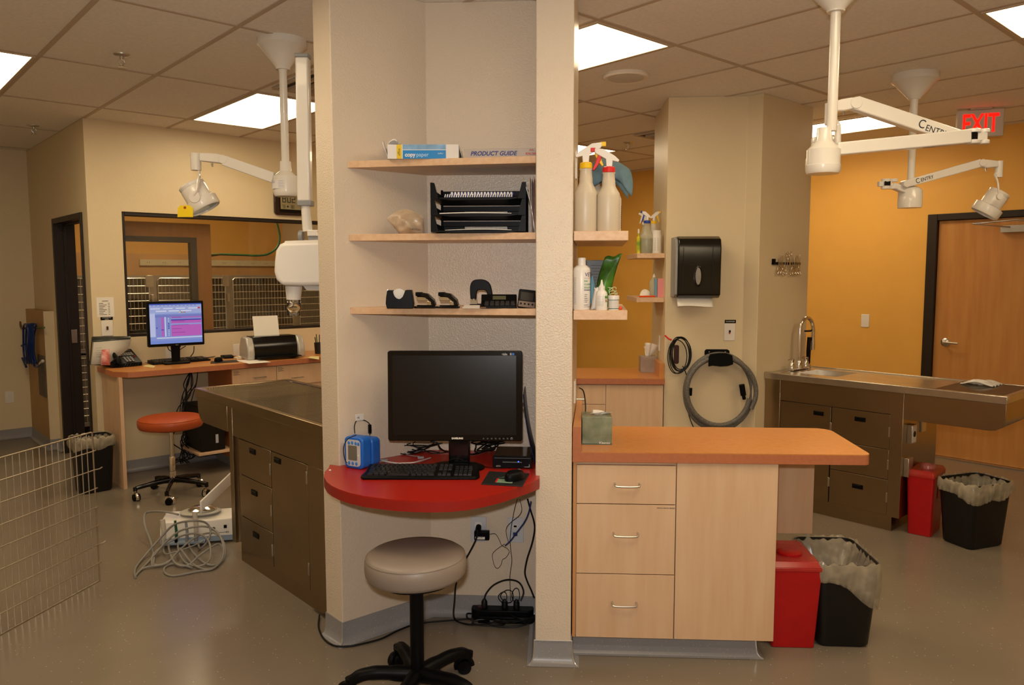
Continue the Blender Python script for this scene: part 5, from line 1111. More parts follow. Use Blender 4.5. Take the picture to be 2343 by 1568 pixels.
MB().lathe([(0, 0), (14*k, 0), (12*k, .012), (0, .014)], (s1(459, 455)[0], -.068, s1(459, 455)[1]), axis=(0, -1, 0)).build('head_pivot', WHITEE, t)
q0, q1 = s1(424, 500), s1(458, 474)
y_ = -.095
pl = [(q0[0], q0[1]), (q1[0], q0[1]), (q1[0], q1[1]-.012), (q1[0]-.014, q1[1]), (q0[0]+.016, q1[1]), (q0[0]+.004, q1[1]-.012)]
g_ = MB().prism(pl, y_, y_+.0012, plane='y').build('hang_tag', YELLOW, t)
MB().lathe([(.004, 0), (.007, 0), (.007, .001), (.004, .001)], ((q0[0]+q1[0])/2, y_, q1[1]-.011), axis=(0, -1, 0), seg=14).build('eyelet', mat('tag_ring', '#a8481c', .5), g_)
pb = (s1(624, 415)[0], -28*k, s1(624, 430)[1])
xl = s1(651, 425)[0]; lz = s1(651, 432)[1]
def curved(xa, xb, z0, z1, R_, par, m, nm, c0=0, yo=0):
    q = MB(); q.grid(lambda u, v: (xl+R_*math.sin(xa+(xb-xa)*u), -R_*math.cos(xa+(xb-xa)*u), z0+(z1-z0)*v), 8, 1); return q.build(nm, m, par, smooth=60)
R_ = 28*k+.0006
st = curved(-1.1, .35, s1(651, 434)[1], s1(651, 415)[1], R_, t, mat('sticker_white', '#e9e6e4', .4), 'rating_plate')
q = MB(); q.use(mat('navy_ink', '#24357c'))
for i in range(5): 
    z = s1(651, 417+3.4*i)[1]; q.tube([(xl+(R_+.0005)*math.sin(a), -(R_+.0005)*math.cos(a), z) for a in ((-1.0, -.8, -.55) if i < 2 else (-1.0, -.9))], .0009, 4); q.tube([(xl+(R_+.0005)*math.sin(a), -(R_+.0005)*math.cos(a), z) for a in (-.2, 0, .2)], .0006, 4)
q.build('plate_print', None, st)
# lamp 2
fwd = 3.19; rx = (1889-IW/2)/FPX*fwd; b2_ = V((math.sin(YAW)*fwd+math.cos(YAW)*rx, math.cos(YAW)*fwd-math.sin(YAW)*rx, 0)); s2 = Sheet(b2_)
t = thing('ceiling_lamp', 'nearest white ceiling mounted exam lamp with two folded arms, at the upper right', 'lamp', (b2_.x, b2_.y, CE), s2.rz, 'white ceiling mounted exam lamps')
k = s2.m(); cx = 1889
x0 = 0
P = [(0, 0), (.125, 0), (.128, -.045), (.122, -.055), (.036, -.145), (.034, -.155), (0, -.155)]
zc = s2(1889, 28)[1]
P = [(r, z*(zc/-.155)) for r, z in P]
MB().lathe(P, seg=40).build('ceiling_canopy', WHITEE, t, smooth=40)
MB().cyl((0, 0, zc), (0, 0, s2(1889, 300)[1]), 11*k, seg=28).build('pole', WHITEE, t)
MB().lathe([(0, s2(cx, 292)[1]), (15*k, s2(cx, 293)[1]), (17*k, s2(cx, 322)[1]), (28*k, s2(cx, 334)[1]), (36*k, s2(cx, 343)[1]), (36.5*k, s2(cx, 378)[1]), (37.5*k, s2(cx, 379)[1]), (37*k, s2(cx, 392)[1]), (34*k, s2(cx, 398)[1]), (0, s2(cx, 398)[1])], (s2(1886, 300)[0], 0, 0), seg=44).build('pivot_housing', WHITEE, t, smooth=40)
lamp_arm(s2, t, 'lower_arm', [(1912, 328), (2216, 297), (2216, 329), (1912, 357)], .05)
ex, ez = s2(2228, 300); e2x, e2z = s2(2253, 300)
zt_, zb3 = s2(2240, 295)[1], s2(2240, 330)[1]
o = MB()
for (x, r) in ((ex, 15*k), (e2x, 11*k)):
    hh = zt_-zb3; o.lathe([(0, zt_), (r*.9, zt_), (r, zt_-.004), (r, zt_-hh*.26), (0, zt_-hh*.26)], (x, 0, 0), seg=24).lathe([(0, zb3), (r*.9, zb3), (r, zb3+.004), (r, zb3+hh*.26), (0, zb3+hh*.26)], (x, 0, 0), seg=24)
o.box(ex+.004, e2x+.004, -.016, .016, zb3+hh*.22, zt_-hh*.22); o.build('elbow', WHITEE, t, bevel=.002)
MB().lathe([(0, zb3+hh*.28), (12*k, zb3+hh*.28), (12*k, zt_-hh*.28), (0, zt_-hh*.28)], (ex-.006, 0, 0)).build('elbow_gap', BLACKG, t)
lamp_arm(s2, t, 'upper_arm', [(1964, 218), (1976, 215), (2232, 300), (2232, 322), (2200, 325), (1962, 245)], .045, y=.055)
lamp_arm(s2, t, 'arm_joint', [(1911, 231), (1934, 222), (1964, 217), (1968, 243), (1940, 249), (1912, 250)], .04, y=.055)
MB().lathe([(13*k, -.026), (13*k, .026)], (s2(1968, 231)[0], .055, s2(1968, 231)[1]), axis=(0, 1, 0)).build('pivot', WHITEE, t, bevel=.002)
ang = math.atan2(s2(2200, 290)[1]-s2(1976, 215)[1], s2(2200, 290)[0]-s2(1976, 215)[0])
q = s2(2108, 285+5); text('C', .050, (q[0], .055-.0235, q[1]+.006), INK, t, ry=-ang, sx=.85, name='brand_lettering'); q = s2(2124, 297); text('ENTRY', .036, (q[0]+.002, .055-.0235, q[1]+.004), INK, t, ry=-ang, sx=.9, name='brand_lettering')
MB().lathe([(0, s2(1910, 281)[1]), (9*k, s2(1910, 280)[1]), (10*k, s2(1910, 272)[1]), (10*k, s2(1910, 230)[1]), (0, s2(1910, 229)[1])], (s2(1910, 260)[0], .055, 0)).build('swivel', WHITEE, t)
MB().cyl((s2(1943, 249)[0], .055, s2(1943, 249)[1]), (s2(1944, 257)[0], .055, s2(1944, 257)[1]), .005).build('lock_screw', CHROME, t)
MB().tube([(s2(x, y)[0], .09, s2(x, y)[1]) for x, y in ((1910, 272), (1924, 266), (1936, 274), (1938, 290), (1938, 328))], .013, 10, sm=4).build('yoke', WHITEE, t)
o = MB(); ax = V((s2(1925, 300)[0], .135, s2(1925, 300)[1])); L = s2(1925, 300)[1]-s2(1925, 382)[1]
o.lathe([(0, 0), (25*k, 0), (27*k, -.005), (27*k, -.022), (26*k, -.024), (27*k, -.026), (28*k, -L*.5), (38*k, -L*.62), (38*k, -L*.95), (0, -L)], (s2(1918, 300)[0], .15, s2(1918, 300)[1]), seg=36); o.build('lamp_head', WHITEE, t, smooth=40)
# lamp 3
b3 = gz(2090, 170, CE); s3 = Sheet(b3)
t = thing('ceiling_lamp', 'far white ceiling exam lamp with its head in front of the wooden door', 'lamp', (b3.x, b3.y, CE), s3.rz, 'white ceiling mounted exam lamps')
lamp_post(s3, t, 2089, [(48, -99), (48.5, 186), (43, 190), (14, 224), (12, 228)], [(9, 226), (8, 232), (7.5, 430)], [(12, 427), (20, 431), (25, 437), (25.5, 466), (25, 476)])
k = s3.m()
lamp_arm(s3, t, 'lower_arm', [(2030, 430), (2085, 452), (2092, 436), (2040, 420)], .05, y=-.02)
o = MB()
for x_, y__ in ((2021, 0), (2038, 0)):
    x, _ = s3(x_, 420); r = 9.5*k
    for a, b in ((411, 418), (427, 434)): o.lathe([(0, s3(2030, b)[1]), (r, s3(2030, b)[1]), (r, s3(2030, a)[1]), (0, s3(2030, a)[1])], (x, -.03, 0))
o.box(s3(2021, 0)[0], s3(2050, 0)[0], -.045, -.015, s3(2030, 428)[1], s3(2030, 417)[1]); o.build('elbow', WHITEE, t, bevel=.001)
x, _ = s3(2044, 423); MB().box(s3(2032, 0)[0], s3(2045, 0)[0], -.054, -.044, s3(2030, 427)[1], s3(2030, 417)[1]).build('elbow_gap', BLACKG, t)
lamp_arm(s3, t, 'upper_arm', [(2063, 415), (2230, 367), (2238, 384), (2067, 431)], .045, y=-.04)
for px, py, r in ((2063, 423, 8), (2234, 376, 8)): MB().lathe([(r*k, -.03), (r*k, .03)], (s3(px, py)[0], -.04, s3(px, py)[1]), axis=(0, 1, 0)).build('pivot', WHITEE, t, bevel=.002)
ang = math.atan2(s3(2230, 367)[1]-s3(2063, 415)[1], s3(2230, 367)[0]-s3(2063, 415)[0])
q = s3(2084, 423); text('C', .042, (q[0], -.0635, q[1]), INK, t, ry=-ang, sx=.85, name='brand_lettering'); q = s3(2095, 419); text('ENTRY', .030, (q[0], -.0635, q[1]), INK, t, ry=-ang, sx=.85, name='brand_lettering')
lamp_arm(s3, t, 'arm_joint', [(2234, 368), (2244, 368), (2270, 371), (2271, 385), (2244, 387), (2234, 385)], .04, y=-.04)
MB().lathe([(0, s3(2276, 409)[1]), (8*k, s3(2276, 408)[1]), (8*k, s3(2276, 371)[1]), (0, s3(2276, 370)[1])], (s3(2276, 390)[0], -.04, 0)).build('swivel', WHITEE, t)
MB().cyl((s3(2245, 387)[0], -.04, s3(2245, 387)[1]), (s3(2246, 394)[0], -.04, s3(2246, 394)[1]), .005).build('lock_screw', CHROME, t)
MB().tube([(s3(x, y)[0], yy, s3(x, y)[1]) for x, y, yy in ((2272, 400, -.04), (2262, 404, -.06), (2259, 420, -.10), (2259, 452, -.115))], .010, 10, sm=4, flat=.6).build('yoke', WHITEE, t)
lamp_head(s3, t, (2289, 438), (2259, 488), 23, 31, .22)
MB().lathe([(0, 0), (7.5*k, 0), (7*k, .012), (0, .014)], (s3(2260, 454)[0], -.11, s3(2260, 454)[1]), axis=(0, -1, 0)).build('head_pivot', WHITEE, t)
# dental x-ray tube head on its folding arm
fwd = 3.62; rx = (693-IW/2)/FPX*fwd; b4 = V((math.sin(YAW)*fwd+math.cos(YAW)*rx, math.cos(YAW)*fwd-math.sin(YAW)*rx, 0)); s4 = Sheet(b4); k = s4.m()
t = thing('xray_machine', 'white dental x-ray head with glass cone hanging on a folding arm beside the niche wall', 'x-ray machine', (b4.x, b4.y, CE), s4.rz)
o = MB(); o.prism([s4(*q) for q in ((678, 133), (708, 133), (713, 462), (683, 462))], -.026, .026, plane='y'); o.build('upper_arm', WHITEE, t, bevel=.008, seg=3)
for a, b, xa, xb in ((125, 134, 677, 709), (459, 472, 683, 716)): MB().prism([s4(*q) for q in ((xa, a), (xb, a), (xb, b), (xa, b))], -.029, .029, plane='y').build('end_cap', GREYP, t, bevel=.004)
MB().tube([(s4(699, 470)[0], 0, s4(699, 470)[1]), (s4(704, 530)[0], 0, s4(704, 530)[1])], [10*k, 10.5*k, 11.5*k], 22).build('lower_arm', WHITEE, t)
xw = s4(745, 530)[0]
o = MB(); o.box(s4(693, 0)[0], s4(735, 0)[0], -.028, .028, s4(700, 541)[1], s4(700, 527)[1]); o.build('arm_foot', WHITEE, t, bevel=.004)
o = MB(); o.lathe([(12*k, 0), (12*k, .02), (0, .022)], (s4(694, 540)[0], 0, s4(694, 540)[1]), axis=(-1, 0, 0)); o.box(s4(694, 0)[0], s4(735, 0)[0], -.02, .02, s4(700, 556)[1], s4(700, 541)[1]); o.build('head_joint', GREYP, t, bevel=.002)
text('TYPE', .012, (s4(716, 0)[0], -.0286, s4(716, 533)[1]), INKR, t)
hp = [(638, 600), (641, 575), (650, 560), (660, 556), (780, 552), (790, 570), (792, 640), (780, 652), (700, 654), (655, 653), (642, 640), (637, 622)]
o = MB().prism([s4(*q) for q in hp], -.075, .075, plane='y').build('tube_housing', WHITEP, t, bevel=.022, seg=4)
o = MB(); o.tube([(s4(660, 561)[0], -.045, s4(660, 561)[1]), (s4(785, 557)[0], -.045, s4(785, 557)[1])], .018, 12); o.build('top_ridge', WHITEP, t)
MB().prism([s4(*q) for q in ((700, 654), (740, 654), (740, 664), (708, 664))], -.05, .05, plane='y').build('vent_grille', mat('vent_grey', '#c6c2bd', .5), t)
c0 = V((s4(672, 655)[0], 0, s4(672, 655)[1])); c1 = V((s4(672, 686)[0], 0, s4(672, 686)[1])); c2 = V((s4(672, 722)[0], 0, s4(672, 722)[1]))
MB().tube([c0, c1], [19*k, 17.5*k, 16*k], 28).build('cone_collar', WHITEP, t)
MB().grid(lambda u, v: tuple(c1.lerp(c2, v)+V((16*k*(1-.06*v)*math.cos(2*PI*u), 16*k*(1-.06*v)*math.sin(2*PI*u), 0))), 28, 1, closed_u=True).build('glass_cone', GLASS, t, thick=.003)
MB().tube([c1+V((-.012, 0, -.01)), c1+V((0, 0, -.035)), c1+V((.012, 0, -.01))], .003, 6).build('filament', CHROME, t)
o = MB(); wpt = M.Rotation(-s4.rz, 4, 'Z') @ (V((1.95, 3.04, 0))-s4.b)
o.tube([(s4(735, 534)[0], 0, s4(735, 534)[1]), (s4(735, 534)[0]+.1, 0, s4(735, 534)[1]), (wpt.x, wpt.y, s4(735, 534)[1])], .02, 12); o.build('wall_arm', WHITEE, t)

# ================================================================ BINS AND RED CONTAINERS
def bin_(label, x, y, rz, w_, d_, h, liner_drop, side='x', seed=0, tw=1.22, name='trash_can'):
    t = thing(name, label, 'trash can', (x, y, 0), rz)
    o = MB(); P0 = rpoly(w_/tw, d_/tw, .035, 6); P1 = rpoly(w_, d_, .045, 6); n = len(P0)
    Pi = rpoly(w_-.010, d_-.010, .042, 6); Pj = rpoly(w_/tw-.010, d_/tw-.010, .032, 6)
    rows = [[o.v(p+(z,)) for p in P] for P, z in ((rpoly(w_/tw-.02, d_/tw-.02, .03, 6), 0.0), (P0, .012), ([(a[0]+(b[0]-a[0])*.97, a[1]+(b[1]-a[1])*.97) for a, b in zip(P0, P1)], h-.02), (P1, h-.014), (P1, h), (Pi, h), (Pj, .02))]
    for a, b in zip(rows, rows[1:]):
        for i in range(n): o.f([a[i], a[(i+1) % n], b[(i+1) % n], b[i]])
    o.f(rows[0]); o.f(rows[-1]); o.build('bin', mat('black_bin', '#0d0d0e', .42, vary=.05, bump=.1, bscale=400), t, smooth=40)
    rnd = random.Random(seed); ph = [rnd.uniform(0, 6) for _ in range(8)]
    raw = rpoly(w_+.008, d_+.008, .05, 8); raw.append(raw[0]); cum = [0]
    for p_, q_ in zip(raw, raw[1:]): cum.append(cum[-1]+math.hypot(q_[0]-p_[0], q_[1]-p_[1]))
    N = 180; big = []
    for i in range(N):
        s0 = cum[-1]*i/N; j = max(k_ for k_ in range(len(raw)-1) if cum[k_] <= s0+1e-9); f_ = (s0-cum[j])/max(cum[j+1]-cum[j], 1e-9); big.append((raw[j][0]+(raw[j+1][0]-raw[j][0])*f_, raw[j][1]+(raw[j+1][1]-raw[j][1])*f_))
    def line(u, v):
        i = int(round(u*N)) % N; bx_, by_ = big[i]; a = math.atan2(by_, bx_)
        wr = .008*math.sin(17*a+ph[0]+1.5*math.sin(3*a))+.006*math.sin(31*a+ph[1]+4*v)+.005*math.sin(11*a+ph[2]-5*v)
        if v <= .5:        # inside, from the depth up to the rim
            s_ = 1-(.5-v)*2*.30; z = h+.006-(.5-v)*2*h*.62; dp = (.5-v)*2; pl_ = abs(math.sin(9*a+ph[4]+2*dp))**.6*.10*dp+abs(math.sin(14*a+ph[5]))*.06*dp; s_ = 1-dp*.55-.03*(dp > .05)-pl_
            return (bx_*s_*(1+wr*4*dp), by_*s_*(1+wr*4*dp), z+wr*.6)
        w2 = (v-.5)*2; dr = liner_drop(a); z = h+.006-w2*dr
        e = .004+abs(wr)*w2*1.0+.010*math.sin(PI*w2)*(dr/.1 if dr < .1 else 1)
        L = math.hypot(bx_, by_); sc_ = 1-(1-1/tw)*w2*dr/h
        return (bx_*sc_*(1+e/L), by_*sc_*(1+e/L), z+.012*math.sin(5*a+ph[3])*w2)
    o = MB().grid(line, N, 14, closed_u=True); o.build('liner', BAG, t, thick=.0012, smooth=80)
    return t
bin_('nearest black waste bin, its clear liner hanging far over the right side', *W(1.250, 3.40)[:2], DG, .27, .36, .375, lambda a: .075+.13*max(0, math.cos(a+.55))**1.5, seed=3)
bin_('black waste bin with clear liner standing under the overhang of the right steel table', 5.03, 1.50, math.radians(-22), .33, .25, .385, lambda a: .06+.05*max(0, math.sin(a*1+3.6)), seed=8)
bin_('black waste bin at the left end of the computer desk behind the wire panel', 1.435, 6.27, 0.05, .26, .22, .41, lambda a: .085, seed=5)
def sharps(label, x, y, rz, w_, d_, h, disc=True):
    t = thing('sharps_container', label, 'sharps container', (x, y, 0), rz)
    o = MB().prism(rpoly(w_*.84, d_*.84, .012), 0, h*.92, taper=1/.84); o.build('bin', RED, t, bevel=.004)
    o = MB().prism(rpoly(w_*1.02, d_*1.02, .012), h*.90, h*.94); o.prism(rpoly(w_*1.02, d_*1.02, .012), h*.94, h, taper=.86); o.build('lid', mat('lid_red', '#c4352f', .25, alpha=.72, vary=.05), t, bevel=.003)
    if disc: MB().lathe([(0, 0), (.052, 0), (.052, .008), (.044, .012), (0, .010)], (.0, -d_*.12, h+.001), seg=32, sy=.95).build('disc', RED, t)
    else: MB().lathe([(.0, 0), (.045, 0), (.040, .02), (.030, .022), (.03, .004)], (-.01, -.01, h), seg=28).build('funnel', mat('lid_clear', '#d8867c', .2, alpha=.5), t); MB().lathe([(0, 0), (.03, 0), (.028, .008), (0, .01)], (.06, .02, h), seg=24).build('cap', RED, t)
    return t
s_ = sharps('large red sharps container with a round red lid beside the peninsula cabinet', *W(1.030, 3.365)[:2], DG, .215, .30, .385)
s_ = sharps('red sharps container with a clear raised lid at the end of the right steel table', 5.045, 1.775, math.radians(6), .27, .155, .405, disc=False)
o = MB().box(-.035, .085, -.079, -.0775, .22, .31).build('label_sticker', mat('label_redpaper', '#c65a44', .5), s_)
text('DANGER', .02, (-.03, -.0795, .27), mat('label_blackred', '#5a1410', .5), s_)
# ================================================================ COMPUTER DESK ON THE WINDOW WALL
LZ = .885; LF = 6.07
def gl(px, py, z=LZ): return gz(px, py, z)
t = thing('computer_counter', 'long copper laminate desk counter under the kennel window', 'desk', (0, 0, 0))
xl_ = 1.585
pl = [(xl_, YW-.002), (xl_, LF+.12), (xl_+.07, LF+.02), (xl_+.13, LF), (4.60, LF), (4.60, YW-.002)]
MB().prism(pl, LZ-.004, LZ).build('worktop', ORLAM, t); MB().prism(pl, LZ-.042, LZ-.0042).build('edge_band', ORLAMD, t)
MB().box(xl_+.02, xl_+.045, LF+.07, YW-.04, 0, LZ-.042).build('end_panel', MAPLE, t)
t = thing('desk_cabinet', 'maple drawer cabinet under the right part of the computer desk', 'cabinet', (0, 0, 0))
cx0 = onY(530, 870, LF+.04)[0]
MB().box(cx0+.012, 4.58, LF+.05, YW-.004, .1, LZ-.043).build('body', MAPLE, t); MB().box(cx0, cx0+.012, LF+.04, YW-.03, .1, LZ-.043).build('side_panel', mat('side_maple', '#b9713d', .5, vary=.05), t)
cx1 = onY(633, 860, LF+.03)[0]
for a_, b_, hx in ((cx0+.002, cx1-.002, 597), (cx1+.002, cx1+.42, 684)):
    dr = MB().box(a_, b_, LF+.03, LF+.0495, LZ-.22, LZ-.050).build('drawer', MAPLE, t, bevel=.001)
    x, z = onY(hx, 864, LF); MB().tube([(x-.05, LF+.03, z), (x-.05, LF+.004, z), (x+.05, LF+.004, z), (x+.05, LF+.03, z)], .004, 8).build('handle', NICKEL, dr)
    q = MB()
    for i in range(4): q.box(a_+.01, a_+.05+.012*(i % 2), LF+.0293, LF+.03, LZ-.066-.010*i, LZ-.063-.010*i)
    q.build('label_print', INK, dr)
MB().box(cx0+.05, 4.5, LF+.12, YW-.01, 0, .1).build('toe_kick', COVE, t)
# computer tower on its hanging shelf
x0, z0 = onY(442, 1046, 6.25); x1, _ = onY(524, 1046, 6.25)
tag(MB().box(onY(442, 1046, 6.25)[0], cx0+.01, 6.12, 6.55, .165, .185).build('tower_shelf', MAPLE, bevel=.002), 'small maple shelf hanging low under the desk and carrying the computer tower', 'shelf')
px = onY(516, 1000, 6.15)[0]; t = thing('computer_tower', 'black computer tower with a blue light on the low shelf behind the rust stool', 'computer', (px-.09, 6.15, .187))
MB().box(-.105, .085, .004, .38, 0, .36).build('case', BLACKP, t, bevel=.004); MB().box(-.105, .085, 0, .004, .003, .357).build('front_panel', BLACKG, t, bevel=.001)
MB().lathe([(0, 0), (.015, 0), (.014, .004), (0, .005)], (.040, 0, .285), axis=(0, -1, 0), seg=20).build('power_button', SILVER, t)
MB().lathe([(0, 0), (.005, 0), (0, .003)], (.042, 0, .22), axis=(0, -1, 0), seg=10).build('power_light', mat('led_blue', '#2a49ff'), t)
MB().box(.01, .032, -.002, 0, .06, .13).build('sticker', mat('sticker_grey', '#b8bcc4', .4), t)
m = MB(); random.seed(21)
for k in range(9):
    a = random.uniform(-.05, .05); b = random.uniform(-.04, .04); pts = []
    for i, (px_, py_) in enumerate(((440, 850), (436, 880), (430, 905), (422, 940), (430, 975), (418, 1010), (428, 1045), (415, 1060))):
        x, z = onY(px_+random.uniform(-8, 8)*(1+.25*i), py_, 6.5-.03*i*(k % 2)); pts.append((x+a*.5, 6.5-.02*i*(k % 2)+b*.4, max(z, .02)))
    m.tube(pts, .0038, 6, sm=4)
for k in range(5):
    cx, cz = onY(424+random.uniform(-10, 12), 1005+random.uniform(-35, 40), 6.5); r = random.uniform(.04, .08)
    m.tube([(cx+r*.7*math.cos(i*PI/4), 6.46+.02*math.sin(i), max(.02, cz+r*1.2*math.sin(i*PI/4))) for i in range(8)], .0038, 6, closed=True, sm=4)
o = tag(m.build('cable_bundle', BLACKM), 'tangle of black cables hanging under the computer desk beside the tower', 'cables')
# monitor with its screen on
YM = 6.36
xa, za = onY(336, 691, YM); xb, zb_ = onY(467, 788, YM); wm, hm = xb-xa, za-zb_
t = thing('computer_monitor', 'monitor with a lit pink and blue screen on the computer desk', 'monitor', ((xa+xb)/2, YM, zb_), -.06)
MB().prism(rpoly(wm, hm, .008, cy=hm/2), 0, .035, plane='y').build('housing', BLACKP, t, bevel=.003)
sx0, sx1, sz0, sz1 = -wm/2+.018, wm/2-.016, .022, hm-.018
def em(n, h, e=1.0):
    m_ = mat(n, '#0a0a0c', .3, vary=0, spec=.2); b_ = m_.node_tree.nodes['Principled BSDF']; b_.inputs['Emission Color'].default_value = srgb(h); b_.inputs['Emission Strength'].default_value = e; return m_
q = MB(); E_ = .75
def rect(u0, v0, u1, v1, c, lift=1):
    q.use(em('screen_'+c.strip('#'), c, E_)); y = -.0006-.0003*lift
    q.quad([(sx0+(sx1-sx0)*u0, y, sz1-(sz1-sz0)*v0), (sx0+(sx1-sx0)*u1, y, sz1-(sz1-sz0)*v0), (sx0+(sx1-sx0)*u1, y, sz1-(sz1-sz0)*v1), (sx0+(sx1-sx0)*u0, y, sz1-(sz1-sz0)*v1)])
rect(0, 0, 1, 1, '#8f9ede', 0); rect(0, 0, 1, .03, '#3f55b8'); rect(0, .03, 1, .25, '#a9b4e4'); rect(0, .22, .10, .82, '#c8cdf2'); rect(.10, .28, 1, .34, '#7f86cc'); rect(.115, .34, .27, .82, '#8b90d6'); rect(.215, .34, .26, .82, '#c667c4', 2)
rect(.40, .32, .99, .82, '#c766c2'); rect(.40, .36, .99, .40, '#8f98dc', 2); rect(.40, .40, .99, .425, '#3a3fa8', 2); rect(.40, .50, .99, .535, '#9da8e2', 2); rect(.28, .33, .30, .82, '#e4e6f8', 2); rect(.31, .34, .39, .82, '#8a97dd', 2); rect(.12, .84, 1, .87, '#d4d9f3'); rect(0, .92, 1, 1, '#7f95dd')
for i in range(12): rect(.03+.075*i, .045, .075+.075*i, .055, '#5a63a8', 3)
for i in range(11): rect(.34, .36+.042*i, .365, .375+.042*i, '#1d2a55' if i in (3, 4, 5, 6) else '#e8e6c8', 3)
for i in range(5): rect(.42, .345+.095*i, .42+.18+.07*(i % 3), .352+.095*i, '#5a2a78', 3)
for i in range(4): rect(.02+.24*i, .11, .20+.24*i, .135, '#dfe3f8', 3)
for i in range(3): rect(.12+.24*i, .17, .32+.24*i, .20, '#dfe3f8', 3)
for u, c in ((.56, '#f3e04a'), (.60, '#e33a3a'), (.63, '#37c34a'), (.66, '#e33a3a')): rect(u, .21, u+.022, .235, c, 3)
rect(.93, .10, .97, .14, '#e33a3a', 3); rect(.12, .58, .135, .62, '#2b37b0', 3); rect(.21, .64, .26, .66, '#4a41c0', 3)
q.build('screen', None, t, smooth=0)
text('DELL', .010, (0, -.0008, .005), SILVER, t, align='CENTER')
dz = LZ-zb_
MB().prism([(-.035, -.0), (.035, 0), (.03, dz+.02), (-.03, dz+.02)], .04, .06, plane='y').build('neck', BLACKP, t, bevel=.003)
MB().prism(rpoly(.2, .15, .03, cy=.06), dz+.001, dz+.014).build('foot', BLACKP, t, bevel=.003)
m = MB(); 
for k, ps in enumerate((((383, 790), (386, 800), (396, 806), (404, 812)), ((414, 792), (404, 800), (397, 808), (393, 818)), ((425, 792), (412, 800), (400, 807), (396, 812)), ((444, 792), (443, 806), (436, 816)))):
    m.tube([V((onY(*p_, 6.44)[0], 6.44, max(LZ+.004, onY(*p_, 6.44)[1]))) for p_ in ps], .0035, 6, sm=4)
tag(m.build('monitor_cables', BLACKM), 'black cables drooping below the lit monitor', 'cables')
# keyboard, mouse, phone
p0, p1 = gl(352, 839), gl(478, 829); pc = (gl(344, 828)+gl(462, 818)+p0+p1)/4; a = math.atan2(p1.y-p0.y, p1.x-p0.x)
keyboard('black keyboard in front of the lit monitor on the computer desk', V((pc.x, pc.y, LZ)), a, w_=.47, d_=.17)
cable('keyboard_cable', 'thin black cable looping from the wall towards the mouse', [gl(400, 813, LZ+.01), gl(425, 818, LZ+.01), gl(440, 812, LZ+.03), gl(470, 818, LZ+.01), gl(490, 816, LZ+.01), gl(540, 806, LZ+.03), gl(562, 800, LZ+.05)], .003)
cable('printer_cable', 'black cables running along the wall to the white printer', [gl(468, 822, LZ+.006), gl(500, 812, LZ+.012), gl(528, 806, LZ+.02), gl(545, 801, LZ+.04), gl(566, 797, LZ+.06)], .003)
p = gl(505, 829); tag(MB().at(TR(*p) @ RZ(-.1)).prism([(-.1, -.07), (.12, -.09), (.15, .08), (-.05, .10)], 0, .003).build('mouse_pad', mat('pad_black', '#222'), bevel=.001), 'dark mouse pad on the computer desk under the black mouse', 'mouse pad')
p = gl(500, 828); mouse('black mouse beside the keyboard on the computer desk', V((p.x, p.y, LZ+.003)), -.5)
t = thing('desk_calculator', 'small black calculator lying behind the mouse on the computer desk', 'calculator', gl(518, 820)+V((.02, .02, 0)), -.1)
MB().prism([(-.06, 0), (.06, 0), (.06, .022), (-.06, .010)], -.045, .045, plane='x').build('body', BLACKP, t, bevel=.002)
q = MB()
for i in range(5):
    for j in range(4): q.box(-.036+.016*i, -.025+.016*i, -.05+.02*j, -.036+.02*j, .012+.002*j, .019+.002*j)
q.build('keys', mat('calc_keys', '#333'), t)
def flat(name, label, cat, pxs, z, th, m, base=None):
    P = [gl(x, y, z) for x, y in pxs]; c = sum(P, V())/len(P); o = MB().prism([(p.x-c.x, p.y-c.y) for p in P], 0, th).build(name, m, None); o.location = (c.x, c.y, (base if base is not None else LZ)); return tag(o, label, cat)
flat('paper_sheet', 'white sheet of paper on the computer desk in front of the printer', 'paper', [(538, 825), (570, 833), (620, 829), (590, 822)], LZ, .0015, PAPER)
flat('sticky_note', 'pale yellow note under the left end of the desk keyboard', 'note', [(326, 838), (350, 842), (356, 838), (340, 834)], LZ, .001, mat('note_yellow', '#e2d69a', .7))
flat('loose_note', 'pale yellow slip near the right end of the computer desk', 'note', [(702, 819), (730, 823), (730, 816), (712, 816)], LZ, .001, mat('note_yellow', '#e2d'))
t = thing('note_pads', 'small stack of pale note pads left of the printer', 'note pad', gl(553, 821), -.1); MB().box(-.05, .10, -.03, .06, 0, .012).box(-.03, .11, -.02, .07, .0122, .022).build('pads', mat('pad_cream', '#e5dcc4', .6), t, bevel=.001)
o = MB().lathe([(.0, 0), (.026, 0), (.028, .006), (.022, .008), (0, .005)], seg=24).build('glass_dish', GLASS); o.location = gl(466, 815); tag(o, 'tiny clear dish between keyboard and mouse', 'dish')
# phone
p = gl(282, 840); t = thing('desk_phone', 'black office telephone with handset at the left end of the computer desk', 'telephone', V((p.x+.01, p.y+.10, LZ)), .12)
MB().prism([(-.11, 0), (.11, 0), (.11, .115), (.085, .12), (-.11, .028)], -.10, .12, plane='x').build('base', BLACKP, t, bevel=.004)
TT = TR(0, -.11, .030) @ M.Rotation(math.atan2(.09, .195), 4, 'X')
q = MB().at(TT)
for i in range(3):
    for j in range(4): q.box(.005+.024*i, .021+.024*i, .018+.02*j, .030+.02*j, .0, .006)
q.build('keypad', GREYP, t, bevel=.001)
q = MB().at(TT)
for j in range(3):
    for i in range(8): q.box(-.045+.0185*i, -.031+.0185*i, .115+.018*j, .122+.018*j, 0, .004)
q.build('line_buttons', SILVER, t)
MB().at(TT).box(-.05, .10, .172, .205, 0, .003).build('display', mat('lcd_dark', '#222'), t)
MB().at(TT).box(.09, .10, .085, .092, 0, .006).build('red_button', INKR, t)
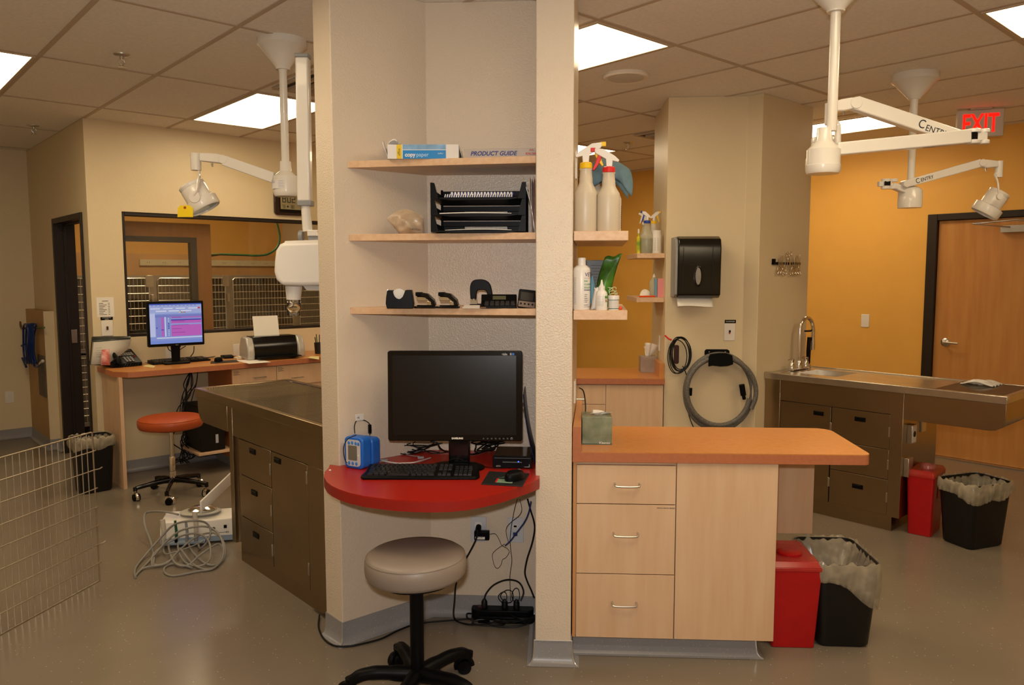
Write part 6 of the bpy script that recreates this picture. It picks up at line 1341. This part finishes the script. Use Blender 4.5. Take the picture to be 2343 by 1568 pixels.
q = MB().at(TT); q.tube([(-.073, -.02, .012), (-.073, .0, .032), (-.073, .05, .040), (-.073, .12, .040), (-.073, .17, .032), (-.073, .195, .012)], [.027, .028, .019, .018, .019, .028, .027], 12, sm=4, flat=.9); q.build('handset', BLACKP, t)
q = MB(); q.tube([(-.08+.014*math.cos(i*.9)*.5+.17*i/60, -.125+.0*i+.010*math.sin(i*.9), .012+.010*math.cos(i*.9)) for i in range(60)], .003, 5); q.build('coiled_cord', BLACKM, t)
cable('phone_cable', 'thin black cable from the telephone along the desk wall', [gl(318, 822), gl(330, 829), gl(345, 834), gl(352, 836)], .0028)
# wall files left of the phone
t = thing('wall_file', 'dark file holder with white papers and a red leaflet left of the telephone', 'file holder', (0, 0, 0))
def yq(px, py, y): x, z = onY(px, py, y); return (x, y, z)
q = MB(); q.quad([yq(211, 772, 6.60), yq(299, 771, 6.60), yq(298, 779, 6.56), yq(212, 783, 6.50)]); q.tube([yq(211, 772, 6.6), yq(206, 834, 6.42), yq(238, 836, 6.42)], .004, 6); q.build('holder', mat('file_dark', '#252a28', .4), t, thick=.006)
q = MB(); q.quad([yq(214, 784, 6.49), yq(300, 777, 6.56), yq(292, 800, 6.52), yq(246, 834, 6.44), yq(208, 835, 6.41)]); q.build('papers', mat('paper_grey', '#bdb6ac', .7), t, thick=.006)
q = MB(); q.quad([yq(233, 801, 6.44), yq(250, 799, 6.45), yq(252, 836, 6.40), yq(230, 836, 6.39)]); q.build('leaflet', mat('leaflet_red', '#b5222a', .5, vary=.5, vscale=16, col2='#e0b7ad'), t, thick=.003)
q = MB()
for i in range(7): 
    a_ = yq(217+2*(i % 2), 797+5*i, 6.45); q.tube([V(a_)+V((0, -.012, 0)), V(a_)+V((.045, -.012, .0))], .0012, 4)
q.build('print', mat('print_grey', '#666'), t)
# printer
x0, _ = onY(563, 800, 6.25); x1, _ = onY(690, 800, 6.25); wP = x1-x0; p = gl(626, 822)
t = thing('inkjet_printer', 'silver and black inkjet printer with an upright paper feed on the computer desk', 'printer', ((x0+x1)/2, 6.22, LZ), -.08)
z_t = onY(626, 768, 6.30)[1]-LZ
q = MB(); q.prism([(-.0, .01), (-.005, .10), (.03, z_t), (.19, z_t), (.21, .10), (.20, .01)], -wP/2+.06, wP/2-.06, plane='x'); q.build('body', BLACKG, t, bevel=.006)
for s_ in (-1, 1):
    q = MB().prism([(-.02, .0), (-.03, .05), (-.015, .12), (.03, z_t-.006), (.15, z_t-.002), (.2, .10), (.2, 0)], min(s_*wP/2, s_*(wP/2-.062)), max(s_*wP/2, s_*(wP/2-.062)), plane='x'); q.build('side_shell', SILVER, t, bevel=.014, seg=3)
MB().box(-wP/2+.07, wP/2-.07, -.12, .02, .02, .028).build('output_tray', BLACKP, t, bevel=.002)
MB().box(-wP/2+.075, wP/2-.075, -.010, .0, .036, .050).build('output_slot', BLACKM, t)
q = MB().at(TR(-.02, .15, z_t-.02) @ M.Rotation(-.20, 4, 'X')); q.box(-.11, .11, 0, .004, 0, .19); q.build('paper_stack', PAPER, t)
q = MB().at(TR(-.02, .156, z_t-.02) @ M.Rotation(-.20, 4, 'X')); q.box(-.08, .08, 0, .006, 0, .12); q.build('paper_support', BLACKP, t)
# pen cup
p = gl(722, 808); t = thing('pen_cup', 'black mesh pen cup full of pens right of the printer', 'pen holder', V((p.x, 6.35, LZ)))
MB().lathe([(0, 0), (.036, 0), (.042, .10), (.039, .10), (.034, .004), (0, .004)], seg=24).build('cup', mat('mesh_black', '#151516', .5), t)
random.seed(4)
for i, c in enumerate((INKR, TBLUE, BLACKP, BLACKP, mat('pen_green', '#2c7a4a', .4), INK, WHITEP)):
    a = i*.9; m = MB(); m.tube([(.01*math.cos(a), .01*math.sin(a), .01), (.034*math.cos(a), .03*math.sin(a), .15+.012*(i % 3))], .004, 7); o = m.build('pen', c); o.location = V((p.x, 6.35, LZ)); tag(o, 'pens standing in the black mesh cup on the computer desk', 'pen', 'pens in the mesh cup')
# outlet plates on the window wall
for px, py, w_, lb in ((545, 803, .09, 'white double outlet plate behind the printer cables'), (390, 815, .075, 'white outlet plate on the wall below the lit monitor')):
    x, z = onY(px, py, YW); t = thing('wall_outlet', lb, 'outlet', (x, YW, max(z, LZ+.055))); MB().box(-w_/2, w_/2, -.005, 0, -.05, .05).build('cover_plate', mat('plate_warm', '#eee'), t, bevel=.002)
# clock, notice, switch
x, z = onY(658, 466, YW); t = thing('digital_clock', 'brown digital wall clock reading 8:02 above the kennel window', 'clock', (x+.005, YW, z))
hwc = (onY(694, 466, YW)[0]-onY(627, 466, YW)[0])/2
MB().prism(rpoly(2*hwc, .215, .03), -.03, 0, plane='y').build('case', mat('clock_brown', '#2b130c', .3, coat=.4), t, bevel=.006)
MB().box(-hwc+.045, hwc-.02, -.0315, -.03, -.085, .085).build('bezel', BLACKG, t)
MB().box(-hwc+.055, hwc-.035, -.0325, -.0315, -.055, .085).build('display', mat('lcd_pale', '#9c9270', .3), t)
SEG = {'8': 'abcdefg', '0': 'abcdef', '2': 'abged', '7': 'abc', '3': 'abgcd', '°': ''}
def seg(q, ch, x, z, w_, h, tk):
    for s_ in SEG[ch]:
        r = {'a': (x, x+w_, z+h-tk, z+h), 'd': (x, x+w_, z, z+tk), 'g': (x, x+w_, z+h/2-tk/2, z+h/2+tk/2), 'f': (x, x+tk, z+h/2, z+h), 'e': (x, x+tk, z, z+h/2), 'b': (x+w_-tk, x+w_, z+h/2, z+h), 'c': (x+w_-tk, x+w_, z, z+h/2)}[s_]
        q.box(r[0], r[1], -.0332, -.0325, r[2], r[3])
q = MB(); X_ = -hwc+.072
seg(q, '8', X_, .005, .034, .065, .007); seg(q, '0', X_+.048, .005, .034, .065, .007); seg(q, '2', X_+.092, .005, .034, .065, .007)
q.box(X_+.039, X_+.043, -.0332, -.0325, .022, .027).box(X_+.039, X_+.043, -.0332, -.0325, .045, .050)
seg(q, '7', X_-.006, -.046, .014, .030, .0035); seg(q, '3', X_+.012, -.046, .014, .030, .0035); seg(q, '8', X_+.082, -.046, .014, .030, .0035); seg(q, '0', X_+.100, -.046, .014, .030, .0035)
q.lathe([(0, 0), (.009, 0), (0, .0006)], (X_+.052, -.0325, -.03), axis=(0, -1, 0), seg=14); q.build('digits', INK, t, smooth=0)
x, z = onY(241, 703, YW); zh = .30
t = thing('printed_notice', 'white printed list taped to the window wall above the light switch', 'notice', (x, YW, z))
MB().box(-.062, .062, -.002, 0, -.077, .077).build('sheet', PAPER, t)
q = MB(); q.box(-.022, .022, -.0026, -.002, .046, .050)
for i in range(8): q.box(-.045, -.045+.03+.012*((i*5) % 3), -.0026, -.002, .028-.0125*i, .0315-.0125*i); q.box(.02, .032, -.0026, -.002, .028-.0125*i, .0315-.0125*i)
q.build('print', INK, t)
x, z = onY(244, 729, YW); t = thing('name_label', 'small black two line label between the notice and the switch on the window wall', 'label', (x, YW, z)); MB().box(-.044, .044, -.002, 0, -.012, .012).build('tape', BLACKP, t); text('COMPUTER AREA', .0082, (0, -.0024, .002), PAPER, t, align='CENTER'); text('LIGHTS', .0082, (0, -.0024, -.009), PAPER, t, align='CENTER')
x, z = onY(245, 751, YW); t = thing('light_switch', 'white toggle light switch below the small black label on the window wall', 'switch', (x, YW, z))
MB().box(-.042, .042, -.006, 0, -.062, .062).build('cover_plate', mat('plate_warm', '#eee'), t, bevel=.003); MB().box(-.006, .006, -.017, -.006, -.012, .014).build('toggle', mat('toggle_maroon', '#4a2320', .4), t)

# ================================================================ KENNEL ROOM BEYOND THE WINDOW
KY = 8.55; kz1 = onY(600, 630, KY)[1]
def xk(px): return onY(px, 650, KY)[0]
STK = mat('cage_steel', (.42, .38, .32), .4, .9, vary=.06)
edges = [xk(262), xk(349), xk(522), xk(700), xk(885)]
edges = [edges[1]-(edges[2]-edges[1]), edges[1], edges[2], edges[2]+(edges[2]-edges[1]), edges[2]+2*(edges[2]-edges[1])]
whr = ['the leftmost', 'second from the left', 'third from the left', 'the rightmost']
edges[0] = max(edges[0], 1.73)
for i in range(4):
    a_, b_ = edges[i], min(edges[i+1], 4.60)
    for tier in (0, 1):
        zA, zB = (.08, .80) if tier == 0 else (.82, kz1)
        t = thing('kennel_cage', 'steel kennel cage with barred door in the %s row, %s of four' % ('upper' if tier else 'lower', whr[i]), 'cage', ((a_+b_)/2, KY, zA), 0, 'kennel cages behind the window')
        w_ = (b_-a_); h = zB-zA; q = MB()
        q.box(-w_/2, w_/2, .72, .73, 0, h).box(-w_/2, -w_/2+.01, .0, .72, 0, h).box(w_/2-.01, w_/2, .0, .72, 0, h).box(-w_/2+.01, w_/2-.01, .0, .72, 0, .01).box(-w_/2+.01, w_/2-.01, .0, .72, h-.01, h)
        q.box(-w_/2, -w_/2+.05, -.012, 0, 0, h).box(w_/2-.05, w_/2, -.012, 0, 0, h).box(-w_/2+.05, w_/2-.05, -.012, 0, h-.03, h).box(-w_/2+.05, w_/2-.05, -.012, 0, 0, .03); q.build('box', STK, t)
        q = MB(); W_ = w_/2-.045; q.tube([(-W_, -.022, .04), (W_, -.022, .04), (W_, -.022, h-.05), (W_-.02, -.022, h-.03), (-W_+.02, -.022, h-.03), (-W_, -.022, h-.05)], .006, 6, closed=True)
        nb = 19
        for k in range(1, nb): x = -W_+2*W_*k/nb; q.tube([(x, -.026, .04), (x, -.026, h-.03)], .0024, 4, caps=False)
        for k in range(1, 9): z = .04+(h-.07)*k/9; q.tube([(-W_, -.021, z), (W_, -.021, z)], .0042, 5, caps=False)
        q.build('door', WIRE, t)
        q = MB(); q.box(w_/2-.075, w_/2+.0, -.03, -.012, h-.12, h+.0).box(w_/2-.03, w_/2-.005, -.045, -.012, h*.62, h*.74); q.build('latch', STEELH, t, bevel=.002)
KB = Y1-.006
zr = onY(480, 602, KB)[1]
t = MB().box(onY(318, 600, KB)[0], 4.55, KB-.035, KB, zr-.035, zr+.035).build('outlet_raceway', mat('raceway_ivory', '#e4d6ae', .4)); tag(t, 'long ivory outlet strip on the kennel wall above the cages', 'raceway')
for i, px in enumerate((337, 373, 408, 511, 543, 575, 606)):
    x = onY(px, 602, KB)[0]; o = MB(); o.use(MATS['raceway_ivory']).box(x-.03, x+.03, KB-.038, KB-.035, -.02+zr, .02+zr); o.use(GREYD).box(x-.014, x-.010, KB-.039, KB-.038, zr-.008, zr+.008).box(x+.010, x+.014, KB-.039, KB-.038, zr-.008, zr+.008); o.build('socket', None, t)
ztan = onY(480, 583, KB)[1]
struct(MB().box(1.71, 4.61, KB, Y1+.001, 0, ztan).build('trim_6', mat('tan_wall_board', '#d9a667', .5)))
gp = [(622, 470), (636, 520), (640, 545), (634, 566), (615, 581), (590, 585), (560, 584), (530, 583), (500, 582)]
GY_ = 7.9
pts = [V((onY(*p_, GY_)[0], GY_, onY(*p_, GY_)[1])) for p_ in gp]
hh = thing('green_hose', 'green coiled water hose with brass nozzle hanging in the kennel room', 'hose', pts[0])
MB().tube([pts[0]+V((0, 0, CE-pts[0].z-.0))]+pts if False else pts, .011, 9, sm=5).build('hose', GREENP, hh); bpy.data.objects['hose'].location = -pts[0]
o = MB().tube([pts[-1]+V((.01, 0, 0))-pts[0], pts[-1]+V((-.10, 0, -.01))-pts[0]], [.013, .016, .02], 10).build('nozzle', mat('brass_nozzle', '#6b6a3a', .3, .5), hh)
rp = V((pts[0].x-.03, GY_, CE)); MB().tube([rp-pts[0], V((-.02, 0, .45)), V((0, 0, 0))], .011, 9, sm=5).build('hose_drop', GREENP, hh)

# ================================================================ CORRIDOR END
x, z = onY(22, 909, 8.8); t = thing('wall_outlet', 'white duplex outlet low on the far corridor wall at the left edge', 'outlet', (x, 8.8, z))
MB().box(-.038, .038, -.006, 0, -.06, .06).build('cover_plate', mat('plate_warm', '#eee'), t, bevel=.003)
q = MB(); q.prism(rpoly(.034, .03, .01, cy=.022), -.008, -.006, plane='y').prism(rpoly(.034, .03, .01, cy=-.022), -.008, -.006, plane='y'); q.build('sockets', WHITEP, t)
hp_ = onX(88, 765, 1.47); Yh = hp_[0]
t = thing('hose_coil', 'dark blue cord coiled on a hook at the side of the corridor half wall', 'cord', (1.44, 8.25, hp_[1]))
def c3(px, py, x=1.44): y, z = onX(px, py, x); return V((x-1.44, y-8.25, z-hp_[1]))
q = MB()
for k in range(5):
    dx = .010*k-.02; q.tube([c3(60+4*k, 745)+V((dx, 0, 0)), c3(59+3*k, 775)+V((dx, 0, 0)), c3(60+3*k, 810)+V((dx, 0, 0)), c3(66+3*k, 832)+V((dx, 0, 0)), c3(73+k, 808)+V((dx-.02, 0, 0)), c3(77, 775)+V((dx-.02, 0, 0)), c3(74, 745)+V((dx-.02, 0, 0))], .009, 7, closed=True, sm=4)
q.tube([c3(56, 788), c3(46, 795), c3(48, 812), c3(54, 826), c3(60, 840)], .010, 7, sm=4).tube([c3(74, 812), c3(78, 836), c3(84, 840), c3(96, 829)], .010, 7, sm=4)
q.build('coil', BLUECORD, t); MB().tube([c3(92, 832), c3(98, 826)], .013, 8).build('nozzle', NICKEL, t)
q = MB(); q.tube([c3(72, 750)+V((.04, 0, 0)), c3(66, 750), c3(50, 752), c3(46, 736)], .010, 7, sm=3); q.build('hook', mat('wood_hook', '#7a5130', .5), t)
MB().tube([c3(76, 751)+V((.03, 0, 0)), c3(92, 750)+V((.03, 0, 0))], .010, 8).build('peg', mat('olive_peg', '#5d6b2c', .5), t)

# ================================================================ RUST STOOL, DENTAL UNIT, WIRE PANEL
random.seed(8)
sp = gz(396, 1105, .09); sh_ = HC-(HC-onp(393, 952, sp, -YAW)[2]); rr = 71/FPX*(sp.dot(V((math.sin(YAW), math.cos(YAW), 0))))
stool('rolling_stool', 'round rust orange stool on a chrome post with black star base, at the computer desk', V((sp.x, sp.y, 0)), sh_, rr, RUST, False, -YAW-PI/2+.25, th=.085, hub=.12)
# white dental unit lying on the floor
def fl(px, py, z=0): return gz(px, py, z)
A_, B_ = fl(366, 1252), fl(536, 1240); ax_ = (B_-A_); wd_ = ax_.length; rz = math.atan2(ax_.y, ax_.x)
t = thing('dental_unit', 'white dental unit with coiled grey hoses on the floor by the left steel table', 'dental unit', A_, rz)
hU = .155
q = MB(); q.prism([(0, .012), (0, .05), (.03, .135), (.19, hU), (.21, .10), (.21, .012)], 0, wd_, plane='x'); q.build('housing', WHITEE, t, bevel=.006)
MB().box(.005, wd_-.005, -.0015, .0, .014, .046).build('lower_strip', mat('strip_blue', '#8f9fb2', .4), t)
fpn = lambda u, v: (wd_*u, .03*v-.002, .05+.085*v)
q = MB(); q.use(BLACKP).box(wd_*.86, wd_*.90, -.004+.012, .016, .085, .103); q.lathe([(.010, 0), (.008, .02), (0, .022)], (wd_*.72, .012, .085), axis=(0, -1, .2), seg=14); q.use(INK).tube([(wd_*.70, .0035, .062), (wd_*.80, .0035, .062), (wd_*.91, .0035, .062)], .0012, 5); q.build('controls', None, t)
for px_ in (.70, .91): MB().tube([(wd_*px_+.008*math.cos(a), .003, .062+.005*math.sin(a)) for a in [i*PI/6 for i in range(12)]], .001, 4, closed=True).build('dial_mark', INK, t)
MB().lathe([(0, 0), (.10, 0), (.105, .008), (.09, .016), (0, .016)], (wd_*.50, .13, hU+.0), seg=36, sx=1.15, sy=.75).build('pedal_base', mat('base_greygreen', '#b7b5a8', .4), t)
MB().lathe([(0, .018), (.075, .018), (.078, .024), (.05, .042), (0, .05)], (wd_*.53, .12, hU), seg=36, sx=1.05, sy=.75).build('pedal', CHROME, t)
for i, (px, py, ln, m_) in enumerate(((378, 1222, .14, mat('clear_grip', '#d5ccbe', .25, alpha=.7)), (406, 1225, .13, GREENP), (430, 1225, .12, GREYP), (451, 1215, .16, mat('clear_grip', '#ddd')))):
    u = (px-366)/(536-366)*wd_; q = MB(); z0 = .03+(.01 if i == 3 else 0); q.tube([(u, -.035, z0), (u+.002, -.028, z0+ln*.5), (u-.004, -.022, z0+ln)], [.011, .013, .015] if i in (0, 3) else [.009, .008, .007], 12); q.build('handpiece', m_, t)
    MB().cyl((u, -.036, z0-.012), (u, -.035, z0+.03), .0085 if i != 3 else .011).build('handpiece_collar', GREYP if i != 1 else BLACKP, t)
MB().box(wd_*.05, wd_*.62, -.05, 0, .02, .032).build('holder', mat('strip_blue', '#999'), t, bevel=.002)
HS = mat('hose_lightgrey', '#8d8a84', .4, vary=.04)
inv = (TR(*A_) @ RZ(rz)).inverted()
def hl(pts, r=.0058, yy=None):
    P = []
    for px, py, h in pts:
        P.append(inv @ gz(px, py, h))
    return MB().tube(P, r, 8, sm=5).build('hose', HS, t)
hl([(408, 1178, .16), (380, 1172, .17), (346, 1171, .15), (331, 1178, .13), (332, 1205, .08), (345, 1240, .03), (352, 1275, .01), (352, 1292, .01), (370, 1293, .01), (395, 1280, .02)], .007)
hl([(453, 1240, .02), (458, 1255, .02), (474, 1240, .06), (482, 1215, .11), (470, 1196, .16), (440, 1192, .19), (400, 1200, .16), (370, 1228, .09), (335, 1268, .02), (310, 1300, .008), (310, 1322, .008)], .006)
hl([(310, 1318, .008), (330, 1300, .01), (380, 1290, .02), (410, 1260, .04), (450, 1228, .08), (490, 1220, .10), (511, 1240, .07), (514, 1272, .02), (495, 1296, .008), (470, 1303, .01), (440, 1290, .02), (412, 1255, .05)], .0055)
hl([(384, 1235, .03), (388, 1262, .03), (402, 1290, .02), (430, 1294, .015), (458, 1270, .05), (500, 1245, .06), (512, 1270, .02), (490, 1300, .01), (450, 1308, .008), (400, 1318, .006), (378, 1312, .006), (378, 1298, .006), (400, 1290, .012), (440, 1300, .01)], .0058)
hl([(406, 1240, .03), (410, 1265, .03), (425, 1288, .02), (455, 1296, .01), (480, 1280, .03), (478, 1240, .08), (455, 1222, .10), (420, 1225, .09), (380, 1245, .05), (350, 1270, .02), (348, 1296, .008)], .0055)
hl([(430, 1240, .03), (440, 1262, .03), (470, 1290, .015), (500, 1290, .01), (512, 1260, .04), (500, 1222, .10), (470, 1205, .13), (420, 1212, .12), (385, 1235, .07), (345, 1280, .012), (312, 1315, .006)], .0058)
hl([(378, 1240, .03), (374, 1256, .03), (380, 1268, .03), (405, 1262, .04), (440, 1250, .05), (466, 1238, .06)], .004)
# leaning white splash panel
a0, a1 = fl(462, 1175, .17), fl(533, 1105, .25)
t = thing('leaning_strip', 'white flat bar leaning from the dental unit up against the left steel table', 'bar', a0)
d = a1-a0; q = MB(); n_ = V((-d.y, d.x, 0)).normalized()*.0; up_ = V((0, 0, 1)).cross(d).normalized(); w2 = .046
e = d*1.05; uu = V((0, 0, 1)); q.quad([(0, 0, 0), tuple(e), tuple(e+uu*w2*1.6), tuple(uu*w2*1.6)]); q.build('bar', WHITEP, t, thick=.012, bevel=.002)
# wire panel in the left foreground
g0 = gz(228, 1330, 0); g1 = gz(0, 1455, 0); d = (g1-g0).normalized(); rz = math.atan2(-d.y, -d.x); hG = onp(208, 990, g0, rz)[2]
t = thing('wire_gate', 'freestanding galvanised wire cage panel in the left foreground', 'wire panel', g0, rz)
Lg = 1.15; nh = 8
r_ = .0033; GW = mat('gate_wire', (.55, .48, .38), .33, .9, vary=.06, vscale=30)
o = MB(); o.tube([(0, 0, r_), (0, 0, hG), (-.01, 0, hG), (-Lg, 0, hG), (-Lg, 0, r_)], r_*1.25, 7, closed=True); o.build('frame', GW, t)
o = MB()
for k in range(1, nh):
    z = hG*k/nh; ex = .0
    o.tube([(-Lg, -.004, z), (.0, -.004, z)]+([(.03, -.008, z-.002), (.045, -.012, z+.004)] if k in (2, 6) else [(.004, -.012, z+.004)]), r_*.95, 6)
o.build('cross_wires', GW, t)
nv = int(Lg/.0375); o = MB()
for k in range(1, nv): x = -Lg*k/nv; o.tube([(x, .003, r_), (x, .003, hG+.002)], r_*.75, 5)
o.build('upright_wires', GW, t)
